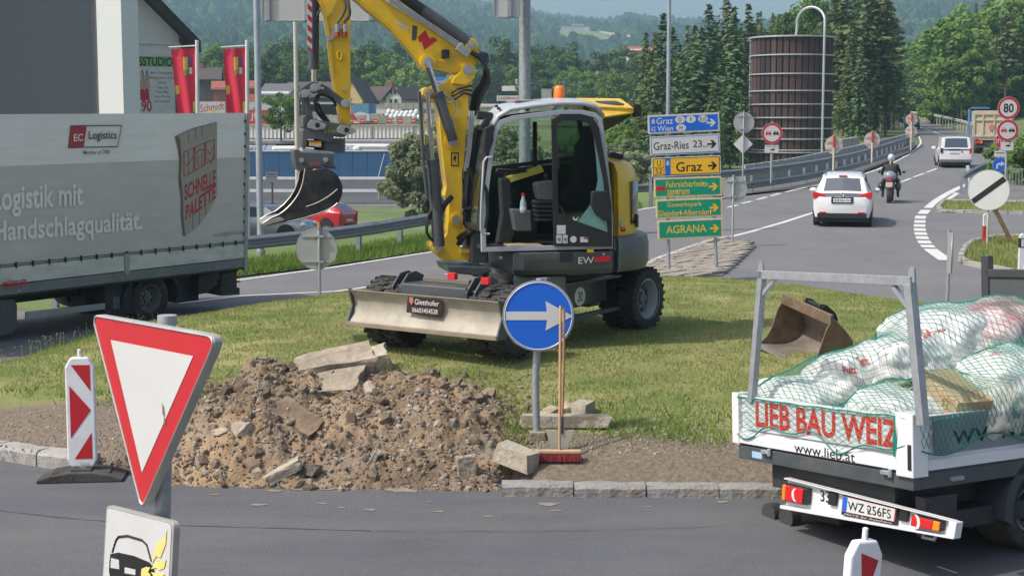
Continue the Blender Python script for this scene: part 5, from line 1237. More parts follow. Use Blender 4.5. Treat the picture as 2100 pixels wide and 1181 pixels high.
# --- cab
CY = -1.1; CYF = -.12                        # near and far sides of the cab
def cabpoly(pts, y=CY): return UP.poly(pts, y)
side = [(988,517),(987,470),(990,420),(998,350),(1007,290),(1015,262),(1025,247),(1050,238),(1100,231),(1150,226),(1195,226),(1222,232),(1234,242),(1240,275),(1247,330),(1254,400),(1257,450),(1257,510)]
S = cabpoly(side)
def frame_ring(name, outer, inner, y0, y1, m, bevel=.004):
    n = len(outer); b = MB(); V = []
    for y in (y0, y1): V += [(a, y, c) for a, c in outer]+[(a, y, c) for a, c in inner]
    F_ = []
    for k in range(n):
        j = (k+1) % n; F_ += [(k, j, n+j, n+k), (2*n+k, 2*n+j, 3*n+j, 3*n+k), (k, j, 2*n+j, 2*n+k), (n+k, n+j, 3*n+j, 3*n+k)]
    b.add(V, F_); return U(b, name, m, smooth=40, bevel=bevel)
def shrink(P, d):
    out = []; n = len(P)
    A_ = sum(P[i-1][0]*P[i][1]-P[i][0]*P[i-1][1] for i in range(n))
    s = 1 if A_ > 0 else -1
    for i in range(n):
        p = Vector(P[i]); a = (p-Vector(P[i-1])).normalized(); c = (Vector(P[(i+1) % n])-p).normalized()
        n1 = Vector((-a.y, a.x))*s; n2 = Vector((-c.y, c.x))*s; m_ = (n1+n2); m_ = m_/max(.3, m_.length_squared/2) if m_.length > .1 else n1
        out.append(tuple(p+m_*d*.999))
    return out
frame_ring('cab_side_frame', S, shrink(S, .055), CY, CY+.06, SIL)
S2 = [(a, c) for a, c in S]
frame_ring('cab_side_frame', S2, shrink(S2, .055), CYF-.05, CYF, BLK)
# roof: domed shell between the two sides
top = cabpoly([(1012,268),(1025,247),(1050,238),(1100,231),(1150,226),(1195,226),(1222,232),(1236,246)])
b = MB(); rows_ = []; N = 12
for k in range(N+1):
    t = k/N; y = CY+(CYF-CY)*t; bul = .075*math.sin(math.pi*min(1, .12+t*.88))**.6; sl_ = .13*t
    rows_.append([Vector((x+(.02 if i == 0 else 0), y, z+.012+(bul if 1 < i < 7 else bul*.4)+(.05*t if 2 <= i <= 6 else 0))) for i, (x, z) in enumerate(top)])
V = [v for r in rows_ for v in r]; n_ = len(top)
b.add(V, [(j*n_+i, j*n_+i+1, (j+1)*n_+i+1, (j+1)*n_+i) for j in range(N) for i in range(n_-1)])
o = U(b, 'cab_roof', SIL, smooth=50); s_ = o.modifiers.new('thick', 'SOLIDIFY'); s_.thickness = .04; s_.offset = 1
zr = max(z for x, z in top); xr0 = top[3][0]
for k in range(4): p = UP.p3(1068+4.5*k, 211+4.6*k, -.62); U(MB().ball((p.x, p.y, p.z), .03, .03, .018), 'roof_lamp_knob', BLK, smooth=60)
U(MB().box(top[2][0]+.1, top[2][0]+.42, -.85, -.3, zr+.1, zr+.125), 'roof_hatch', mat('roof_hatch_grey', (.3,.32,.34), .4), bevel=.01)
# beacon
p = UP.p3(1147, 206, -.5)
U(MB().lathe([(.075,-.05),(.08,0),(.07,.02)], p, n=24), 'beacon_base', BLK, smooth=40)
U(MB().lathe([(.07,.0),(.072,.05),(.062,.14),(.045,.165),(.005,.17)], Vector(p)+Vector((0,0,.01)), n=24), 'beacon_lens', mat('amber_beacon', (.85,.19,.015), .2, coat=.6, var=.15, sc=12), smooth=50)
# open yellow hood behind the cab roof
q = [UP.p3(*a) for a in ((1180,208,.3),(1275,207,.3),(1300,228,-.25),(1234,240,-.75),(1195,224,-.75))]
q = [UP.p3(1181,206,.45), UP.p3(1262,207,.45), UP.p3(1300,228,-.1), UP.p3(1297,231,-.3), UP.p3(1194,222,-.55)]
q2 = [UP.p3(1300,231,-.1), UP.p3(1298,233,-.32), UP.p3(1235,240,-.75), UP.p3(1196,223,-.57)]
b = MB(); b.add([UP.p3(1181,206,.45), UP.p3(1272,207,.45), UP.p3(1299,227,-.2), UP.p3(1196,223,-.57)], [(0,1,2,3)]); o = U(b, 'open_hood', YEL); s_ = o.modifiers.new('t','SOLIDIFY'); s_.thickness = .03; s_.offset = -1
b = MB(); b.add([UP.p3(1299,227.5,-.2), UP.p3(1300,230,-.2), UP.p3(1234,240.5,-.75), UP.p3(1231,236,-.75), UP.p3(1196,223,-.572)], [(0,1,2,3,4)]); o = U(b, 'open_hood_side', YEL); s_ = o.modifiers.new('t','SOLIDIFY'); s_.thickness = .02
b = MB(); b.add([UP.p3(1220,211,.2), UP.p3(1263,211,.2), UP.p3(1280,217.4,-.02), UP.p3(1229,217.8,-.05)], [(0,1,2,3)]); o = U(b, 'hood_grille', mat('hood_grille_black', (.05,.05,.05), .6)); s_ = o.modifiers.new('t','SOLIDIFY'); s_.thickness = .05; s_.offset = 0
b = MB(); A1 = [UP.p3(1236,241,-.74), UP.p3(1299,231,-.2), UP.p3(1290,240,-.15), UP.p3(1272,252,-.1), UP.p3(1240,269,-.3)]; A2 = [UP.p3(1236,235,.4), UP.p3(1300,226,.4), UP.p3(1290,236,.4), UP.p3(1272,246,.4), UP.p3(1240,262,.4)]
b.loft([A1, A2]); U(b, 'hood_underside', mat('dull_black_liner', (.025,.027,.028), .8))
b = MB(); b.beam(UP.p3(1289,206,.1), UP.p3(1305,216,-.1), .03, .02); b.beam(UP.p3(1305,216,-.1), UP.p3(1306,240,-.1), .09, .1); b.beam(UP.p3(1296,222,.0), UP.p3(1308,224,-.1), .04)
U(b, 'hood_latch', BLK)
# door folded back: dark frame with glass
dr = cabpoly([(1130,240),(1150,234),(1190,234),(1215,240),(1226,255),(1236,300),(1246,360),(1254,420),(1255,506),(1136,504)], CY-.03)
di = cabpoly([(1143,252),(1155,247),(1190,247),(1210,253),(1217,268),(1228,310),(1239,365),(1247,425),(1248,478),(1140,478)], CY-.03)
di = cabpoly([(1141,250),(1152,246),(1190,247),(1209,252),(1217,268),(1226,310),(1237,365),(1244,425),(1246,478),(1174,464)], CY-.03)
# dense outline frames need equal counts: resample by index
dr = cabpoly([(1131,246),(1150,234),(1190,234),(1216,241),(1228,262),(1236,305),(1246,362),(1254,422),(1255,506),(1136,505)], CY-.03)
di = cabpoly([(1142,256),(1153,247),(1190,248),(1207,253),(1215,270),(1225,312),(1236,366),(1243,425),(1246,476),(1145,440)], CY-.03)
frame_ring('door_frame', dr, di, CY-.035, CY-.005, BLK)
lower = cabpoly([(1136,440),(1173,466),(1200,476),(1246,478),(1254,506),(1137,504)], CY-.037)
U(MB().prism(lower, CY-.04, CY-.036), 'door_lower_panel', mat('door_black_satin', (.022,.024,.026), .4))
U(MB().prism(di, CY-.022, CY-.018), 'door_glass', GLD)
teal = mat('teal_tinted_glass_edge', (.16,.33,.31), .12, coat=.3, var=.08)
tq = cabpoly([(1215,256),(1222,270),(1234,330),(1243,400),(1246,430),(1246,476),(1205,474),(1174,465),(1186,452),(1207,425),(1220,400),(1226,370),(1222,320)], CY-.026)
U(MB().prism(tq, CY-.027, CY-.024), 'door_glass_edge', teal)
# mirror like black pocket on the door
U(MB().prism(roundpoly(cabpoly([(1213,392),(1250,392),(1254,452),(1240,453),(1222,440),(1212,420)], CY-.09), .03), CY-.1, CY-.045), 'door_latch_housing', BLK, smooth=40, bevel=.012)
def sticker(pts, m, nm='sticker'): U(MB().prism(cabpoly(pts, CY-.042), CY-.043, CY-.041), nm, m)
WS = mat('white_sticker', (.6,.62,.64), .5)
sticker([(1142,462),(1160,462),(1160,480),(1142,480)], WS); sticker([(1141,482),(1152,482),(1152,499),(1141,499)], WS); sticker([(1154,482),(1164,482),(1164,499),(1154,499)], WS)
q = cabpoly([(1176,491)], CY-.043)[0]; U(MB().prism(circ(q[0], q[1], .04, 20), CY-.044, CY-.041), 'round_sticker', WS)
for a in (1146.5,1159): q = cabpoly([(a,491)], CY-.043)[0]; U(MB().prism(circ(q[0], q[1], .022, 16), CY-.0455, CY-.0435), 'sticker_symbol', mat('grey_print', (.2,.22,.24), .5))
sticker([(1190,486),(1206,486),(1206,497),(1190,497)], WS); sticker([(1197,486),(1206,486),(1206,491),(1197,491)], SRED, 'sticker_symbol')
q = cabpoly([(1175,443),(1180,450),(1187,444),(1184,451),(1180,454),(1175,450)], CY-.03); U(MB().prism(q, CY-.0315, CY-.029), 'maker_mark', SWH)
# door opening stile, wiper bar, handles
U(MB().tube([P3(a, b_, CY-.02) for a, b_ in [(1137,318),(1143,320),(1146,330),(1145,345),(1138,352)]], .012, 8), 'door_handle', BLK, smooth=60)
U(MB().tube([P3(a, b_, CY-.02) for a, b_ in [(1138,424),(1148,424),(1154,432),(1158,444)]], .012, 8), 'door_handle', BLK, smooth=60)
U(MB().tube([P3(a, b_, CY-.06) for a, b_ in [(1009,323),(998,323),(992,332),(988,400),(986,450),(986,472),(990,479),(1004,480)]], .014, 10), 'grab_handle', SIL, smooth=60)
U(MB().tube([P3(a, b_, CY-.03) for a, b_ in [(993,380),(998,392),(1000,440),(995,468)]], .02, 8), 'front_step_guard', BLK, smooth=60)
# cab glazing, floor and the far side
U(MB().prism(shrink(S, .05), CYF-.03, CYF-.026), 'far_side_glass', GL)
fg = [P3(1011,262,CY), P3(998,350,CY), P3(990,420,CY), P3(989,470,CY)]
b = MB(); fr_ = cabpoly([(1018,262),(1003,335),(995,400),(991,470)]); b.add([(x, CY+.02, z) for x, z in fr_]+[(x-.02, CYF-.03, z) for x, z in fr_], [(i, i+1, 5+i, 4+i) for i in range(3)]); U(b, 'windscreen', GL)
b = MB()
for x, z in (fr_[0], fr_[3]): b.beam((x, CY+.03, z), (x-.02, CYF-.03, z), .07)
U(b, 'front_cross_bar', BLK, bevel=.01)
for yy_ in (CY+.03, CYF-.03): U(MB().tube([(x-.04, yy_, z) for x, z in fr_], .035, 8), 'front_post', BLK, smooth=50)
xb = cabpoly([(1000,400)])[0][0]; rb_ = cabpoly([(1256,400)])[0][0]; zf = cabpoly([(1100,508)])[0][1]
U(MB().box(xb+.02, rb_-.02, CY+.06, CYF-.05, zf-.05, zf-.0), 'cab_floor', mat('cab_floor_black', (.03,.03,.03), .8))
q = cabpoly([(1050,508),(1120,508)]); U(MB().box(q[0][0]+.0, q[1][0], CY+.1, -.55, zf+.001, zf+.02), 'floor_mat', mat('dusty_floor_mat', (.42,.32,.2), .9, var=.15), bevel=.004)
b = MB(); xp = cabpoly([(1097,400)])[0][0]; q = UP.poly([(1097,250),(1097,345)], CYF-.04); b.beam((q[0][0], CYF-.03, q[0][1]), (q[1][0], CYF-.03, q[1][1]-.8), .05, .04); q = UP.poly([(1010,345),(1135,325),(1230,318)], CYF-.04)
b.beam((q[0][0], CYF-.04, q[0][1]),(q[2][0], CYF-.04, q[2][1]), .05, .05); U(b, 'far_window_bar', BLK)
q = UP.poly([(1000,348),(1255,330),(1257,500),(995,505)], CYF-.06); U(MB().prism(q, CYF-.02, CYF+.0), 'far_side_panel', mat('cab_trim_grey', (.05,.053,.056), .7))
U(MB().prism(UP.poly([(1042,363),(1110,340),(1116,352),(1105,356),(1048,374)], -.3), -.3, -.12), 'yellow_bonnet', mat('pale_yellow_bonnet', (.75,.66,.12), .4))
# seat, console, levers, steering column, bottle
xs_ = UP.loc
def blockpx(pts, y0, y1, name, m, bevel=.02): return U(MB().prism(UP.poly(pts, y0), y0, y1), name, m, bevel=bevel)
SEAT = mat('black_seat_cloth', (.03,.032,.034), .85, var=.2); GC = mat('grey_console_plastic', (.12,.125,.13), .6)
blockpx([(1170,420),(1235,420),(1238,385),(1232,330),(1225,290),(1205,285),(1196,300),(1190,380),(1165,392)], -.85, -.4, 'seat', SEAT, .04)
blockpx([(1196,290),(1222,290),(1224,262),(1205,258)], -.76, -.5, 'headrest', SEAT, .03)
blockpx([(1098,380),(1104,374),(1135,370),(1140,402),(1132,412),(1106,410)], -.92, -.72, 'armrest_console', GC, .015)
b = MB()
for k in range(5):
    y = 412+k*9; q = UP.poly([(1100+k*.8,y),(1136,y),(1136,y+6.5),(1100+k*.8,y+6.5)], -.95); b.prism(q, -.95, -.68)
U(b, 'seat_bellows', SEAT, bevel=.012)
blockpx([(1026,366),(1046,366),(1050,400),(1052,450),(1057,480),(1045,500),(1020,500),(1030,440)], -.62, -.45, 'steering_column', SEAT, .02)
U(MB().tube([P3(a, b_, -.6) for a, b_ in [(1018,352),(1035,357),(1060,354),(1080,350),(1075,346),(1050,350),(1020,348),(1018,352)]], .018, 8), 'steering_wheel', BLK, smooth=60)
U(MB().tube([P3(a, b_, -.85) for a, b_ in [(1118,385),(1122,372),(1120,362)]], .016, 8).ball(P3(1120,361,-.85), .03), 'joystick', BLK, smooth=60)
blockpx([(1048,428),(1090,432),(1092,474),(1056,474)], -.75, -.4, 'storage_tray', GC, .02)
p = P3(1073,436,-.82); U(MB().lathe([(.038,-.0),(.04,.03),(.04,.12),(.02,.17),(.016,.21),(.002,.215)], p, n=14), 'bottle', mat('clear_bottle', (.35,.4,.42), .2), smooth=60)
U(MB().lathe([(.042,.03),(.042,.075)], p, n=14), 'bottle_label', WS); U(MB().lathe([(.02,.2),(.02,.235),(.002,.236)], p, n=12), 'bottle_cap', REDL)
U(MB().prism(UP.poly([(1052,474),(1092,474),(1098,496),(1052,502)], -.5), -.5, -.3), 'pedal_plate', SEAT)
# front work lamps at roof front
b = MB(); b.beam(P3(978,236,-.9), P3(1010,240,-.9), .06, .1); b.beam(P3(1000,245,-1.0), P3(990,262,-1.0), .08, .08); b.beam(P3(1010,262,CY+.1), P3(1000,300,CY+.1), .1, .07); U(b, 'work_lamp', BLK, bevel=.015)
b = MB()
for k in range(4): b.ball(P3(1018+k*5, 218+k*5, -.95), .024, .024, .018)
U(b, 'roof_vent_knobs', BLK, smooth=60)
blockpx([(995,262),(1013,255),(1012,290),(1003,315),(996,322),(992,300)], CY-.03, CY+.1, 'work_lamp_housing', BLK, .015)
# --- boom, arm, linkage, bucket
BY0, BY1 = -.17, .15
foot = [(972,150),(968,178),(961,202),(961,230),(955,288),(952,340),(948,352),(949,400),(947,440),(969,453),(968,460),(944,467),(944,514),(967,521),(967,534),(913,536),(890,518),(882,505),(885,497),(903,499),(917,480),(920,453),(922,419),(912,402),(916,385),(912,352),(905,294),(902,245),(897,213),(889,204),(872,199),(867,190),(873,181),(915,170),(926,156),(945,150)]
FP = Ptr(foot)
def plated(name, P, y0, y1, m, parent=EX, rimw=.022, t=.012, bevel=.006):
    b = MB(); b.prism(P, y0+t, y1-t); b2 = shrink(P, rimw)
    o = U(b, name, m, bevel=bevel); return o
plated('lower_boom', FP, BY0, BY1, YEL)
upb = [(700,-78),(726,-60),(790,0),(817,17),(854,40),(903,69),(940,95),(951,97),(955,89),(961,82),(968,80),(976,84),(980,92),(986,115),(984,125),(976,133),(974,146),(967,153),(956,154),(946,152),(923,147),(871,134),(860,130),(845,109),(825,86),(805,63),(776,39),(752,20),(730,0),(690,-30),(676,-52),(684,-72)]
UBp = Ptr(upb)
plated('upper_boom', UBp, BY0+.04, BY1-.04, YEL)
b = MB(); U(MB().prism(shrink(UBp, .03), BY0+.045, BY0+.052), 'boom_side_plate', YEL)
U(MB().prism(Ptr([(944,148),(972,148),(974,160),(955,176),(926,172),(930,160)]), BY0-.015, BY1+.015), 'boom_yoke', YEL, bevel=.008)
stick = [(648,-20),(690,-70),(722,-60),(719,0),(719,245),(720,262),(714,275),(704,274),(699,253),(690,202),(680,144),(673,72),(664,29),(650,0)]
ST = Ptr(stick, -.14); plated('arm', ST, -.14, .12, YEL)
U(MB().prism(Ptr([(652,0),(664,29),(673,72),(680,144),(690,202),(699,253),(702,253),(693,202),(684,144),(677,72),(669,31),(656,0)], -.15), -.155, -.14), 'arm_edge_plate', YEL)
U(MB().prism(Ptr([(666,20),(686,-20),(698,-20),(682,24),(668,40)], -.15), -.152, -.14), 'arm_gusset', YEL)
MG0 = mat('boss_grey', (.09,.1,.1), .5)
def pin(px, py, r, y0, y1, nm='pin'):
    p = P3(px, py, y0)
    if r > .04 and px > 720: U(MB().lathe([(r*1.5, .012),(r*1.5, y1-y0-.012)], (p.x, y0, p.z), 'Y', 28), 'pin_boss', YEL if py < 250 or px > 890 else MG0, smooth=30)
    U(MB().lathe([(r, 0),(r, y1-y0)], (p.x, y0, p.z), 'Y', 24).lathe([(r*.72, -.018),(r*.72, 0)], (p.x, y0, p.z), 'Y', 24), nm, STEEL, smooth=30)
for a in ((960,144,.062),(879,190,.045),(878,128,.062),(928,290,.062),(967,91,.05),(899,510,.045),(937,451,.05),(707,267,.06)): pin(a[0], a[1], a[2], BY0-.03, BY1+.03)
def hyd(a, b_, m_, r, y, rr, name, mcol=DG):
    A_, B_, C_ = P3(*a, y), P3(*b_, y), P3(*m_, y)
    U(MB().cyl(C_, B_, r, n=22).cyl(C_, C_+(C_-B_).normalized()*-.04, r*1.12, n=22), name+'_barrel', mcol, smooth=40)
    U(MB().cyl(A_, C_, rr, n=16), name+'_rod', CHR, smooth=40)
hyd((878,130), (929,288), (897,190), .062, -.26, .034, 'boom_cylinder')
U(MB().beam(P3(875,140,-.3), P3(893,190,-.3), .03, .03), 'cylinder_pipe', DG)
hyd((877,190), (900,505), (887,328), .075, -.3, .028, 'arm_cylinder')
hyd((864,196), (884,330), (868,300), .03, -.1, .02, 'offset_cylinder')
U(MB().beam(P3(860,188,-.38), P3(868,330,-.38), .035, .06).beam(P3(868,330,-.38), P3(876,408,-.38), .035, .05), 'rod_guard', DG, bevel=.008)
hyd((967,91), (770,-35), (800,-15), .085, -.12, .04, 'main_cylinder')
U(MB().cyl(P3(967,93,-.12), P3(867,22,-.12), .078, n=24), 'main_cylinder_barrel', DG, smooth=40)
U(MB().cyl(P3(867,22,-.12), P3(790,-30,-.12), .07, n=24), 'main_cylinder_barrel', BLK, smooth=40)
def hose(pts, r, name='hose', m=BLK, k=5): U(MB().tube([P3(*p) for p in smoothpts3(pts, k)], r, 8), name, m, smooth=60)
def smoothpts3(pts, k=5):
    out = []
    for i in range(len(pts)-1):
        p0, p1, p2, p3 = pts[max(i-1,0)], pts[i], pts[i+1], pts[min(i+2,len(pts)-1)]
        for j in range(k):
            t = j/k; out.append(tuple(.5*((2*p1[c])+(-p0[c]+p2[c])*t+(2*p0[c]-5*p1[c]+4*p2[c]-p3[c])*t*t+(-p0[c]+3*p1[c]-3*p2[c]+p3[c])*t**3) for c in range(3)))
    return out+[tuple(pts[-1])]
for k in range(3): hose([(788+k*4,-6,-.2),(860+k*3,42-k*2,-.2),(940+k*2,98-k*4,-.2)], .011, 'boom_pipe', GALV)
b = MB(); b.beam(P3(938,95,-.22), P3(962,112,-.22), .05, .1); b.beam(P3(944,90,-.22), P3(952,104,-.22), .08, .05); U(b, 'pipe_clamp', STEEL, bevel=.006)
for k in range(9):
    hose([(958+k*1.5,104+k,-.2+.035*k),(985+k*1.6,122-k*1.2,-.2+.035*k),(1000-k*.8,148,-.2+.035*k),(1002-k*2,172,-.18+.03*k),(990-k*2.4,196,-.15+.03*k),(976-k*1.5,232+2*k,-.1+.02*k)], .021)
for k in range(3): hose([(968,176+k*10,-.22),(952,180+k*6,-.24),(936,184+k*9,-.24),(926,192+k*6,-.22)], .014)
hose([(915,200,-.22),(918,212,-.24),(932,208,-.24),(936,222,-.22),(930,250,-.22),(932,262,-.22)], .011, 'pipe', STEEL)
hose([(908,190,-.21),(916,198,-.23),(930,205,-.23)], .018, 'pipe', STEEL)
for k in range(3): hose([(972-k*4,228,-.16),(966-k*3,300,-.2),(958-k*3,352,-.2)], .012, 'boom_pipe', GALV)
for k in range(5): hose([(950+k*3,345,-.05-.05*k),(962+k*2,366,-.05-.05*k),(972+k,396,-.05-.05*k),(968,424,-.05-.05*k),(950,430,-.05-.05*k)], .024)
for k in range(3): hose([(886,430+k*6,-.34+.05*k),(876+k*2,450,-.34),(876,478,-.34),(893,500,-.3)], .016)
hose([(926,404,-.2),(912,420,-.26),(903,440,-.28),(898,450,-.3)], .035)
for k in range(2): hose([(934,505-k*14,-.1),(960,480-k*4,-.3),(985,470,-.35),(998,500,-.3)], .03)
# foot bracket details
b = MB()
for z in (520, 478): q = UP.poly([(944,z-10),(969,z-10),(969,z),(944,z)], BY0); b.prism(q, BY0-.03, BY1+.03)
U(b, 'boom_foot_lug', YEL, bevel=.008)
blockpx([(966,470),(1000,455),(1003,540),(966,540)], -.3, .3, 'boom_foot_casting', DG, .02)
blockpx([(916,545),(1000,548),(1010,556),(985,566),(922,560)], -.4, .4, 'front_step', DG, .015)
for a in ((905,297,12),): pass
# printed marks on the boom
def mark(pts, m, y, nm): U(MB().prism(Ptr(pts, y), y, y-.003), nm, m)
mark([(846,52),(856,55),(854,82),(844,84)], mat('grey_print_dark', (.07,.07,.07), .5), BY0+.045, 'boom_logo')
mark([(857,77),(872,62),(880,79),(889,77),(897,83),(870,103),(865,86),(860,88)], SRED, BY0+.045, 'boom_logo')
mark([(816,43),(838,58),(835,62),(813,48)], mat('grey_label', (.5,.5,.46), .5), BY0+.045, 'rating_label')
q = Ptr([(906,102),(921,102),(921,120),(906,120)], BY0); U(MB().prism(q, BY0-.03, BY0+.05), 'work_lamp', BLK, bevel=.01); mark([(893,123),(912,128),(915,124),(896,121)], YEL, BY0-.0, 'lamp_bracket')
b = MB(); q = Ptr([(925,313),(941,313),(941,341),(925,341)], BY0-.002); b.prism(q, BY0+.0, BY0-.003+.0)
o = frame_ring('warning_label', Ptr([(925,313),(941,313),(941,341),(925,341)]), Ptr([(927,315.5),(939,315.5),(939,338.5),(927,338.5)]), BY0+.006, BY0+.012, BLK, 0); mark([(933,318),(936,322),(934,330),(936,337),(932,330),(929,326)], BLK, BY0+.012, 'label_symbol')
# fittings on the arm
for dx in (0, 14):
    hose([(703+dx*.6,-8,-.2),(709+dx*.5,14,-.22),(703+dx,32,-.2),(693+dx,46,-.19),(692+dx,50,-.19)], .016, 'hose', mat('hose_grey', (.06,.065,.07), .5))
    p0_, p1_ = P3(692+dx*1.1,50,-.18), P3(692+dx*1.1,66,-.18); U(MB().cyl(p0_, p1_, .035, .03, 12), 'coupling', STEEL, smooth=40); U(MB().cyl(p1_, P3(692+dx*1.1,76,-.18), .03, n=12), 'coupling_cap', mat('red_brown_plastic', (.4,.05,.04), .5), smooth=40)
U(MB().beam(P3(680,57,-.17), P3(716,58,-.17), .03, .03).beam(P3(686,58,-.17), P3(680,80,-.17), .02, .04).beam(P3(680,80,-.17), P3(668,78,-.17), .02, .04), 'coupling_bracket', STEEL)
q = P3(696,114,-.14); U(MB().tube([(q.x+.028*math.cos(a), -.155, q.z+.055*math.sin(a)) for a in [2*math.pi*k/16 for k in range(16)]], .012, 6, True), 'lifting_eye', YEL, smooth=60); pin(706,184,.02,-.16,-.12)
# striped marker board and bucket cylinder
hyd((643,168), (644,-40), (643,143), .065, -.05, .03, 'bucket_cylinder')
b = MB(); q = Ptr([(630,-20),(640,-20),(640,101),(631,98)], -.2); U(MB().prism(q, -.2, -.185), 'marker_board', SWH)
for k in range(6):
    y = -14+k*21.5; mark([(630.5,y),(639.5,y+8),(639.5,y+19),(630.8,y+11)] if y < 78 else [(631,y),(639.5,y+8),(639.5,y+14),(631,y+8)], SRED, -.201, 'red_stripe')
U(MB().beam(P3(635,-20,-.15), P3(635,98,-.15), .05, .03), 'board_holder', DG)
hose([(656,22,-.14),(649,40,-.16),(651,80,-.16),(648,125,-.14)], .014)
# links
L1 = Ptr([(614,190),(616,183),(630,173),(641,168),(655,170),(671,178),(690,192),(712,210),(715,216),(711,222),(704,222),(688,209),(683,201),(664,191),(654,190),(644,193),(634,197),(624,199),(616,198)], -.2)
U(MB().prism(L1, -.22, -.19), 'tipping_link', DG, bevel=.008); U(MB().prism(L1, .15, .18), 'tipping_link', DG, bevel=.008)
L2 = Ptr([(618,196),(633,192),(634,205),(640,225),(643,247),(631,250),(626,222)], -.17); U(MB().prism(L2, -.18, -.15), 'bucket_link', DG, bevel=.008); U(MB().prism(L2, .12, .15), 'bucket_link', DG, bevel=.008)
for x, y, a in ((626,192,200),(645,180,165),(708,213,160)):
    pin(x, y, .05, -.26, .2); q = P3(x, y, -.25); ca, sa = math.cos(R(a)), math.sin(R(a))
    sh_ = [(-.04,-.05),(.09,-.045),(.13,-.06),(.14,-.03),(.08,0),(.14,.03),(.13,.06),(.09,.045),(-.04,.05)]
    U(MB().prism([(q.x+(u*-ca-v*sa)*.8, q.z+(-u*sa*-1*.0+u*.25+v)*.8) for u, v in sh_], -.235, -.222), 'pin_keeper', STEEL, bevel=.003)
hose([(668,250,-.1),(652,232,-.1),(646,210,-.1),(652,196,-.12),(668,196,-.12),(684,205,-.12),(688,218,-.1)], .018); hose([(675,250,-.06),(660,230,-.06),(652,212,-.08)], .016); hose([(655,198,-.12),(648,212,-.12),(652,228,-.12),(662,240,-.1),(676,252,-.1)], .016)
# tilt rotator and coupler
MG = mat('coupler_grey', (.075,.082,.085), .5, var=.12, dirt=(.25,.23,.2), damt=.4)
C1 = Ptr([(620,236),(628,238),(634,246),(644,245),(690,253),(716,256),(721,262),(720,271),(706,281),(700,282),(684,279),(683,292),(668,292),(650,286),(630,285),(626,305),(619,304),(619,270),(624,258)], -.2)
U(MB().prism(C1, -.24, .2), 'coupler_head', MG, bevel=.012)
U(MB().prism(Ptr([(620,240),(627,236),(630,240),(624,262),(620,262)], -.22), -.25, .21), 'coupler_hook', MG, bevel=.01)
for x, y in ((649,257),(709,267)):
    q = P3(x, y, -.25); U(MB().prism([(q.x+a*.12, q.z+c*.075) for a, c in [(-.9,.2),(-.5,.8),(.2,.7),(1,.1),(.8,-.6),(-.1,-.8),(-.9,-.4)]], -.262, -.245), 'pin_cover', STEEL, bevel=.004); q = P3(x+2, y, -.27); U(MB().cyl((q.x,-.275,q.z),(q.x,-.255,q.z),.03,n=14), 'pin', BLK)
U(MB().cyl(P3(676,284,-.02), P3(676,312,-.02), .19, n=28), 'rotator_housing', MG, smooth=40)
U(MB().prism(Ptr([(634,288),(661,288),(660,306),(634,302)], -.25), -.25, .1), 'tilt_cylinder_block', BLK, bevel=.012)
q = Ptr([(634,290),(659,292),(658,302),(634,299)], -.255); U(MB().prism(q, -.258, -.252), 'warning_label', WS); U(MB().prism([(q[0][0], q[0][1]),(q[1][0], q[1][1]),(q[1][0], q[1][1]-.018),(q[0][0], q[0][1]-.018)], -.2605, -.2585), 'label_stripe', mat('orange_film', (.7,.2,.03), .5))
for k in (0,1): U(MB().prism([(q[3][0]+.035+k*.085+u*.028, q[3][1]+.025+v*.022) for u, v in ((-1,-1),(1,-1),(.8,1),(-.8,1))], -.2605, -.2585), 'label_symbol', SYEL)
U(MB().prism(Ptr([(619,303),(626,305),(660,309),(684,312),(684,318),(619,313)], -.2), -.22, .2), 'quick_coupler_top', mat('bright_worn_plate', (.55,.56,.57), .4, .4, var=.1), bevel=.006)
C2 = Ptr([(601,310),(606,306),(619,311),(684,315),(683,334),(690,346),(676,346),(664,340),(640,344),(618,352),(608,348),(604,330)], -.28)
U(MB().prism(C2, -.3, .26), 'quick_coupler', MG, bevel=.012)
for x, y in ((619,329),(668,328)): pin(x, y, .03, -.32, .28)
q = Ptr([(634,332),(655,334),(655,342),(634,340)], -.305); lg = empty('coupler_lettering', IEX @ UP.M, EX); lettering(lg, 'HS10', q[0][0], q[1][0], q[3][1], q[0][1], -.303, mat('faded_red_film', (.5,.1,.1), .5), bold=.01)
lettering(lg, 'S50', *[P3(664,269,-.25).x, P3(688,273,-.25).x], P3(676,273,-.25).z, P3(676,266,-.25).z, -.243, mat('olive_print', (.3,.3,.03), .6), bold=.004)
# bucket
bk = [(626,346),(640,350),(664,346),(676,350),(688,358),(697,372),(701,386),(699,402),(692,416),(682,425),(655,437),(612,450),(575,458),(548,464),(541,461),(540,457),(556,447),(572,440),(590,426),(604,410),(614,394),(621,374),(624,356)]
BK = Ptr(bk, -.36); M_BK = mat('dark_bucket_paint', (.022,.024,.027), .32, .2, coat=.35, var=.25, dirt=(.2,.18,.16), dsc=4, damt=.35)
U(MB().prism(BK, -.37, -.345), 'bucket_side', M_BK, bevel=.004); U(MB().prism(BK, .345, .37), 'bucket_side', M_BK, bevel=.004)
shell = bk[1:15]; sp_ = smoothpts(shell, 2); q = Ptr(sp_, -.36); qi = []
for i, p in enumerate(q):
    t = (Vector(q[min(i+1, len(q)-1)])-Vector(q[max(i-1, 0)])).normalized(); qi.append((p[0]+t.y*.02, p[1]-t.x*.02))
b = MB(); V = [(x, y, z) for y in (-.36,.36) for x, z in q]; n_ = len(q); b.add(V, [(i, i+1, n_+i+1, n_+i) for i in range(n_-1)]); o = U(b, 'bucket_shell', M_BK, smooth=50); s_ = o.modifiers.new('t','SOLIDIFY'); s_.thickness = .02; s_.offset = 0
WE = mat('worn_bright_edge', (.42,.40,.36), .4, .6, var=.2, sc=10)
e = Ptr(smoothpts(bk[15:]+[bk[0]], 2), -.365)
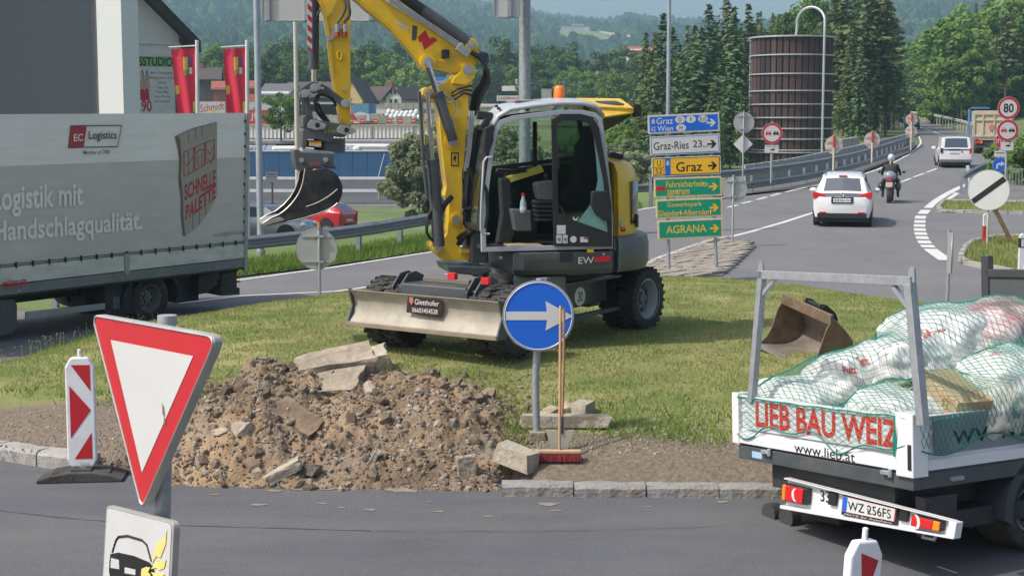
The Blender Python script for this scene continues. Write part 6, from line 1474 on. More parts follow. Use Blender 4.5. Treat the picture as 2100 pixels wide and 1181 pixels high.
for yy_ in (-.365, .365): U(MB().tube([(x, yy_, z) for x, z in e], .009, 6), 'side_cutting_edge', WE, smooth=60)
e = Ptr(smoothpts(bk[8:15], 2), -.365); U(MB().tube([(x, -.368, z) for x, z in e], .007, 6), 'wear_strip', WE, smooth=60)
q = Ptr([(585,451),(540,464),(536,460),(548,452),(575,445)], -.37); U(MB().prism(q, -.38, .38), 'bucket_lip', WE, bevel=.005)
e = Ptr(smoothpts([(692,388),(675,402),(650,416),(628,424)], 3), -.372); U(MB().tube([(x, -.373, z) for x, z in e], .008, 6), 'weld_seam', WE)
# ================================================================ LORRY ON THE LEFT
LF = Frame((-4.731,26.323,.88), 53.66, -.67, 3.31)
LO = thing('curtain_lorry', LF, 'long lorry with dirty grey and white curtain side passing at the left', 'lorry')
lq = lambda px, py, c=0: tuple(LF.loc(px, py, c))
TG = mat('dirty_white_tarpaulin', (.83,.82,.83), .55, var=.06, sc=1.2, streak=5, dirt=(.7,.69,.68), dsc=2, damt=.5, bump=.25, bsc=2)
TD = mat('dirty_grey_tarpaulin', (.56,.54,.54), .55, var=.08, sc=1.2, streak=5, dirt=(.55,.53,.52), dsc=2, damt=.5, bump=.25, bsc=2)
ztop = lq(505,232)[1]; zb = lq(505,496)[1]; zm = lq(250,332)[1]; XL0 = -7.4
def tarp(name, z0, z1, m):
    b = MB(); nx_, nz_ = 90, 12
    for j in range(nz_+1):
        for i in range(nx_+1):
            x = XL0+(0-XL0)*i/nx_; z = z0+(z1-z0)*j/nz_; t = (z-zb)/(ztop-zb)
            y = -.004*math.sin(math.pi*t)*(1+.6*math.sin(x*2.6))-.004*noise.noise(Vector((x*2, z*3, 0)))
            b.v.append((x, y-.01, z))
    for j in range(nz_):
        for i in range(nx_): a = j*(nx_+1)+i; b.f.append((a, a+1, a+nx_+2, a+nx_+1))
    return b.build(name, m, LO, 60)
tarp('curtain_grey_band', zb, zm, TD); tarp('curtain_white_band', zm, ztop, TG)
MB().box(XL0, -.03, .02, 2.45, zb-.2, ztop-.18).build('box_body', mat('tarpaulin_roof', (.45,.46,.46), .6), LO, bevel=.03)
MB().box(-.03,.0,.0,2.45,zb-.2,ztop-.16).build('rear_frame', mat('rear_frame_grey', (.3,.32,.33), .5, .2), LO, bevel=.01)
z1 = zb; z0 = lq(480,541)[1]
ALW = mat('dirty_aluminium_board', (.62,.65,.65), .5, .25, var=.07, sc=2, dirt=(.3,.29,.27), streak=4)
zA = lq(505,497)[1]-.0; zB = lq(505,528)[1]
mid = lq(258,545)[0]
MB().box(mid+.05,-.05,-.03,.02,zB,zA-.02).build('drop_side', ALW, LO, bevel=.008); MB().box(XL0,mid-.05,-.03,.02,zB,zA-.02).build('drop_side', ALW, LO, bevel=.008)
MB().box(mid-.045,mid+.045,-.045,.02,zB-.06,zA+.02).build('side_stanchion', GALV, LO, bevel=.006); MB().box(-.05,.02,-.045,.05,zB-.22,ztop).build('corner_post', GALV, LO, bevel=.006)
MB().box(XL0,-.02,-.02,.08,zB-.17,zB-.012).build('outer_sill', mat('dark_grey_sill', (.17,.19,.195), .55, dirt=(.3,.29,.27)), LO, bevel=.01)
b = MB(); x = -.25
while x > XL0: b.box(x-.012, x+.012, -.035, .0, zb-.03, zb+.045); b.box(x-.018, x+.018, -.03, 0, zb-.06, zb-.03); x -= .3
b.build('curtain_buckle', BLK, LO); b = MB(); b.tube([(XL0,-.03,zb+.02),(-.05,-.03,zb+.02)], .006, 5); b.build('curtain_rope', BLK, LO)
b = MB(); z = zb+.15
while z < ztop: b.box(-.075,-.05,-.03,.0,z-.02,z+.02); z += .22
b.build('rear_buckle', BLK, LO)
MB().box(XL0,-.05,-.02,2.42,zB-.2,zB-.17).build('floor_frame', BLK, LO)
# printing on the curtain
TW = mat('curtain_white_print', (.8,.82,.82), .6, var=.05); TR = mat('curtain_red_print', (.42,.05,.065), .6); TDK = mat('curtain_dark_print', (.09,.09,.1), .6)
Y_ = -.0235
pk = empty('curtain_print', (0,0,0), LO)
p1 = lq(143,258); p2 = lq(176,258); p3 = lq(170,301); p4 = lq(138,303)
flat(pk, 'red_field', [p4, p3, p2, p1], Y_, TR)
fr4 = [lq(138,303), lq(239,301), lq(248,257.5), lq(143,258.5)]
b = MB(); b.tube([(a, Y_, c) for a, c in fr4], .008, 4, True); b.build('logo_outline', TDK, pk)
def TX(s, xa, ya, xb, yb, yt, m, bold=.006, shear=0, x0=None):
    a, c = lq(xa, ya), lq(xb, yb); t = lq(xb, yt)
    return lettering(pk, s, a[0] if x0 is None else x0, c[0], (a[1]+0*c[1]) if True else 0, a[1]+(t[1]-c[1]), Y_-.004, m, bold=bold, shear=shear, slope=(c[1]-a[1])/(c[0]-a[0]))
TX('EC',149,290.5,168,289,274,TW,.02); TX('Logistics',180,291,237,290,268.5,TDK,.012); TX('Member of ÖBB',169,317,223,315.5,306,TDK,.004)
a0_, a1_ = lq(0,423)[0], lq(168,415)[0]
zlo = lq(80,441)[1]; zhi = lq(150,374)[1]; lettering(pk, 'Logistik mit', a1_-(a1_-a0_)*1.10, a1_, zlo, zhi, Y_-.004, TW, bold=.022)
a0_, a1_ = lq(0,490)[0], lq(290,470)[0]; zlo = lq(183,492)[1]; zhi = lq(122,443)[1]; lettering(pk, 'Handschlagqualität.', a1_-(a1_-a0_)*1.05, a1_, zlo, zhi, Y_-.004, TW, bold=.022)
zlo, zhi = lq(470,484)[1], lq(470,473)[1]; lettering(pk, 'eclogistics.at', lq(437,0)[0] if 0 else lq(437,480)[0], lq(497,478)[0], zlo, zhi, Y_-.004, mat('faint_print', (.33,.33,.32), .6), bold=.003)
WB = mat('printed_plank', (.36,.35,.32), .6, var=.07, sc=1, streak=.2); 
flat(pk, 'printed_board', [lq(*p) for p in [(357,282),(363,279),(367,285),(371,330),(369,360),(373,400),(374,440),(378,484),(374,484),(369,440),(369,405),(364,372),(366,330),(362,300)]], Y_, mat('printed_wood_edge', (.16,.12,.1), .6))
flat(pk, 'printed_board', [lq(*p) for p in [(363,279),(395,265),(443,252),(443,400),(428,430),(405,462),(378,484),(374,440),(373,400),(369,360),(371,330),(367,285)]], Y_-.001, WB)
b = MB()
for x, ya, yb in ((384,268,292),(399,263,287),(412,259,280),(430,256,268),(393,430,470),(407,415,460),(420,405,440)): a, c = lq(x, ya), lq(x, yb); b.beam((a[0], Y_-.003, a[1]),(c[0], Y_-.003, c[1]), .012, .003)
b.tube([(p[0], Y_-.002, p[1]) for p in [lq(357,281), lq(390,265), lq(443,251)]], .006, 4); b.build('plank_joint', mat('printed_joint', (.15,.13,.12), .6), pk)
b = MB()
for x0_, y0_, x1_, y1_, h0, h1 in ((375,312,395,303,50,48),(398,302,417,293,48,45),(420,292,437,286,43,40)):
    Q = [lq(x0_, y0_), lq(x1_, y1_), lq(x1_, y1_+h1), lq(x0_, y0_+h0)]; b.tube([(p[0], Y_-.003, p[1]) for p in Q], .011, 4, True)
for seg in ([(377,334),(382,340),(394,322)],[(384,310),(384,356)],[(400,315),(408,306),(416,309)],[(404,318),(404,340),(412,338),(412,316)],[(423,308),(428,318),(436,300)],[(424,325),(430,335),(436,316)]): b.tube([(p[0], Y_-.003, p[1]) for p in [lq(*s) for s in seg]], .009, 4)
b.build('pictogram', TR, pk)
def TS(s, x0_, yb0, x1_, yb1, yt1):
    a, c, t = lq(x0_, yb0), lq(x1_, yb1), lq(x1_, yt1); lettering(pk, s, a[0], c[0], a[1], a[1]+(t[1]-c[1])*.92, Y_-.005, TR, bold=.03, slope=(c[1]-a[1])/(c[0]-a[0]))
TS('SCHNELLE',376,412,440,380,344); TS('PALETTE',378,452,440,407,375)
p = lq(3,586); p2_ = lq(52,577); lettering(LO, 'MÖSSLER', p[0], p2_[0], p[1]-.02, p[1]+.09, -.05, mat('red_film', (1,1,1)), bold=.02)
# underside of the lorry
def lpoly(pts, c): return LF.poly(pts, c)
def lbox(pts, y0, y1, nm, m, bevel=.01): return MB().prism(lpoly(pts, y0), y0, y1).build(nm, m, LO, bevel=bevel)
LB = mat('underbody_black', (.03,.032,.034), .7, dirt=(.12,.11,.1), damt=.4)
zg = -.88-.33
MB().box(XL0,-.3,.7,1.7,zB-.45,zB-.2).build('chassis_rail', LB, LO)
wx = lq(305,615,.15)[0]
for yy, sgn in ((.3,1),(2.1,-1)):
    Mw = Matrix.Translation((wx, yy, zg+.41)) @ Matrix.Rotation(0 if sgn > 0 else math.pi, 4, 'Z'); tyre(.41,.42,LO,Mw,rr=.58,rim=mat('lorry_rim', (.12,.12,.12), .5, dirt=(.3,.28,.26)),lugs=1)
fx = -6.3
MB().prism([(wx+.62*math.cos(R(a)), zg+.36+.60*math.sin(R(a))) for a in range(0,181,15)]+[(wx+.57*math.cos(R(a)), zg+.36+.55*math.sin(R(a))) for a in range(180,-1,-15)], .05, .6).build('mudguard', LB, LO, 40)
lbox([(215,563),(272,560),(276,642),(215,648)], .12, .6, 'battery_box', LB); flat(LO, 'box_label', lpoly([(232,610),(246,608),(246,632),(232,634)], .11), .115, mat('faint_label', (.12,.13,.14), .6))
lbox([(176,588),(212,584),(212,640),(176,645)], .5, .9, 'side_tank', LB); lbox([(0,614),(30,612),(36,625),(36,672),(28,685),(0,690)], .1, .6, 'fuel_tank', mat('dull_tank', (.13,.14,.145), .5, .3), .02)
lbox([(54,640),(216,622),(216,634),(54,655)], .02, .06, 'side_guard', mat('side_guard_alu', (.4,.42,.42), .5, .4, dirt=(.25,.24,.22)), .006)
lbox([(355,560),(430,552),(430,560),(408,600),(408,616),(362,622)], .3, .9, 'rear_chassis', LB); lbox([(408,566),(455,551),(490,548),(490,556),(455,565),(430,600),(408,604)], .1, .5, 'underrun_arm', LB)
lbox([(455,560),(486,556),(486,604),(455,607)], .05, .2, 'tail_lamp_box', LB); lbox([(455,590),(492,590),(492,604),(455,607)], .0, 2.4, 'underrun_bar', LB)
for q in ((224,579),(400,556),(488,577)): a = lq(*q, .02); MB().box(a[0]-.03,a[0]+.03,-.01,.02,a[1]-.02,a[1]+.02).build('side_marker', ORL, LO)
q = lq(110,600,.3); MB().box(-5.6,-4.9,.3,2.0,zg+.25,zg+.9).build('red_tank', mat('dark_red_underbody', (.12,.02,.02), .7), LO, bevel=.03)
Mw = Matrix.Translation((lq(185,680,2.1)[0]-.9, 2.1, zg+.41)) @ Matrix.Rotation(math.pi, 4, 'Z'); 
Mw = Matrix.Translation((-6.9, .3, zg+.41)); tyre(.41,.3,LO,Mw,rr=.58,rim=mat('lorry_rim', (1,1,1)),lugs=1)
Mw = Matrix.Translation((-6.9, 2.1, zg+.41)) @ Matrix.Rotation(math.pi, 4, 'Z'); tyre(.41,.3,LO,Mw,rr=.58,rim=mat('lorry_rim', (1,1,1)),lugs=1)
for px in (38, 250): a = lq(px, 590); MB().ball((a[0], -.02, zB-.12), .02, .012, .02).build('hook', GALV, LO)
# ================================================================ TIPPER TRUCK ON THE RIGHT
TF = Frame((1.976,12.675,.19), -60.0, -4.14, -.8)
CG0 = mat('dark_cab_glass', (.03,.04,.045), .08, coat=.5)
TP = thing('tipper_truck', TF, 'small white tipper truck loaded with netted sacks, seen from behind at the lower right', 'truck')
tq_ = lambda px, py, c=0, ax='Y': tuple(TF.loc(px, py, c, ax))
BW, BL, BH = 2.05, 3.12, .42
def tpoly(pts, c=0, ax='Y'): return TF.poly(pts, c, ax)
def ribs(name, ax, a0, a1, z0, z1, c, outw, m):
    b = MB(); prof = [(0,0),(.035,.01),(.035,.085),(.01,.10),(.01,.115),(.0,.13),(.0,.27),(.012,.28),(.012,.30),(.0,.31),(.0,.40),(.02,.41),(.02,.42)]
    prof = [(o_, z0+(z1-z0)*z/.42) for o_, z in prof]
    rings = []
    for t in (a0, a1):
        r = [(c+outw*o_, z) for o_, z in prof]+[(c-outw*.03, z1),(c-outw*.03, z0)]
        rings.append([((t, p, z) if ax == 'X' else (p, t, z)) for p, z in r])
    b.loft(rings); return b.build(name, m, TP, bevel=.003)
ribs('tailgate', 'X', .02, BW-.12, 0, BH, 0, -1, WHP)
ribs('side_board', 'Y', .12, BL, 0, BH, BW, 1, WHP); ribs('side_board', 'Y', .0, BL, 0, BH, .0, -1, WHP)
MB().box(BW-.13,BW+.05,-.05,.11,-.03,BH+.03).build('corner_post', WHP, TP, bevel=.008); MB().box(-.05,.04,-.045,.08,-.0,BH+.02).build('corner_post', WHP, TP, bevel=.008)
a, c = tq_(1897,926,-.051), tq_(1904,965,-.051); MB().box(BW+.0,BW+.035,-.056,-.05,.03,.22).build('black_strip', BLK, TP)
MB().box(-.02,BW,.02,BL,-.08,-.005).build('bed_floor', mat('bed_floor_grey', (.2,.2,.2), .7), TP)
MB().box(.0,BW+.02,-.02,.06,-.13,-.012).build('rear_sill', DG, TP, bevel=.008); MB().box(BW-.04,BW+.02,.06,BL,-.13,-.012).build('side_sill', DG, TP, bevel=.008); MB().box(-.02,.04,.06,BL,-.13,-.012).build('side_sill', DG, TP, bevel=.008)
MB().box(.3,BW-.3,.1,2.8,-.35,-.13).build('sub_frame', LB, TP, bevel=.01)
q = tq_(1552,933,-.02); flat(TP, 'reflector', [(q[0]-.06,-.1),(q[0]+.07,-.1),(q[0]+.07,-.045),(q[0]-.06,-.045)], -.021, mat('pale_blue_reflector', (.35,.5,.7), .3))
for px, py in ((1573,926),(1820,968)): q = tq_(px, py, -.03); MB().box(q[0]-.05,q[0]+.05,-.06,-.02,q[1]-.015,q[1]+.015).cyl((q[0]+.04,-.04,q[1]-.03),(q[0]+.04,-.04,q[1]+.03),.018).build('latch', GALV, TP, bevel=.003)
for px, py in ((1960,975),): q = tq_(px, py, BW+.03, 'X'); MB().box(BW+.02,BW+.06,q[0]-.06,q[0]+.06,-.09,-.06).build('latch', GALV, TP, bevel=.003)
# rear light bar
by = .06
LBp = tpoly([(1617,976),(1970,1058),(1972,1075),(1974,1105),(1960,1107),(1611,1046),(1611,1028),(1617,1020)], by)
zt = tpoly([(1617,978)], by)[0]; ztr = tpoly([(1960,1066)], by)[0]; zbl = tpoly([(1612,1035)], by)[0]; zbr = tpoly([(1955,1098)], by)[0]
def barpt(u, v): # u 0..1 along, v 0 bottom 1 top
    bo = Vector(zbl).lerp(Vector(zbr), u); to = Vector(zt).lerp(Vector(ztr), u); return bo.lerp(to, v)
def barprism(u0, u1, v0, v1, y0, y1, nm, m, bevel=.004):
    P = [barpt(u0, v0), barpt(u1, v0), barpt(u1, v1), barpt(u0, v1)]; return MB().prism([tuple(p) for p in P], y0, y1).build(nm, m, TP, bevel=bevel)
barprism(0,1,0,1,by,by+.02,'light_bar', WHP); barprism(0,1,.96,1.0,by-.05,by,'bar_top_flange', WHP); barprism(-.005,1.03,-.1,.02,by-.06,by+.02,'bar_bottom_flange', WHP); barprism(.99,1.03,0,.98,by-.05,by+.02,'bar_end', WHP)
for u0, u1, fl in ((.0,.165,0),(.79,.955,1)):
    barprism(u0,u1,.18,.82,by-.05,by,'lamp_housing', BLK, .01)
    def seg(a, c, m, nm): barprism(u0+(u1-u0)*a, u0+(u1-u0)*c, .22, .78, by-.065, by-.045, nm, m, .008)
    if not fl: seg(.02,.15,ORL,'indicator_lens'); seg(.16,.86,REDL,'tail_lens'); cu_ = .58
    else: seg(.76,.97,ORL,'indicator_lens'); seg(.06,.75,REDL,'tail_lens'); cu_ = .22
    c_ = barpt(u0+(u1-u0)*cu_, .5); pts = [(c_.x+.045*math.cos(R(t)), c_.y+.055*math.sin(R(t))) for t in range(90,271,20)]+[(c_.x+.03*math.cos(R(t))+.012, c_.y+.05*math.sin(R(t))) for t in range(270,89,-20)]
    if fl: pts = [(2*c_.x-x, z) for x, z in pts]
    MB().prism(pts, by-.0675, by-.062).build('reversing_lens', WHL, TP)
barprism(.375,.70,.06,.9,by-.03,by,'plate_holder', BLK); barprism(.38,.695,.20,.88,by-.034,by-.03,'number_plate', mat('red_plate_edge', (.35,.08,.08), .5), 0); barprism(.385,.69,.23,.85,by-.036,by-.034,'plate_face', mat('plate_white', (.62,.63,.62), .4), 0); barprism(.385,.41,.23,.85,by-.038,by-.036,'plate_blue_field', SBLU, 0)
a, c, t = barpt(.42,.33), barpt(.675,.33), barpt(.675,.78)
lettering(TP, 'WZ 256FS', a.x, c.x, a.y, a.y+(t.y-c.y), by-.0385, SBLK, bold=.004, slope=(c.y-a.y)/(c.x-a.x))
q = barpt(.538,.50); MB().prism([(q.x+.008*u, q.y+.018*v) for u, v in ((-.8,.8),(.8,.8),(.8,-.2),(0,-1),(-.8,-.2))], by-.04, by-.038).build('plate_crest', mat('green_print', (.08,.2,.1), .5), TP)
a, c, t = barpt(.40,.09), barpt(.68,.09), barpt(.68,.17); lettering(TP, 'FRITZ Ihr Autohaus', a.x, c.x, a.y, a.y+(t.y-c.y), by-.033, WS, bold=.003, slope=(c.y-a.y)/(c.x-a.x))
a, c, t = barpt(.225,.4), barpt(.285,.4), barpt(.285,.86); lettering(TP, '33', a.x, c.x, a.y, a.y+(t.y-c.y), by-.004, SBLK, bold=.006, slope=(c.y-a.y)/(c.x-a.x))
barprism(.285,.335,.35,.92,by-.03,by,'plate_lamp', BLK, .01); barprism(.71,.76,.3,.95,by-.03,by,'plate_lamp', BLK, .01)
# tailgate and banner lettering
q0, q1, qt = tq_(1629,926,-.038), tq_(1753,944,-.038), tq_(1680,903,-.038)
lettering(TP, 'www.lieb.at', q0[0], q1[0], .012, .095, -.0385, SBLK, bold=-.002)
WBN = mat('white_board_face', (.62,.65,.66), .5)
flat(TP, 'name_field', [(.12,.135),(BW-.16,.135),(BW-.16,.41),(.12,.41)], -.02, WBN, t=.003)
q0, q1 = tq_(1549,865,-.03)[0], tq_(1843,905,-.03)[0]; zt_ = .385
lettering(TP, 'LIEB BAU WEIZ', q0, q1, .17, .385, -.026, mat('red_lettering', (.6,.03,.02), .5), bold=.03)
y0_, z0_2 = tq_(1950,915,BW+.01,'X'); y1_, _ = tq_(2096,895,BW+.01,'X')
MB().box(BW+.022,BW+.026,.2,2.6,.13,.41).build('side_name_field', mat('grey_side_board', (.22,.27,.28), .5), TP)
lettering(TP, 'www.lieb.at', y0_, y0_+(y1_-y0_)*2.05, .18, .34, BW+.028, mat('black_lettering', (.015,.015,.015), .5), bold=.002, ax='X')
# galvanised rear frame
def tp3(px, py, c): return TF.p3(px, py, c)
la, lb_ = tp3(1541,800,-.02), tp3(1564,556,-.02); ra, rb2 = tp3(1893,858,-.02), tp3(1866,582,-.02)
MB().beam(la+Vector((0,0,-.1)), lb_, .06, .06, (0,1,0)).build('frame_post', GALV, TP, bevel=.004); MB().beam(ra+Vector((0,0,-.05)), rb2, .07, .07, (0,1,0)).build('frame_post', GALV, TP, bevel=.004)
MB().beam(tp3(1558,563,-.02), tp3(1872,577,-.02), .07, .06, (0,1,0)).build('frame_top_bar', GALV, TP, bevel=.004)
MB().beam(tp3(1562,606,-.02), tp3(1594,568,-.02), .03, .03).beam(tp3(1832,586,-.02), tp3(1868,636,-.02), .035, .035).build('frame_brace', GALV, TP)
for q in (tp3(1561,560,-.02), tp3(1871,575,-.02)): MB().prism([(q.x-.03,q.z-.02),(q.x+.03,q.z-.02),(q.x+.03,q.z+.07),(q.x+.02,q.z+.1),(q.x-.02,q.z+.1),(q.x-.03,q.z+.07)], -.03, -.01).build('frame_lug', GALV, TP, bevel=.003)
# headboard
HBY = BL+.02; dgp = mat('dark_grey_headboard', (.075,.085,.09), .5, var=.1)
MB().box(-.16,-.07,HBY,HBY+.08,-.05,1.53).box(-.1,BW,HBY,HBY+.08,1.32,1.4).box(BW-.06,BW+.03,HBY,HBY+.08,0,1.5).build('headboard_frame', mat('darker_frame', (.045,.05,.055), .5), TP, bevel=.008)
MB().box(-.07,.4,HBY+.02,HBY+.05,0,1.32).box(.4,1.5,HBY+.02,HBY+.05,0,.35).box(.4,1.5,HBY+.02,HBY+.05,1.12,1.32).box(1.5,BW-.06,HBY+.02,HBY+.05,0,1.32).build('headboard_panel', dgp, TP)
b = MB()
for i in range(19): b.box(.4+i*.058,.414+i*.058,HBY+.03,HBY+.042,.35,1.12)
for i in range(14): b.box(.4,1.5,HBY+.03,HBY+.042,.35+i*.058,.364+i*.058)
b.build('window_mesh', BLK, TP); MB().prism(circ(.1,1.0,.035,16), HBY+.005, HBY+.02).build('label', WHD, TP)
for x in (.2,.27,.34,.41):
    for z in (.5,.56,.62,.68): MB().box(x,x+.02,HBY+.015,HBY+.022,z,z+.025).build('vent_slot', BLK, TP)
# chassis, wheels, mudguards
zg2 = -.60-.19+.04
for xx, yy in ((.28,.95),(BW-.3,1.42)):
    Mw = Matrix.Translation((xx, yy, zg2+.30)) @ Matrix.Rotation(math.pi/2 if xx > 1 else -math.pi/2, 4, 'Z'); tyre(.33,.38,TP,Mw,rr=.56,rim=mat('truck_rim', (.3,.31,.32), .5),lugs=1)
MB().cyl((.3,.85,zg2+.32),(BW-.3,.85,zg2+.32),.07).build('rear_axle', LB, TP)
b = MB(); b.prism([(1.45+.5*math.cos(R(a)), zg2+.3+.5*math.sin(R(a))) for a in range(-10,191,12)]+[(1.45+.41*math.cos(R(a)), zg2+.3+.41*math.sin(R(a))) for a in range(190,-11,-12)], BW-.42, BW+.02, 'X'); b.build('mudguard', mat('mudguard_blue_black', (.04,.05,.06), .45), TP, 40)
MB().box(.4,BW-.1,.5,2.6,-.5,-.36).build('underbody_plate', LB, TP); MB().box(.45,.55,.1,3,-.45,-.3).box(BW-.55,BW-.45,.1,3,-.45,-.3).build('chassis_rail', LB, TP); MB().box(.35,.9,.3,.9,-.62,-.42).build('spare_holder', LB, TP, bevel=.02)
MB().box(BW-.1,BW,.12,.45,-.5,-.2).build('side_bracket', LB, TP); te = TF.p3(1905,1104,.05); MB().tube([te+Vector((-.08,.05,.1)),te+Vector((-.06,0,0)),te+Vector((.05,0,0)),te+Vector((.08,.05,.1))], .015, 8).build('tow_eye', GALV, TP, 60)
MB().tube([(BW-.1,.35,-.3),(BW-.05,.5,-.45),(BW-.08,.7,-.5)], .012, 6).build('cable', BLK, TP)
for x in (.12,.35): MB().prism(circ(x, -.62, .09, 16), .2, .3).build('hose_coupling', LB, TP)
cf = [(3.35,-.45),(5.35,-.45),(5.45,.1),(5.3,.45),(4.75,.6),(4.2,1.45),(3.45,1.5),(3.3,.9)]
MB().prism(cf, .08, BW-.08, 'X').build('cab', WHP, TP, bevel=.06)
for x in (.07, BW-.07): MB().prism([(3.5,.6),(4.6,.6),(4.15,1.32),(3.5,1.35)], x-.012, x+.012, 'X').build('side_window', CG0, TP)
MB().add([(.2,4.77,.64),(BW-.2,4.77,.64),(BW-.3,4.26,1.4),(.3,4.26,1.4)], [(0,1,2,3)]).build('windscreen', CG0, TP)
for xx in (.25, BW-.25): tyre(.33,.22,TP,Matrix.Translation((xx, 4.75, zg2+.3)) @ Matrix.Rotation(math.pi/2 if xx > 1 else -math.pi/2, 4, 'Z'),rr=.56,rim=mat('truck_rim', (1,1,1)),lugs=1)
# the load: sacks and boxes
SK = mat('white_plastic_sack', (.6,.61,.6), .5, var=.1, sc=3, bump=.6, bsc=5); SK2 = mat('cream_sack', (.55,.52,.44), .6, var=.1, bump=.6, bsc=5); SK3 = mat('printed_bundle_film', (.6,.58,.58), .35, col2=(.7,.71,.72), sc=4, bump=.7, bsc=7)
SKR = mat('red_printed_film', (.5,.1,.14), .4, col2=(.62,.6,.6), sc=4, bump=.6, bsc=7); CARD = mat('cardboard', (.42,.30,.17), .8, var=.1); KR = mat('crumpled_paper', (.45,.38,.27), .8, var=.15, bump=.5)
LOAD = TF.M
def sack(lab, px, py, y, s, rot, m, seed, cat='sack', nm='sack', wr=.12, grp=None):
    p = TF.p3(px, py, y); bm = bmesh.new(); bmesh.ops.create_icosphere(bm, subdivisions=5, radius=1)
    for v in bm.verts:
        c = v.co; L_ = (abs(c.x)**3+abs(c.y)**3+abs(c.z)**2.4)**(1/2.8); v.co = c/L_
        w = noise.turbulence(v.co*1.7+Vector((seed,0,0)), 4, False); f = noise.noise(Vector((v.co.x*5+seed, v.co.y*2, v.co.z*5))); v.co *= 1+wr*(w-.5)+.03*f
        v.co.x *= s[0]; v.co.y *= s[1]; v.co.z *= s[2]
    me = bpy.data.meshes.new(nm); bm.to_mesh(me); bm.free(); me.materials.append(m); me.shade_smooth()
    o = bpy.data.objects.new(nm, me); COL.objects.link(o); o.matrix_local = LOAD @ Matrix.Translation(p) @ Matrix.Rotation(R(rot[2]),4,'Z') @ Matrix.Rotation(R(rot[1]),4,'Y') @ Matrix.Rotation(R(rot[0]),4,'X')
    return tag(o, lab, cat, grp)
SG = 'sacks under the green net'
sack('bulging white sack at the left front of the tipper load', 1652,846,.55, (.5,.45,.33), (0,4,0), SK, 1, grp=SG)
sack('white sack behind the rear frame post in the middle of the load', 1840,862,.4, (.42,.35,.26), (0,10,0), SK, 2, grp=SG)
sack('large light sack forming the middle slope of the load', 1850,765,1.3, (.5,.5,.34), (0,-14,0), SK3, 3, grp=SG)
sack('white sack with red print at the top of the load', 1930,718,1.8, (.55,.5,.42), (0,-6,0), SK3, 4, grp=SG)
sack('red printed film bundle highest at the right of the load', 2050,700,2.2, (.42,.5,.38), (0,15,0), SKR, 5, 'bundle', 'film_bundle', grp=None)
sack('big creamy white sack at the right edge of the load', 2065,812,1.55, (.4,.55,.42), (0,5,20), SK, 6, grp=SG)
sack('cream sack low at the right side board', 2005,852,1.0, (.35,.4,.25), (0,0,0), SK2, 7, grp=SG)
sack('white sack filling the gap between the left front sack and the tall middle ones', 1745,795,.95, (.42,.4,.34), (0,-12,0), SK, 11, grp=SG)
p = TF.p3(1955,810,.7); o = MB().box(-.28,.28,-.16,.16,-.09,.09).build('cardboard_box', CARD, None, bevel=.008); o.matrix_local = LOAD @ Matrix.Translation(p) @ Matrix.Rotation(R(-12),4,'Z') @ Matrix.Rotation(R(22),4,'Y'); tag(o, 'brown cardboard box lying tilted among the sacks behind the right frame post', 'box')
lettering(o, 'IT', .1,.2,-.03,.05,-.162, mat('brown_print', (.2,.12,.06), .8), bold=.01)
sack('crumpled beige paper bag between the white sacks', 1835,800,.62, (.3,.2,.09), (10,-10,0), KR, 9, 'paper bag', 'paper_bag', .5)
# green cargo net draped over the load
deps = None
def load_top():
    obs = [o for o in bpy.data.objects if o.name.startswith(('sack','film_bundle','cardboard_box','paper_bag')) and o.type == 'MESH']
    from mathutils.bvhtree import BVHTree
    bm = bmesh.new(); inv = TF.I
    for o in obs:
        off = len(bm.verts); m4 = inv @ o.matrix_basis
        vs = [bm.verts.new(m4 @ v.co) for v in o.data.vertices]
        for p_ in o.data.polygons: bm.faces.new([vs[i] for i in p_.vertices])
    t = BVHTree.FromBMesh(bm); bm.free(); return t
BV = load_top()
def decal(s, quad, m, nm='sack_print', bold=.02):
    me = text_poly(s, bold); co = np.empty(len(me.vertices)*3, 'f'); me.vertices.foreach_get('co', co); co = co.reshape(-1, 3); a, b_ = co.min(0), co.max(0); Q = [Vector(q) for q in quad]; o_ = TF.I @ EYE
    for i, v in enumerate(co):
        u, w_ = (v[0]-a[0])/(b_[0]-a[0]), (v[1]-a[1])/(b_[1]-a[1]); q = Q[0].lerp(Q[1], u).lerp(Q[3].lerp(Q[2], u), w_); d_ = (TF.I.to_3x3() @ ray(q.x, q.y)).normalized(); h_ = BV.ray_cast(o_, d_)
        if h_[0] is None: return
        me.vertices[i].co = h_[0]-d_*.006
    me.name = nm; me.materials.clear(); me.materials.append(m); o = bpy.data.objects.new(nm, me); COL.objects.link(o); o.parent = PRN
PRN = tag(empty('sack_lettering', LOAD), 'red lettering printed on the sacks under the net', 'print')
for s_, q_ in (('Thermo',[(1762,752),(1786,748),(1776,728),(1754,732)]),('Putz',[(1730,764),(1758,766),(1754,748),(1726,752)]),('Kalk',[(1888,694),(1912,690),(1908,674),(1884,678)]),('weiss',[(1915,682),(1940,678),(1938,672),(1913,676)]),('MIX',[(2022,712),(2056,706),(2050,690),(2018,696)]),('25 kg',[(2034,730),(2056,726),(2054,718),(2032,722)])):
    decal(s_, q_, mat('red_lettering', (1,1,1)) if s_ not in ('MIX',) else SWH)
NXN, NYN = 66, 96; HGT = np.zeros((NYN+1, NXN+1)); 
for j in range(NYN+1):
    for i in range(NXN+1):
        x = .02+(BW-.04)*i/NXN; y = .0+BL*j/NYN; hit = BV.ray_cast(Vector((x, y, 4)), Vector((0,0,-1)))
        HGT[j, i] = max(hit[0].z if hit[0] else BH*.7, BH*.9 if (i in (0, NXN) or j in (0, NYN)) else 0)
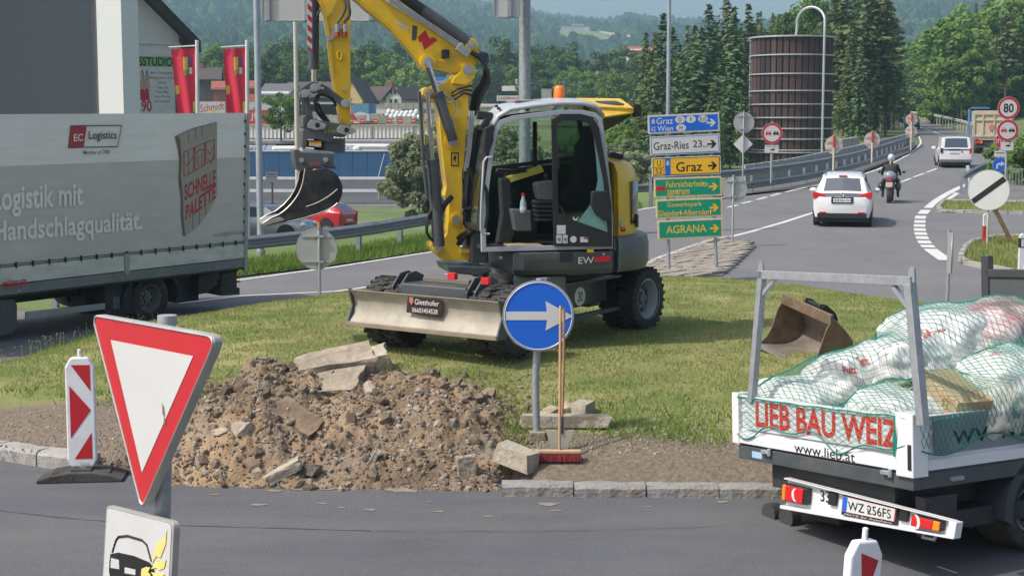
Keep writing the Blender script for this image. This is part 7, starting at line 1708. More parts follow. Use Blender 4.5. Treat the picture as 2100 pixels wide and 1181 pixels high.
for it in range(45):                                  # a taut net bridges hollows
    A = np.pad(HGT, 1, 'edge'); av = (A[:-2,1:-1]+A[2:,1:-1]+A[1:-1,:-2]+A[1:-1,2:])/4; HGT = np.maximum(HGT, av)
def nh(x, y):
    u = min(max((x-.02)/(BW-.04), 0), 1)*NXN; v = min(max(y/BL, 0), 1)*NYN; i, j = min(int(u), NXN-1), min(int(v), NYN-1); fu, fv = u-i, v-j
    return (HGT[j,i]*(1-fu)+HGT[j,i+1]*fu)*(1-fv)+(HGT[j+1,i]*(1-fu)+HGT[j+1,i+1]*fu)*fv+.012
def netpt(u, v):                                      # u across (m, beyond the bed hangs down the sides), v along
    x, y, z = u, v, None
    jx = .012*noise.noise(Vector((u*5, v*5, 0))); 
    if v < 0: return Vector((u+jx, -.045-.01*noise.noise(Vector((u*4, v*6, 2))), BH+v+.0*u+.02*noise.noise(Vector((u*3,0,1)))))
    if u > BW: return Vector((BW+.055+.01*noise.noise(Vector((v*4, u*6, 2))), v+jx, BH-(u-BW)))
    return Vector((x+jx, y+jx, nh(x, y)+.0))
b = MB(); st = .052; 
hangv = lambda u: -.27-.05*math.sin(u*5+1)-.04*math.sin(u*11)
hangu = lambda v: .24+.06*math.sin(v*6)
nu_, nv_ = int((BW+.36)/st), int((BL+.4)/st); rr = .0025
def ok(u, v):
    if v < 0 and (v < hangv(u) or u > BW or u < .02): return False
    if u > BW and (u-BW > hangu(v) or v < .02): return False
    return u >= 0 and v <= BL
for i in range(nu_+1):
    for j in range(nv_+1):
        u, v = i*st, -.36+j*st+(st/2 if i % 2 else 0)
        if not ok(u, v): continue
        a = netpt(u, v)
        for du, dv in ((st, st/2), (st, -st/2)):
            if ok(u+du, v+dv) and not (v+dv < 0 and u+du > BW-.02):
                c = netpt(u+du, v+dv)
                if (c-a).length < .35: b.tube([a, c], rr, 3)
def net_edge(pts): b.tube(pts, .007, 5)
net_edge([netpt(.03+(BW-.06)*i/60, hangv(.03+(BW-.06)*i/60)) for i in range(61)]); net_edge([netpt(BW+hangu(.03+BL*.98*i/60), .03+BL*.98*i/60) for i in range(61)])
net_edge([netpt(.03+(BW-.06)*i/60, -.01) for i in range(61)]); net_edge([netpt(.02, v*.05) for v in range(0, 62)])
for k in range(4): net_edge([netpt(BW-.15+.012*k, -.02-.3*t/10) for t in range(11)])
net = b.build('cargo_net', mat('green_net_cord', (.01,.20,.14), .6), None, recalc=False); net.matrix_local = LOAD; tag(net, 'green cargo net stretched over the sacks and hanging down the tailgate', 'net')
# loose bucket on the lawn
bp_ = G(1640, 735, .4); BF = Frame((AT(1655,742,16.6)), -62)
o = thing('ditching_bucket', BF, 'rusty wide excavator bucket lying open on the lawn behind the tipper truck', 'bucket')
PB_ = AT(1655,742,16.9)
PB_ = AT(1646, 728, 17.4); BKF = Frame((PB_.x, PB_.y, PB_.z), -70, 7); o.matrix_local = BKF.M
RU = mat('rusty_brown_steel', (.17,.115,.075), .65, .2, var=.25, sc=5, dirt=(.3,.25,.2), dsc=3, damt=.5, bump=.2); RUI = mat('scoured_bucket_inside', (.26,.23,.2), .55, .2, var=.2, sc=3, dirt=(.09,.05,.035), dsc=2, damt=.8)
# side profile in local Y,Z : mouth faces the camera-left (-Y)
near = BKF.loc(1655, 745, 0)
prof = [(-.32,.0),(-.1,-.0),(.12,.0),(.3,.06),(.4,.18),(.38,.34),(.26,.5),(.1,.64),(.03,.72),(-.02,.72),(.02,.6),(-.0,.5)]
shl = [(-.36,.01),(-.1,-.01),(.12,.0),(.3,.07),(.4,.2),(.38,.36),(.25,.52),(.1,.66),(.02,.72)]
Wb = .68; o.scale = (.8,.8,.8)
b = MB(); V = [(x, y, z) for x in (-Wb, Wb) for y, z in smoothpts(shl, 3)]; n_ = len(V)//2; b.add(V, [(i, i+1, n_+i+1, n_+i) for i in range(n_-1)]); ob = b.build('shell', RUI, o, 50); s_ = ob.modifiers.new('t','SOLIDIFY'); s_.thickness = .02; s_.offset = 0
ck = smoothpts(shl, 3)+[(-.08,.55),(-.12,.4),(-.16,.25),(-.24,.12)]
for x in (-Wb, Wb): MB().prism(ck, x-.012, x+.012, 'X').build('side_cheek', RU, o, bevel=.003)
MB().beam((-Wb-.01,-.0,.70),(Wb+.01,-.0,.70),.16,.05,(0,1,0)).build('top_beam', RU, o, bevel=.01); MB().box(-Wb,Wb,-.44,-.3,-.01,.02).build('cutting_lip', WE, o, bevel=.004)
b = MB()
for x in (-.2,.2): b.prism([(.05,.7),(.2,.62),(.34,.5),(.42,.56),(.36,.68),(.2,.8),(.1,.82)], x-.015, x+.015, 'X')
b.cyl((-.25,.14,.76),(.25,.14,.76),.035); b.build('mount_ears', BLK, o, bevel=.004)
# ================================================================ CARS
CG = glass('car_window', (.16,.2,.22), .22); CARIN = mat('car_interior', (.03,.03,.035), .9)
def car(label, pos, heading, st, paint, W_, wheel=(.32, .2), axles=(-1.3, 1.35), cat='car', name='parked_car', group=None, ro=.0):
    """st: stations (x, z_sill, z_belt, z_roof, halfwidth, roof_halfwidth, glassflag)"""
    M = Matrix.Translation(Vector(pos)) @ Matrix.Rotation(R(90-heading), 4, 'Z'); root = thing(name, (0,0,0), label, cat, group); root.matrix_local = M
    def ring(s):
        x, zs, zb_, zr, hw, rw, g = s
        return [(-x*0+x, -hw*.93, zs), (x, -hw, zs+(zb_-zs)*.35), (x, -hw, zs+(zb_-zs)*.75), (x, -hw*.97, zb_), (x, -rw, zr-.04 if zr-zb_ > .1 else zr), (x, -rw*.8, zr), (x, 0, zr+.015), (x, rw*.8, zr), (x, rw, zr-.04 if zr-zb_ > .1 else zr), (x, hw*.97, zb_), (x, hw, zs+(zb_-zs)*.75), (x, hw, zs+(zb_-zs)*.35), (x, hw*.93, zs)]
    body, gl_, inn = MB(), MB(), MB(); n = 13; rs = [ring(s) for s in st]
    for i in range(len(st)-1):
        for k in range(n):
            j = (k+1) % n; q = [rs[i][k], rs[i][j], rs[i+1][j], rs[i+1][k]]; g = st[i][6]
            side = k in (3, 8); topq = k in (4, 5, 6, 7)
            if (g == 'S' and side) or (g in 'WR' and (topq or side)):
                Q = [Vector(v) for v in q]; c = sum(Q, Vector())/4
                if g == 'S': I = [c+(v-c)*.84 for v in Q]
                else:
                    I = Q
                if g == 'S':
                    for a in range(4): body.quad(Q[a], Q[(a+1) % 4], I[(a+1) % 4], I[a])
                    gl_.quad(*I)
                elif side or (g == 'R' and k in (4, 7)): body.quad(*Q)
                else:
                    e0, e1 = (Q[0].lerp(Q[3], .1), Q[1].lerp(Q[2], .1)), (Q[0].lerp(Q[3], .88), Q[1].lerp(Q[2], .88))
                    body.quad(Q[0], Q[1], e0[1], e0[0]); gl_.quad(e0[0], e0[1], e1[1], e1[0]); body.quad(e1[0], e1[1], Q[2], Q[3])
            else: body.quad(*[Vector(v) for v in q])
    body.add(rs[0], [tuple(range(n))]); body.add(rs[-1], [tuple(range(n))])
    bo = body.build('body', paint, root, None)
    bm = bmesh.new(); bm.from_mesh(bo.data); bmesh.ops.remove_doubles(bm, verts=bm.verts, dist=.001); bmesh.ops.recalc_face_normals(bm, faces=bm.faces); bm.to_mesh(bo.data); bm.free(); bo.data.shade_smooth(); bo.data.set_sharp_from_angle(angle=R(48))
    bv = bo.modifiers.new('bevel','BEVEL'); bv.width = .03; bv.segments = 3; bv.limit_method = 'ANGLE'; bv.angle_limit = R(30)
    gl_.build('windows', CG, root)
    x0, x1 = st[0][0], st[-1][0]; inn.box(x0+.35, x1-.9, -W_*.4, W_*.4, .35, .95); inn.build('interior', CARIN, root)
    MB().box(x0+.1, x1-.1, -W_*.45, W_*.45, .16, .3).build('underbody', BLK, root)
    R_, w = wheel
    for x in axles:
        for s in (-1, 1):
            Mw = Matrix.Translation((x, s*(W_/2-w/2-.01), R_)) @ Matrix.Rotation(0 if s < 0 else math.pi, 4, 'Z'); tyre(R_, w, root, Mw, rr=.66, lugs=1, deep=.04, hub=False, rim=mat('alloy_rim', (.45,.46,.47), .35, .5))
            b = MB(); b.prism([(x+(R_+.07)*math.cos(R(a)), R_+(R_+.07)*math.sin(R(a))) for a in range(0,181,12)], s*(W_/2-.0) if s > 0 else -W_/2-.004, s*(W_/2)+.004 if s > 0 else -W_/2); b.build('wheel_arch', BLK, root)
    return root
def cbox(root, nm, m, *a, bevel=.01): return MB().box(*a).build(nm, m, root, bevel=bevel)
# white compact MPV, rear towards us
p = G(1762, 466); hw = .86
st = [(-2.22,.32,.85,.88,.70,.6,''),(-2.14,.28,.98,1.02,.84,.70,'R'),(-1.78,.26,1.0,1.5,.87,.60,'S'),(-1.1,.24,.99,1.58,.875,.62,'S'),(-.1,.22,.96,1.6,.875,.62,'S'),(.75,.22,.93,1.5,.875,.60,'W'),(1.55,.24,.92,.96,.86,.62,''),(2.15,.28,.78,.82,.80,.6,''),(2.32,.3,.6,.62,.66,.5,'')]
mz = car('white five-door family car seen from behind on the road, left of the motorcycle', (p.x, p.y+2.1, p.z), 14, st, WHP, 1.75, axles=(-1.38,1.4), name='passenger_car')
for s in (-1, 1):
    MB().prism([(s*.42,.92),(s*.55,.99),(s*.86,1.06),(s*.86,.86),(s*.62,.84)], -2.2, -1.98, 'X').build('tail_light', REDL, mz, bevel=.02)
    MB().ball((.6, s*.98, 1.0), .09,.12,.07).build('door_mirror', WHP, mz, 60); cbox(mz,'exhaust_reflector',REDL,-2.26,-2.2,s*.56-.1,s*.56+.1,.42,.46)
cbox(mz,'rear_bumper_insert',BLK,-2.25,-2.16,-.72,.72,.26,.42,bevel=.02); cbox(mz,'number_plate',WS,-2.26,-2.235,-.26,.26,.74,.86); cbox(mz,'plate_recess',BLK,-2.245,-2.2,-.32,.32,.71,.9)
pe = empty('plate_text', (0,0,0), mz); lettering(pe, 'WZ 816 GH', .24,-.24,.77,.83,-2.262,SBLK,bold=.004,ax='X')
for o_ in pe.children: pass
MB().tube([(-2.235+.0, .06*math.cos(a), .98+.045*math.sin(a)) for a in [2*math.pi*k/20 for k in range(20)]], .008, 6, True).build('badge', CHR, mz, 60)
MB().prism([(-.13,1.5),(.13,1.5),(.11,1.53),(-.11,1.53)], -1.84,-1.78,'X').build('spoiler_light', REDL, mz)
for s in (-1,1): MB().beam((-1.6,s*.55,1.58),(.5,s*.55,1.62),.03,.03).build('roof_rail', DG, mz)
# white delivery van
p = G(1974, 345)
st = [(-2.2,.36,.95,.98,.78,.7,''),(-2.18,.34,1.05,1.1,.87,.82,'R'),(-2.05,.3,1.06,1.78,.88,.74,''),(-1.9,.28,1.05,1.83,.89,.76,''),(.1,.26,1.03,1.84,.89,.76,'S'),(.95,.26,1.02,1.72,.88,.72,'W'),(1.6,.28,.98,1.02,.86,.7,''),(2.15,.3,.8,.82,.78,.6,''),(2.25,.3,.6,.62,.7,.5,'')]
vn = car('white delivery van', (p.x, p.y+2.1, p.z), 11, st, WHP, 1.79, name='delivery_van', cat='van')
vn['label'] = 'white delivery van with a large rear window, driving behind the dump truck'
for s, m_ in ((-1, REDL),(1, mat('dark_lens', (.1,.02,.02), .2))): MB().box(-2.24,-2.12,s*.8-.07,s*.8+.07,.86,1.14).build('tail_light', m_, vn, bevel=.02)
cbox(vn,'handle_strip',BLK,-2.24,-2.2,-.35+.1,.45,1.04,1.09); cbox(vn,'number_plate',WS,-2.235,-2.2,-.15,.37,.84,.94); cbox(vn,'rear_bumper',mat('grey_bumper',(.12,.125,.13),.6),-2.3,-2.1,-.88,.88,.32,.5,bevel=.03); cbox(vn,'badge',GALV,-2.225,-2.2,-.38,-.28,.9,1.0)
for s in (-1,1): MB().ball((.75, s*1.0, 1.12), .08,.13,.11).build('door_mirror', WHP, vn, 60)
# parked cars beyond the guardrail
SLV = mat('silver_car_paint', (.42,.44,.47), .28, .4, coat=.5, var=.03); REDP = mat('red_car_paint', (.48,.02,.03), .25, coat=.6, var=.04)
st3 = [(-2.05,.3,.8,.83,.66,.55,''),(-1.98,.26,.95,1.0,.8,.66,'R'),(-1.4,.24,.97,1.36,.83,.56,'S'),(-.5,.22,.95,1.43,.84,.58,'S'),(.35,.22,.92,1.38,.84,.56,'W'),(1.15,.24,.9,.94,.82,.62,''),(1.85,.28,.74,.78,.74,.55,''),(2.0,.3,.55,.58,.6,.45,'')]
p = AT(600, 466, 62); rc = car('silver hatchback with its front to the right, parked beyond the guardrail behind the bucket', (-9.6, 57.2, -1.42), 104, st3, SLV, 1.68, axles=(-1.25,1.3))
for s in (-1,1): MB().ball((1.88, s*.58, .68), .14,.17,.1).build('headlight', WHL, rc, 60)
p = AT(640, 460, 74); rc = car('red hatchback parked beyond the silver one, its tail to the right', (p.x+.3, p.y-1.2, -2.08), -62, st3, REDP, 1.68, axles=(-1.25,1.3))
for s in (-1,1): MB().prism([(s*.55,.78),(s*.78,.8),(s*.76,.98),(s*.6,.96)], -2.03,-1.85,'X').build('tail_light', REDL, rc, bevel=.02)
cbox(rc,'number_plate',WS,-2.07,-2.03,-.26,.26,.5,.62); MB().box(-2.05,-1.99,-.5,.5,.28,.4).build('rear_bumper_insert', BLK, rc)
p = G(1860, 262); rc = car('dark blue car coming round the far bend behind the bridge parapet', (p.x-1.0, p.y-6, rh(p.y-6)), 195, st3, mat('dark_blue_car_paint', (.03,.05,.1), .3, coat=.5), 1.72, name='passenger_car')
b = MB(); P_ = [(x, y) for y in (56, 60, 64, 68, 72, 76, 80) for x in range(-17, -2, 2)]
b.add([(x+y*.03, y, T(x+y*.03, y)+.06) for x, y in P_], [(j*8+i, j*8+i+1, (j+1)*8+i+1, (j+1)*8+i) for j in range(6) for i in range(7)]); tag(b.build('car_park', M_ASPH, recalc=False), kind='structure')
# dump truck
SAND_ = mat('sand_coloured_dump_body', (.50,.42,.30), .6, var=.07, sc=2, dirt=(.36,.3,.23))
p = G(2034, 316); DTF = Frame((p.x, p.y, p.z), -20); dt = thing('dump_truck', DTF, 'sand-coloured three-axle dump truck driving ahead of the white van', 'dump truck')
w = 1.25
b = MB(); b.prism([(-w,1.6),(-w*.95,1.15),(-w*.7,.95),(w*.7,.95),(w*.95,1.15),(w,1.6),(w,2.75),(-w,2.75)], .0, 5.2); b.build('tipping_body', SAND_, dt, bevel=.03)
MB().prism([(-w*1.02,2.7),(w*1.02,2.7),(w*1.02,3.0),(-w*1.02,3.0)], -.1, 5.3).build('body_rim', SAND_, dt, bevel=.03)
for x in (-w*.98,-.65,.1,.75,w*.98): MB().box(x-.05,x+.05,-.09,0,1.2,2.7).build('tailgate_rib', SAND_, dt, bevel=.01)
MB().box(-w,w,-.09,0,1.18,1.3).box(-w,w,-.09,0,2.3,2.4).build('tailgate_rib', SAND_, dt, bevel=.01)
flat(dt, 'emblem', circ(-.05,1.85,.2,14), -.095, mat('faded_red_emblem', (.5,.15,.1), .6), t=.01)
MB().box(-1.1,1.1,.1,.9,.5,.95).build('rear_chassis', LB, dt); MB().box(-1.2,1.2,-.05,.1,.42,.6).build('underrun_bar', LB, dt)
for s in (-1,1): MB().box(s*.95-.2,s*.95+.2,-.1,.05,.72,.9).build('tail_light', REDL, dt, bevel=.02); MB().box(s*.7-.05,s*.7+.05,-.11,.05,.72,.9).build('indicator', ORL, dt)
for y in (.9,2.2,6.2):
    for s in (-1,1):
        Mw = Matrix.Translation((s*1.0, y, .5)) @ Matrix.Rotation(s*math.pi/2*1.0, 4, 'Z'); tyre(.5,.5 if y < 5 else .3,dt,Mw,lugs=1,rr=.55)
MB().box(-1.2,1.2,5.5,7.3,.7,2.9).build('cab', WHD, dt, bevel=.1); 
p = AT(2005, 262, 138); o = thing('information_board', Frame((p.x, p.y, T(p.x,p.y)),0), 'blue and white roadside board beyond the dump truck', 'board'); z = pz(220,138)-T(p.x,p.y)
MB().box(-.9,-.75,-.1,.1,0,z).box(-.9,1.0,-.1,.1,z-.16,z).build('board_frame', mat('faded_blue', (.12,.25,.5), .6), o); MB().box(-.6,.9,-.05,.05,z-1.5,z-.35).build('board_face', SWH, o); MB().box(.4,.5,-.05,.05,0,z-1.5).build('leg', GALV, o)
# box trailer near the dark car (grey)
p = AT(1812, 262, 190); o = thing('grey_shelter', Frame((p.x,p.y,p.z-1.5),5), 'dark grey box-like shelter behind the parapet left of the far bend', 'shelter'); MB().box(-1.6,2.1,0,3,0,4.1).build('wall', mat('shelter_grey',(.14,.17,.19),.7), o, bevel=.05); MB().box(-1.8,2.3,-.2,3.2,4.1,4.35).build('roof', mat('shelter_roof',(.3,.34,.36),.7), o)
# ================================================================ MOTORCYCLE AND RIDER
def skinned(name, chains, m, parent, rad_root=0, sub=2):
    me = bpy.data.meshes.new(name); V, E_, RR = [], [], []; idx = {}
    for ch in chains:
        prev = None
        for (x, y, z, r) in ch:
            key = (round(x,3), round(y,3), round(z,3))
            if key not in idx: idx[key] = len(V); V.append((x,y,z)); RR.append(r)
            if prev is not None and prev != idx[key]: E_.append((prev, idx[key]))
            prev = idx[key]
    me.from_pydata(V, E_, []); me.materials.append(m); o = bpy.data.objects.new(name, me); COL.objects.link(o); o.parent = parent
    s = o.modifiers.new('skin','SKIN'); s.use_smooth_shade = True
    for i, v in enumerate(me.skin_vertices[0].data): v.radius = (RR[i], RR[i]); v.use_root = (i == 0)
    u = o.modifiers.new('sub','SUBSURF'); u.levels = sub; u.render_levels = sub; return o
p = G(1832, 416); MT = thing('motorcycle', (0,0,0), 'black touring motorcycle with a grey top case ridden beside the white family car', 'motorcycle'); MM = Matrix.Translation((p.x, p.y+.5, p.z)) @ Matrix.Rotation(R(90-17),4,'Z'); MT.matrix_local = MM
BIKE = mat('black_bike_paint', (.02,.022,.025), .25, coat=.6)
for x in (-.7,.85): Mw = Matrix.Translation((x,0,.32)); tyre(.32,.17,MT,Mw,rr=.62,lugs=1,deep=.03,hub=False)
MB().ball((0,0,.62), .62,.2,.24).ball((.1,0,.85), .36,.18,.16).build('frame_and_tank', BIKE, MT, 60)
MB().ball((-.35,0,.82), .42,.19,.08).build('seat', SEAT, MT, 60); MB().ball((-.78,0,1.02), .24,.25,.2).build('top_case', mat('grey_top_case', (.25,.27,.29), .3, coat=.5), MT, 60)
for s in (-1,1): MB().ball((-.55,s*.32,.62), .26,.12,.18).build('side_case', BIKE, MT, 60)
MB().box(-1.06,-1.02,-.12,.12,.62,.8).build('number_plate', mat('cream_plate', (.6,.5,.4), .5), MT); MB().box(-1.05,-.98,-.08,.08,.84,.92).build('tail_light', REDL, MT)
MB().prism([(.7,1.0),(.95,.9),(.85,1.2),(.6,1.3)], -.22,.22).build('windscreen', CARIN, MT); MB().tube([(.55,-.38,1.02),(.6,0,1.05),(.55,.38,1.02)], .018,8).build('handlebar', BLK, MT, 60)
for s in (-1,1): MB().ball((.62,s*.46,1.14), .03,.07,.05).build('mirror', BLK, MT, 60); MB().beam((.8,s*.08,.32),(.6,s*.08,1.0),.05).build('fork', DG, MT)
PE = thing('person', (0,0,0), 'motorcyclist in dark jacket and trousers with a silver helmet and blond ponytail, riding away', 'person'); PE.matrix_local = MM
JK = mat('dark_jacket', (.03,.03,.033), .8, var=.25)
skinned('body', [[(-.28,0,.92,.17),(-.24,0,1.1,.165),(-.16,0,1.28,.19),(-.1,0,1.42,.15),(-.07,0,1.52,.075),(-.05,0,1.6,.07)],
  [(-.16,0,1.28,.19),(-.12,.2,1.4,.085),(.08,.31,1.2,.065),(.34,.34,1.08,.05),(.5,.33,1.05,.045)], [(-.16,0,1.28,.19),(-.12,-.2,1.4,.085),(.08,-.31,1.2,.065),(.34,-.34,1.08,.05),(.5,-.33,1.05,.045)],
  [(-.28,0,.92,.17),(-.2,.13,.9,.12),(.2,.27,.82,.09),(.05,.28,.48,.065),(-.0,.28,.3,.05),(.16,.29,.26,.045)], [(-.28,0,.92,.17),(-.2,-.13,.9,.12),(.2,-.27,.82,.09),(.05,-.28,.48,.065),(-.0,-.28,.3,.05),(.16,-.29,.26,.045)]], JK, PE)
MB().ball((-.03,0,1.70), .155,.135,.155, nu=24, nv=14).build('helmet', mat('silver_helmet', (.65,.67,.7), .2, .3, coat=.8), PE, 60)
MB().box(.06,.125,-.1,.1,1.64,1.74).build('visor', BLK, PE, bevel=.02); MB().tube([(-.16,0,1.6),(-.22,.01,1.52),(-.23,.01,1.4)], [.035,.04,.015], 8).build('ponytail', mat('blond_hair', (.4,.28,.14), .7), PE, 60)
for s in (-1,1): MB().ball((.12,s*.29,.24), .14,.05,.06).build('boot', mat('blue_black_boot', (.03,.05,.1), .6), PE, 60)
# ================================================================ WOODEN SILO
D = 122; c = AT(1620, 300, D); zb_ = pz(325, D)-1.0; rad = 83*D/FPX; zt = pz(80, D)
SI = thing('wooden_silo', (c.x, c.y, 0), 'tall dark brown plank silo with galvanised hoops and an arched filling pipe', 'silo')
shades = [mat('silo_plank_%d' % k, cc, .8, var=.2, sc=1.2, streak=.1, bump=.4, bsc=8) for k, cc in enumerate([(.05,.03,.027),(.066,.038,.034),(.036,.023,.022),(.08,.046,.04)])]
n = 40
for k in range(n):
    a = 2*math.pi*k/n; b = MB(); da = math.pi/n*.86; r0_, r1_ = rad-.06, rad-.2; P = [(r0_*math.cos(a-da), r0_*math.sin(a-da)), ((r0_+.05)*math.cos(a-da*.8), (r0_+.05)*math.sin(a-da*.8)), ((r0_+.05)*math.cos(a+da*.8), (r0_+.05)*math.sin(a+da*.8)), (r0_*math.cos(a+da), r0_*math.sin(a+da)), (r1_*math.cos(a+da), r1_*math.sin(a+da)), (r1_*math.cos(a-da), r1_*math.sin(a-da))]
    b.prism(P, zb_+.6, zt, 'Z'); b.build('plank', random.choice(shades), SI)
HOOP = mat('hoop_zinc', (.5,.53,.54), .45, .4)
for py in (116,154,188,215,242,264,285,307,312):
    z = pz(py, D); MB().lathe([(rad+.05, z-.05),(rad+.11, z-.05),(rad+.11, z+.05),(rad+.05, z+.05),(rad+.05, z-.05)], (0,0,0), n=64).build('hoop', HOOP, SI, 40)
MB().lathe([(rad+.0, zt-.02),(rad+.18, zt-.02),(rad+.18, zt+.1),(rad-.0, zt+.1)], (0,0,0), n=64).build('top_rim', HOOP, SI, 40); MB().lathe([(rad*.99, zb_+.6),(rad*.8, zb_-.2),(rad*.8, zb_-1.5)], (0,0,0), n=40).build('base_cone', mat('silo_base', (.06,.04,.035), .8), SI, 40)
k = D/FPX; px_ = lambda q: (q-1622.5)*k
pts = [(px_(1624), -rad*.3, zt-.2),(px_(1624), -rad*.5, zt+.7)]+[(px_(1647)+23*k*math.cos(R(a)), -rad*.5-(180-a)/180*rad*.55, pz(47,D)+26*k*math.sin(R(a))) for a in range(180,-1,-15)]+[(px_(1670), -rad-.15, z) for z in (zt, 6, 3, zb_-.5)]
MB().tube(pts, .1, 10).build('filling_pipe', HOOP, SI, 60)
b = MB(); 
for x in (1537, 1541): b.tube([(px_(x)+.0, -.3, pz(230,D)),(px_(x), -.3, zt+.0)], .035, 6)
for py in range(90, 228, 5): b.tube([(px_(1537), -.3, pz(py,D)),(px_(1541), -.3, pz(py,D))], .02, 5)
for py in (85,128,165,198,230): b.box(px_(1536)-.1, px_(1544), -.35, -.25, pz(py,D)-.05, pz(py,D)+.05)
b.build('ladder', HOOP, SI)
# ================================================================ BUILDINGS ON THE LEFT
PL = mat('white_render_wall', (.56,.58,.6), .85, var=.04, dirt=(.45,.46,.47), damt=.3); 
F = Frame(AT(371, 232, 54), 27); F = Frame((F.M.translation.x, F.M.translation.y, -2.2), 27)
BU = thing('gabled_building', F, 'white rendered gabled building with a fitness studio advert, behind the flags', 'building')
ql = lambda px, py, c=0: tuple(F.loc(px, py, c))
x_r = ql(371,100)[0]; zev = ql(371,75)[1]; zg_ = zev+6.5
MB().prism([(x_r,0),(x_r,zev),(x_r-6.8,zg_),(x_r-13.6,zev),(x_r-13.6,0)], 0, 14).build('wall', PL, BU)
RFM = mat('dark_roof_edge', (.035,.035,.038), .7)
e1, e2 = ql(410,84,-.5), ql(330,2,-.5); d = Vector((e2[0]-e1[0], e2[1]-e1[1])).normalized(); L_ = 11
P = [e1, (e1[0]+d.x*L_, e1[1]+d.y*L_), (e1[0]+d.x*L_-.35*.7, e1[1]+d.y*L_-.35), (e1[0]-.0, e1[1]-.42)]
MB().prism(P, -.6, 14).build('roof', RFM, BU)
MB().prism([ql(371,45,-.3), ql(371,90,-.3), ql(402,88,-.3)], -.35, 14).build('eaves_box', mat('dark_brown_soffit', (.06,.045,.045), .8), BU)
z = ql(330,88)[1]; MB().box(x_r-12,x_r+.0,-.08,-.0,z-.06,z+.06).build('ledge', PL, BU); z2 = ql(330,90)[1]
a0_ = ql(277,116,-.05); a1_ = ql(357,138,-.05); a2_ = ql(357,236,-.05)
flat(BU, 'advert_green_band', [(a0_[0]-1.6,a1_[1]),(a1_[0],a1_[1]),(a1_[0],a0_[1]),(a0_[0]-1.6,a0_[1])], -.05, mat('advert_green', (.18,.36,.16), .7)); flat(BU, 'advert_field', [(a0_[0]-1.6,a2_[1]-1),(a1_[0],a2_[1]-1),(a1_[0],a1_[1]),(a0_[0]-1.6,a1_[1])], -.05, mat('advert_pale_grey', (.48,.5,.52), .7))
t0, t1 = ql(279,135.5,-.06), ql(354,118.5,-.06); w_ = t1[0]-t0[0]; lettering(BU, 'FITNESSSTUDIO', t1[0]-w_*1.62, t1[0], t0[1], t1[1], -.053, mat('advert_black', (.03,.04,.03), .7), bold=.02)
for s, ya, xa, xb in (('800 m² Trainingsfläche',151,309,354),('Betreuung von 8 - 20 Uhr',161,307,357),('Solarium',170,324,341),('Cross Line',180,321,344),('Power Plate',189,320,345),('Spray Tanning',199,318,348),('und vieles mehr',208,317,350)):
    u, v = ql(xa, ya+2.5, -.06), ql(xb, ya-3, -.06); lettering(BU, s, u[0], v[0], u[1], v[1], -.053, mat('advert_black', (1,1,1)), bold=.006)
t0, t1 = ql(279,230,-.06), ql(311,206,-.06); lettering(BU, '1.90', t0[0], t1[0], t0[1], t1[1], -.053, mat('advert_crimson', (.4,.03,.07), .7), bold=.03)
def adpoly(nm, pts, m): flat(BU, nm, [ql(*p, -.06) for p in pts], -.054, m)
SKN = mat('printed_skin_tone', (.4,.3,.25), .7); CRM = mat('advert_crimson', (1,1,1)); DHR = mat('printed_dark', (.06,.04,.04), .7)
for cx_ in (292, 301): adpoly('printed_figure', [(cx_-3,152),(cx_,146),(cx_+3,152),(cx_+5,166),(cx_+7,178),(cx_+2,183),(cx_-4,183),(cx_-6,176),(cx_-3,162)], SKN); adpoly('printed_trousers', [(cx_-4,183),(cx_+4,183),(cx_+6,206),(cx_-4,206)], CRM); adpoly('printed_hair', [(cx_-2,148),(cx_,143),(cx_+2,148),(cx_+3,160),(cx_+1,152)], DHR)
adpoly('printed_bag', [(278,190),(288,186),(290,199),(279,200)], CRM); adpoly('side_poster', [(360,188),(366,188),(368,236),(362,236)], mat('poster_dark', (.06,.05,.1), .6))
# pillar and dark panel hall
F2 = Frame((AT(200,232,49).x, 49, -2.2), -20); q2_ = lambda px, py, c=0: tuple(F2.loc(px, py, c))
PI_ = thing('white_pillar', F2, 'tall square white pillar standing in front of the gabled building', 'pillar'); xe = q2_(252,150)[0]; xs0 = q2_(201,150)[0]
MB().box(xs0, xe, 0, .95, 0, 13).build('shaft', mat('pillar_white', (.72,.74,.74), .7, var=.02), PI_, bevel=.015)
F3 = Frame((AT(190,232,52).x, 52, -2.2), 24); q3 = lambda px, py, c=0: tuple(F3.loc(px, py, c)); xr_ = q3(190,150)[0]
HB = thing('dark_clad_building', F3, 'building with a large blank dark grey facade at the left edge', 'building'); 
b = MB(); MPN = mat('dark_facade_panel', (.15,.165,.185), .55, var=.03)
for i in range(4): MB().box(xr_-3.2*(i+1)+.006, xr_-3.2*i-.006, -.12, 0, 0, 14).build('facade_panel', MPN, HB)
MB().box(xr_-13, xr_+.55, 0.02, 8, 0, 14.2).build('wall', PL, HB); MB().box(xr_+.1,xr_+.5,-.03,.01,5.5,6.9).build('poster', mat('pale_poster', (.6,.62,.63), .6), HB); MB().box(xr_+.1,xr_+.48,-.03,.01,3.0,5.3).build('poster', mat('face_poster', (.4,.3,.28), .6, col2=(.1,.1,.12), sc=1.5), HB); MB().box(xr_+.08,xr_+.14,-.06,.0,0,14).build('edge_strip', mat('strip_red_grey', (.4,.3,.28), .6), HB)
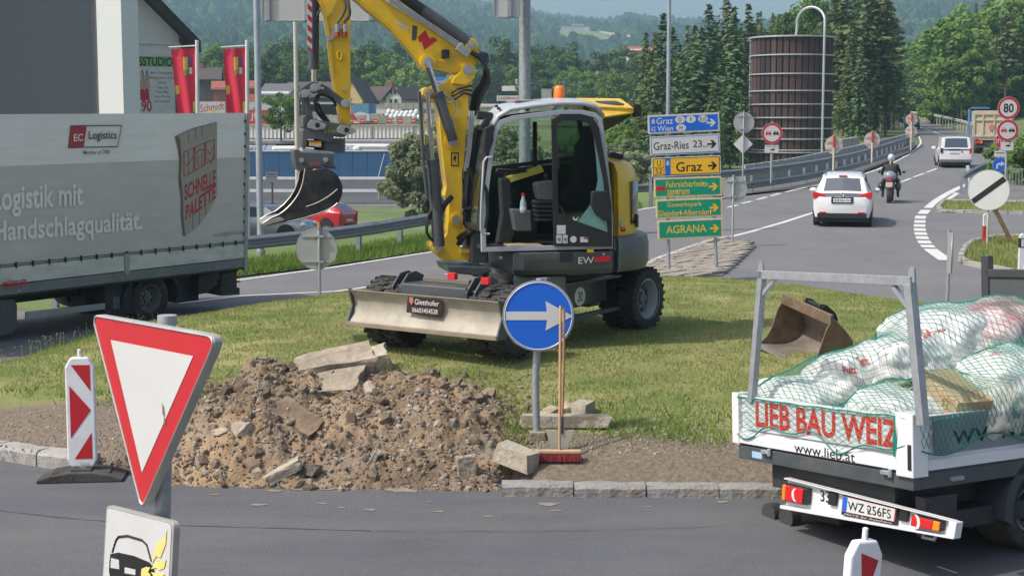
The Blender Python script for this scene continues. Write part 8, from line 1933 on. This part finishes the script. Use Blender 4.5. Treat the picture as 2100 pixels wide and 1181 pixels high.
# flags
FR = mat('red_flag_cloth', (.62,.03,.07), .7, var=.05)
for i, (px, py0, wpx, lab) in enumerate(((400,83,48,'left one of the two red banner flags, in front of the studio advert'),(502,83,44,'right one of the two red banner flags, above the lorry rear'))):
    D = 44; F = Frame((AT(px,232,D).x, D, -1.2), 4, .9); o = thing('flagpole', F, lab, 'flag', 'red banner flags'); fl = lambda a, b_, c=0: tuple(F.loc(a, b_, c)); zt = fl(px, py0)[1]
    MB().tube([(0,0,-1),(0,0,zt)], [.07,.055], 14).build('pole', mat('white_flagpole', (.6,.62,.63), .4), o, 50); z = fl(px-20, py0+7)[1]; w_ = wpx*D/FPX
    MB().tube([(.05,0,z-.05),(-w_-.12,-.02,z-.12)], .025, 8).build('cross_arm', mat('white_flagpole', (1,1,1)), o)
    b = MB(); NZ, NU = 30, 10; H_ = 3.1
    def fp(u, v): 
        shrinkk = (1-.42*v) if i == 0 else (1-.3*v)
        return (-.06-u*w_*shrinkk, .10*math.sin(v*7+u*4+i)*v+.04*math.sin(u*9+v*3), z-.12-.05*u-v*H_)
    for a in range(NZ+1):
        for c_ in range(NU+1): b.v.append(fp(c_/NU, a/NZ))
    for a in range(NZ):
        for c_ in range(NU): k = a*(NU+1)+c_; b.f.append((k, k+1, k+NU+2, k+NU+1))
    b.build('cloth', FR, o, 60)
    def emb(nm, u0, u1, v0, v1, m):
        b = MB(); vs = []
        for a in range(5):
            for c_ in range(5): x, y, zz = fp(u0+(u1-u0)*c_/4, v0+(v1-v0)*a/4); vs.append((x, y-.012, zz))
        b.add(vs, [(a*5+c_, a*5+c_+1, (a+1)*5+c_+1, (a+1)*5+c_) for a in range(4) for c_ in range(4)]); b.build(nm, m, o)
    EY = mat('flag_yellow', (.65,.5,.08), .7); EV = mat('flag_violet', (.12,.08,.3), .7); EG = mat('flag_green', (.2,.3,.08), .7); EK = mat('flag_black', (.05,.03,.06), .7)
    emb('yellow_emblem', .32,.52,.08,.2,EY); emb('green_emblem', .32,.5,.2,.25,EG); emb('violet_emblem', .15,.28,.08,.17,EV); emb('white_emblem', .15,.28,.18,.24,SWH)
    emb('yellow_emblem', .8,.98,.34,.42,EY); emb('yellow_emblem', .0,.12,.5,.6,EY)
    emb('yellow_emblem', .35,.7,.72,.86,EY); emb('green_emblem', .35,.7,.86,.97,EG); emb('violet_emblem', .1,.32,.72,.84,EV); emb('dark_emblem', .45,.58,.74,.83,EK); emb('white_emblem', .08,.3,.88,.95,SWH)
# low roof just beyond the car park
F = Frame((0, 0, 0), 0)
def wbox(name, label, cat, x0, x1, y0, y1, z0, z1, m, group=None):
    o = thing(name, ((x0+x1)/2, (y0+y1)/2, z0), label, cat, group); cx_, cy_ = (x0+x1)/2, (y0+y1)/2; return o, (lambda a0, a1, b0, b1, c0, c1, nm, mm, bev=0: MB().box(a0-cx_, a1-cx_, b0-cy_, b1-cy_, c0-z0, c1-z0).build(nm, mm, o, bevel=bev)), (cx_, cy_, z0)
TIL = mat('grey_metal_roof', (.21,.225,.24), .6, .2, var=.08, sc=1.5); GUT = mat('white_snow_guard', (.66,.67,.68), .5)
o, bx, c_ = wbox('low_roofed_hall', 'long low building with grey roof and white snow guards beyond the parked cars', 'building', -22, 5.5, 95, 114, -2.6, -.8, TIL)
z_f, z_b = pz(413,95), pz(368,113)
def slab(o, c_, pts, t, nm, m): return MB().add([Vector(p)-Vector(c_) for p in pts]+[Vector(p)-Vector(c_)-Vector((0,0,t)) for p in pts], [(0,1,2,3),(7,6,5,4),(0,4,5,1),(1,5,6,2),(2,6,7,3),(3,7,4,0)]).build(nm, m, o)
A_ = AT(480,413,94); B_ = AT(1010,390,99); 
xl, xr2 = -22, 6
slab(o, c_, [(xl,94,z_f),(-5,95,z_f),(xr2,113,z_b),(xl,113,z_b)], .2, 'roof', TIL)
yy = 94.4
def zr_(y): return z_f+(z_b-z_f)*(y-94)/19
b = MB()
for k in range(34):
    y = 94.6+k*.54; xe_ = -5+(xr2+5)*max(0, (y-95)/18); b.box(xl-c_[0], xe_-c_[0], y-.02-c_[1], y+.02-c_[1], zr_(y)-c_[2], zr_(y)+.035-c_[2])
b.build('roof_seam', mat('roof_seam_grey', (.14,.15,.16), .6), o)['kind'] = 'stuff'
for y in (101.5, 112.9): xe_ = -5+(xr2+5)*max(0, (y-95)/18); bx(xl, xe_, y-.08, y+.08, zr_(y), zr_(y)+.2, 'snow_guard', GUT)
bx(xl, -5.2, 94.3, 113, -3, z_f-.2, 'wall', CONC); p = AT(778, 408, 95.5); MB().cyl((p.x-c_[0], p.y-c_[1], zr_(95.5)-c_[2]), (p.x-c_[0], p.y-c_[1], zr_(95.5)+.85-c_[2]), .11).build('flue', CHR, o, 50)
# blue hall
BLW = mat('blue_cladding', (.035,.105,.24), .55, var=.06, streak=.1); WHR = mat('white_roof_light', (.7,.71,.7), .5, var=.04); GR = mat('flat_roof_gravel', (.26,.26,.26), .85, var=.1, sc=.5)
z0b, z1b = pz(366,120), pz(311,120); xl, xr_ = AT(420,300,120).x, AT(905,300,120).x
o, bx, c_ = wbox('blue_hall', 'blue clad hall with white roof lights, behind the low grey roof', 'building', xl, xr_, 120, 165, -2.6, z1b, BLW)
n_ = 16
for i in range(n_): bx(xl+(xr_-xl)*i/n_+.012, xl+(xr_-xl)*(i+1)/n_-.012, 119.9, 120.1, -2.6, z1b, 'cladding_panel', BLW)
bx(xl, xr_, 120.2, 165, z1b-.3, z1b-.02, 'roof', GR); bx(xl, xr_, 119.85, 120.3, z1b, z1b+.08, 'parapet_cap', GUT); bx(xl, xr_, 119.6, 119.9, z0b-.25, z0b+.0, 'plinth', CONC)
MB().beam(AT(788,316,119.5)-Vector(c_), AT(776,362,119.5)-Vector(c_), .06).build('pipe', GUT, o)
for (xa, xb_, ya, yb, ht) in ((500,600,291,299,0),(725,810,288,292,0),(690,800,299,304,0),(560,618,305,311,0),(500,515,305,311,0),(725,740,305,311,0)):
    Dd = 3050*(2.9-z1b)/((ya+yb)/2+3-263); Dd = min(max(Dd, 122), 164); a, c2 = AT(xa, 263, Dd).x, AT(xb_, 263, Dd).x
    bx(a, c2, Dd-1, Dd+1.2, z1b-.02, z1b+.42, 'roof_light', WHR, .2)
for (xa, xb_) in ((505,565),(690,728)):
    a, c2 = AT(xa,263,130).x, AT(xb_,263,130).x
    for k in range(3): u0, u1 = a+(c2-a)*k/3, a+(c2-a)*(k+1)/3-.1; MB().prism([(129.4-c_[1],z1b-c_[2]),(130.6-c_[1],z1b+.4-c_[2]),(130.6-c_[1],z1b-c_[2])], u0-c_[0], u1-c_[0], 'X').build('glazed_hatch', mat('grey_glass_pane', (.25,.3,.33), .2), o)
xl2, xr3 = AT(440,270,172).x, AT(1330,270,172).x
o, bx, c_ = wbox('corrugated_parapet_hall', 'long flat hall edged by pale corrugated panels under the builders yard', 'building', xl2, xr3, 172, 176, -1, 3.2, PL)
z0c, z1c = pz(284,172), pz(258,172); COR = mat('cream_corrugated_sheet', (.60,.58,.52), .6, var=.04)
edges = [440,500,583,631,764,850,960,1060,1160,1260,1330]
for a, c2 in zip(edges, edges[1:]):
    xa, xb_ = AT(a,263,172).x+.06, AT(c2,263,172).x-.06; b = MB(); n_ = int((xb_-xa)/.22); P_ = []
    for k in range(n_+1): P_.append((xa+(xb_-xa)*k/n_-c_[0], (.05 if k % 2 else -.05)-2))
    V = [(x, y, z-c_[2]) for z in (z0c, z1c) for x, y in P_]; m_ = len(P_); b.add(V, [(i, i+1, m_+i+1, m_+i) for i in range(m_-1)]); oo = b.build('corrugated_panel', COR, o); s_ = oo.modifiers.new('t','SOLIDIFY'); s_.thickness = .05
bx(xl2, xr3, 172.15, 176, -1, z1c-.05, 'wall', PL); bx(xl2, xr3, 171.8, 172.1, z1c, z1c+.1, 'coping', mat('ochre_coping', (.5,.4,.2), .7)); bx(xl2, xr3, 150, 171.9, z0c-.4, z0c-.1, 'roof', GR)
# builders yard: bags, pallets, signs
random.seed(11); BAG = mat('white_big_bag', (.72,.73,.72), .7, var=.06); PAV = mat('stacked_block_grey', (.38,.35,.31), .85, var=.2, sc=2); RSG = mat('red_yard_sign', (.55,.04,.05), .6)
bagm = MB().ball((0,0,.55), .62,.62,.62, 10, 7); bm_ = bagm.mesh('big_bag', BAG, 60)
for r_i, (xa, xb_, py, D) in enumerate(((788,870,246,214),(792,868,238,222),(700,752,246,214))):
    n_ = int((xb_-xa)/9.5)
    for i in range(n_):
        p = AT(xa+(i+.5)*9.5+random.uniform(-1,1), py, D); o = bpy.data.objects.new('big_bag', bm_); COL.objects.link(o); o.location = p; o.scale = (.62,.62,.75*random.uniform(.85,1.2)); tag(o, ['white big bag of the front row in the builders yard', 'white big bag of the rear row in the builders yard', 'white big bag left of the blue container'][r_i], 'sack', ['big bags, front row', 'big bags, rear row', 'big bags left of the container'][r_i])
pm_ = MB().box(-.6,.6,-.5,.5,0,.14).box(-.58,.58,-.48,.48,.16,1.0).mesh('pallet', PAV)
for i, (px, py, D) in enumerate([(770,244,208),(779,244,208),(788,248,205),(660,248,212),(672,246,212),(684,247,212),(650,240,216),(700,249,205),(712,249,205),(960,236,220),(972,236,220),(742,248,203),(820,250,203),(836,250,203),(880,244,210),(892,244,210),(944,246,210)]):
    p = AT(px, py+4, D); o = bpy.data.objects.new('block_pallet', pm_); COL.objects.link(o); o.location = p; o.rotation_euler.z = random.uniform(-.2,.2); tag(o, 'pallet stacked with grey-brown paving blocks in the builders yard', 'pallet', 'pallets in the builders yard')
for px in (743,770,798,821,848,720,880,905,931,957): p = AT(px, 252, 200); o = thing('yard_sign', (p.x,p.y,p.z-.1), 'small red square price sign in the row along the yard edge', 'sign', 'red signs along the yard edge'); MB().box(-.33,.33,-.03,.03,0,.62).build('board', RSG, o); MB().box(-.22,.22,-.045,-.03,.28,.42).build('print', SWH, o)
p = AT(655, 228, 222); o = thing('open_shed', (p.x,p.y,p.z-1.6), 'dark open shed with a flat roof in the builders yard left of the arm', 'shed'); MB().box(-2.8,3,0,5,2.6,2.9).build('roof', mat('pale_shed_roof', (.45,.45,.44), .7), o); MB().box(-2.6,2.8,4.6,5,0,2.6).build('back_wall', mat('dark_shed', (.06,.055,.05), .9), o)
for x in (-2.6,0,2.8): MB().box(x-.1,x+.1,0,.2,0,2.6).build('post', mat('dark_shed', (1,1,1)), o)
p = AT(742, 246, 212); o = thing('shipping_container', (p.x,p.y,p.z), 'blue container in the builders yard beside the arm', 'container'); b = MB(); P_ = []
n_ = 26
for k in range(n_+1): P_.append((-1.5+3.1*k/n_, .04 if k % 2 else 0))
m_ = len(P_); b.add([(x, y, z) for z in (0,2.3) for x, y in P_], [(i, i+1, m_+i+1, m_+i) for i in range(m_-1)]); b.box(-1.5,1.6,.05,5,0,2.3); b.build('box', mat('container_blue', (.12,.28,.42), .6), o); MB().box(1.05,1.62,-.03,.02,0,2.35).build('door_edge', mat('container_dark_blue', (.03,.09,.25), .6), o)
p = AT(740, 250, 206); o = thing('red_tent', (p.x,p.y,p.z+.1), 'small red and white sales tent in front of the blue container', 'tent'); MB().prism([(-1.4,0),(1.2,0),(1.25,.9),(-.1,1.25),(-1.5,.9)], 0,.8).build('canopy', mat('tent_white', (.6,.6,.62), .7), o); MB().prism([(-1.5,.5),(-1.45,.9),(-1.1,1.1),(-.3,.1),(-.6,.0)], -.05,-.01).build('red_banner', RSG, o)
p = AT(857, 255, 230); o = thing('block_stack', (p.x-2,p.y,p.z+2.3), 'long grey stack of concrete blocks behind the big bags', 'block stack'); 
for i in range(7): MB().box(-3.2+i*1.15,-2.1+i*1.15,0,1,0,.95).build('block', PAV, o)
# big shop signs behind the flags
p = AT(435, 214, 150); o = thing('shop_sign', (p.x,p.y,p.z-1.2), 'white shop sign with red handwriting between the two flags', 'shop sign'); MB().box(-1.4,1.3,0,.1,0,1.45).build('board', mat('shop_white', (.5,.51,.5), .7), o); lettering(o, 'Schmidt', -1.2,1.2,.4,1.15,-.01,mat('crimson_print', (.4,.03,.08), .6),bold=.0,slope=.12); MB().box(-.35,.2,-.02,-.01,.2,.55).build('yellow_tag', SYEL, o)
p = AT(524, 234, 150); o = thing('shop_sign', (p.x,p.y,p.z-1.0), 'red billboard partly hidden by the lamp mast', 'shop sign'); MB().box(-.7,1.1,0,.1,0,1.4).build('board', RSG, o); lettering(o, 'JU', -.5,.5,.3,1.1,-.01,SWH,bold=.01); 
p = AT(513, 200, 150); o = thing('shop_sign', (p.x,p.y,p.z-.4), 'small red and white board above the red billboard', 'shop sign'); MB().box(-.4,.45,0,.1,-.9,0).build('white_field', mat('shop_white', (1,1,1)), o); MB().box(-.4,.45,-.02,.1,0,.7).build('red_field', mat('faded_red_board', (.6,.15,.12), .7), o)
# houses
TR_ = mat('brown_tile_roof', (.085,.065,.06), .85, var=.2, sc=1.5); TRR = mat('red_tile_roof', (.3,.09,.05), .85, var=.2, sc=1.5); TGR = mat('grey_tile_roof', (.12,.12,.13), .85, var=.2, sc=1.5); WIN = mat('dark_window_pane', (.03,.035,.04), .15)
def house(label, px0, px1, pyb, pye, pyr, D, wall, roof, yaw=0, depth=9, axis='X', windows=(), chimney=None, grp=None):
    a, c2 = AT(px0, pyb, D), AT(px1, pyb, D); w = (c2.x-a.x); F = Frame(((a.x+c2.x)/2, D, a.z-2), yaw); o = thing('house', F, label, 'house', grp); h = pz(pye, D)-a.z+2; r = pz(pyr, D)-a.z+2; hw = w/2
    if axis == 'X': 
        MB().prism([(0,0),(0,h),(depth/2,r-.2),(depth,h),(depth,0)], -hw, hw, 'X').build('wall', wall, o)
        MB().prism([(-.5,h-.25),(depth/2,r),(depth+.5,h-.25),(depth+.5,h-.5),(depth/2,r-.3),(-.5,h-.5)], -hw-.4, hw+.4, 'X').build('roof', roof, o)
    else:
        MB().prism([(-hw,0),(-hw,h),(0,r-.25),(hw,h),(hw,0)], 0, depth).build('wall', wall, o)
        for s in (-1, 1): MB().prism([(s*(hw+.5),h-.45),(0,r-.05),(0,r+.2),(s*(hw+.5),h-.2)], -.4, depth+.4).build('roof', roof, o)
    for (u, v, ww, hh_) in windows: f = MB().box(-hw+u*w-ww/2-.08, -hw+u*w+ww/2+.08, -.06, .02, v-.08, v+hh_+.08).build('window', mat('window_frame_white', (.6,.6,.58), .6), o); MB().box(-hw+u*w-ww/2, -hw+u*w+ww/2, -.08, -.055, v, v+hh_).build('pane', WIN, f)
    if chimney is not None: MB().box(chimney-.35, chimney+.35, depth/2-.4, depth/2+.4, r-1.2, r+.9).build('chimney', mat('chimney_brick', (.3,.1,.07), .8), o)
    return o
CRW = mat('cream_wall', (.5,.45,.36), .85); YW = mat('ochre_yellow_wall', (.58,.42,.2), .85); WW = mat('pale_grey_wall', (.46,.48,.46), .85); RW_ = mat('reddish_wall', (.3,.1,.08), .85); DW = mat('dark_timber_wall', (.09,.07,.06), .85)
house('house with a bright red tiled roof just right of the second flag', 498,528,205,178,164,270,RW_,TRR,10)
house('small red-walled house between the two flags', 438,470,210,180,165,270,RW_,TRR,10); house('house with a dull brown roof and a white box front, left of the second flag', 405,450,190,160,137,285,DW,TR_,8, chimney=-1.5)
house('long grey-roofed barn left of the cream mast', 532,592,215,192,170,255,WW,TGR,-6,10, chimney=2.6)
house('big brown-roofed farm building behind the bucket linkage', 580,690,215,196,166,262,DW,TR_,-4,12)
house('yellow gabled house with a dark steep roof directly right of the arm', 690,745,228,207,160,240,YW,TR_,-10,8,'Y')
house('white-grey gabled house with a brown roof and four windows left of the boom foot', 790,824,224,200,178,243,WW,TR_,-16,12,'Y', windows=((.33,2.6,.55,1.0),(.66,2.6,.55,1.0),(.36,4.4,.5,.9),(.62,4.4,.5,.9)))
house('brown-roofed side wing with a white wall, left of the grey gable', 752,800,218,203,176,256,mat('white_wall_plain', (.6,.6,.57), .85),TR_,-8,8,'X', chimney=1.2)
house('low brown-roofed barn with a small white gable, right of the grey-gabled house', 818,862,212,204,190,275,CRW,TR_,0,8)
house('low white hall with a flat red-lettered fascia behind the cab roof', 985,1130,232,214,212,230,mat('white_hall_wall', (.6,.58,.55), .8),mat('pink_grey_roof', (.5,.42,.4), .8),0,14)
p = AT(1044, 202, 229); o = thing('fascia_sign', (p.x,p.y,p.z-.3), 'long white roof sign with red letters above the hall behind the gantry mast', 'shop sign'); MB().box(-1.9,1.9,0,.2,-.1,.7).build('board', SWH, o); lettering(o, 'LAGERHAUS', -1.6,1.6,.1,.5,-.01,mat('sign_red_sheeting', (1,1,1)),bold=.02)
p = AT(905, 162, 240); o = thing('blue_billboard', (p.x,p.y,p.z-1.6), 'bright blue billboard seen between the boom parts', 'billboard'); MB().box(-1.1,4.2,0,.2,0,1.9).build('board', mat('billboard_blue', (.02,.2,.6), .6), o); lettering(o, 'METALL', -.6,2.4,.8,1.3,-.01,SWH,bold=.01)
p = AT(1130, 158, 300); o = thing('small_red_sign', (p.x,p.y,p.z-3), 'tiny red and white sign above the overpass', 'sign'); MB().box(-.5,.5,0,.1,2.5,3.4).build('board', RSG, o); MB().box(-.06,.06,0,.06,0,2.5).build('pole', GALV, o)
# overpass
OVC = mat('overpass_concrete', (.42,.41,.37), .85, var=.1); a, c2 = AT(1120,170,300), AT(1225,170,320); o = thing('overpass', (a.x,a.y,0), 'pale concrete road overpass seen above the excavator cab', 'bridge')
b = MB(); d_ = c2-a; b.beam((0,0,pz(190,310)),(d_.x,d_.y,pz(190,310)),.9,8); MB().beam((-6,0,pz(184,310)),(d_.x+2,d_.y,pz(184,310)),8,1.0).build('deck', OVC, o); MB().beam((-6,-4,pz(172,310)),(d_.x+2,d_.y-4,pz(172,310)),.3,1.0).build('parapet', OVC, o); MB().box(d_.x-1,d_.x+1,d_.y-3,d_.y+3,0,pz(186,310)).box(-1,1,-3,3,0,pz(186,310)).build('pier', OVC, o)
# hillside buildings
for i, (px, py, w_, m1, m2, lab) in enumerate([(1160,66,9,WW,TR_,'long pale farmhouse on the vineyard hill'),(1184,66,14,WW,mat('pale_roof', (.4,.36,.33), .8),'low pale buildings beside the hill farmhouse'),(1203,66,5,mat('white_wall_plain', (1,1,1)),TR_,'small white tower-like house on the vineyard hill')]):
    p = hillpt(px, py); F = Frame(p+Vector((0,-8,2)), 0); o = thing('hill_house', F, lab, 'house'); MB().box(-w_/2,w_/2,0,8,-3,3.5).build('wall', m1, o); MB().prism([(-w_/2-.5,3.5),(w_/2+.5,3.5),(w_/2-1,5.5),(-w_/2+1,5.5)],-.5,8.5).build('roof', m2, o)
p = AT(1318, 104, 520); o = house('large farmhouse with a red roof at the foot of the hill, left of the spruces', 1290,1345,112,103,94,420,CRW,TRR,0,10)
p = AT(1224, 145, 330); house('grey-roofed house half hidden in trees right of the overpass', 1212,1236,160,150,138,330,WW,TGR,-25,10,'Y')
# weeds along the island edge far left
random.seed(3); wp = []
for i in range(90):
    px = random.uniform(0, 330); py = lerp_tab([(0,748),(190,692),(330,665)], px)+random.uniform(-2, 3); q = G(px, py, .1); wp.append(q)
for i in range(40): px = random.uniform(1400, 2000); py = lerp_tab([(1400,590),(1700,611),(2000,650)], px)+random.uniform(0, 3); wp.append(G(px, py, .1))
b = MB()
for q in wp: h_ = random.uniform(.08, .22); t_ = Vector((random.gauss(0,.03), random.gauss(0,.03), h_)); b.tube([q, q+t_*.6, q+t_], .003, 3).ball(q+t_, .012,.012,.01, 6, 4)
tag(b.build('weed_stalks', mat('weed_green', (.2,.24,.1), .8), None, recalc=False), 'thin seeding weed stalks along the far edge of the lawn', 'weeds', kind='stuff')
# ================================================================ HAZE
hz = MB().box(-1500, 2300, -35, 2720, -8, 330).build('haze', None); hz['kind'] = 'stuff'; hz['label'] = 'thin summer haze over the valley'
hm = bpy.data.materials.new('haze_air'); hm.use_nodes = True; t = hm.node_tree; t.nodes.clear(); ou = t.nodes.new('ShaderNodeOutputMaterial'); pv = t.nodes.new('ShaderNodeVolumePrincipled')
pv.inputs['Color'].default_value = (.52,.82,1,1); pv.inputs['Density'].default_value = .00037; pv.inputs['Anisotropy'].default_value = .0; t.links.new(pv.outputs[0], ou.inputs['Volume']); hz.data.materials.append(hm)
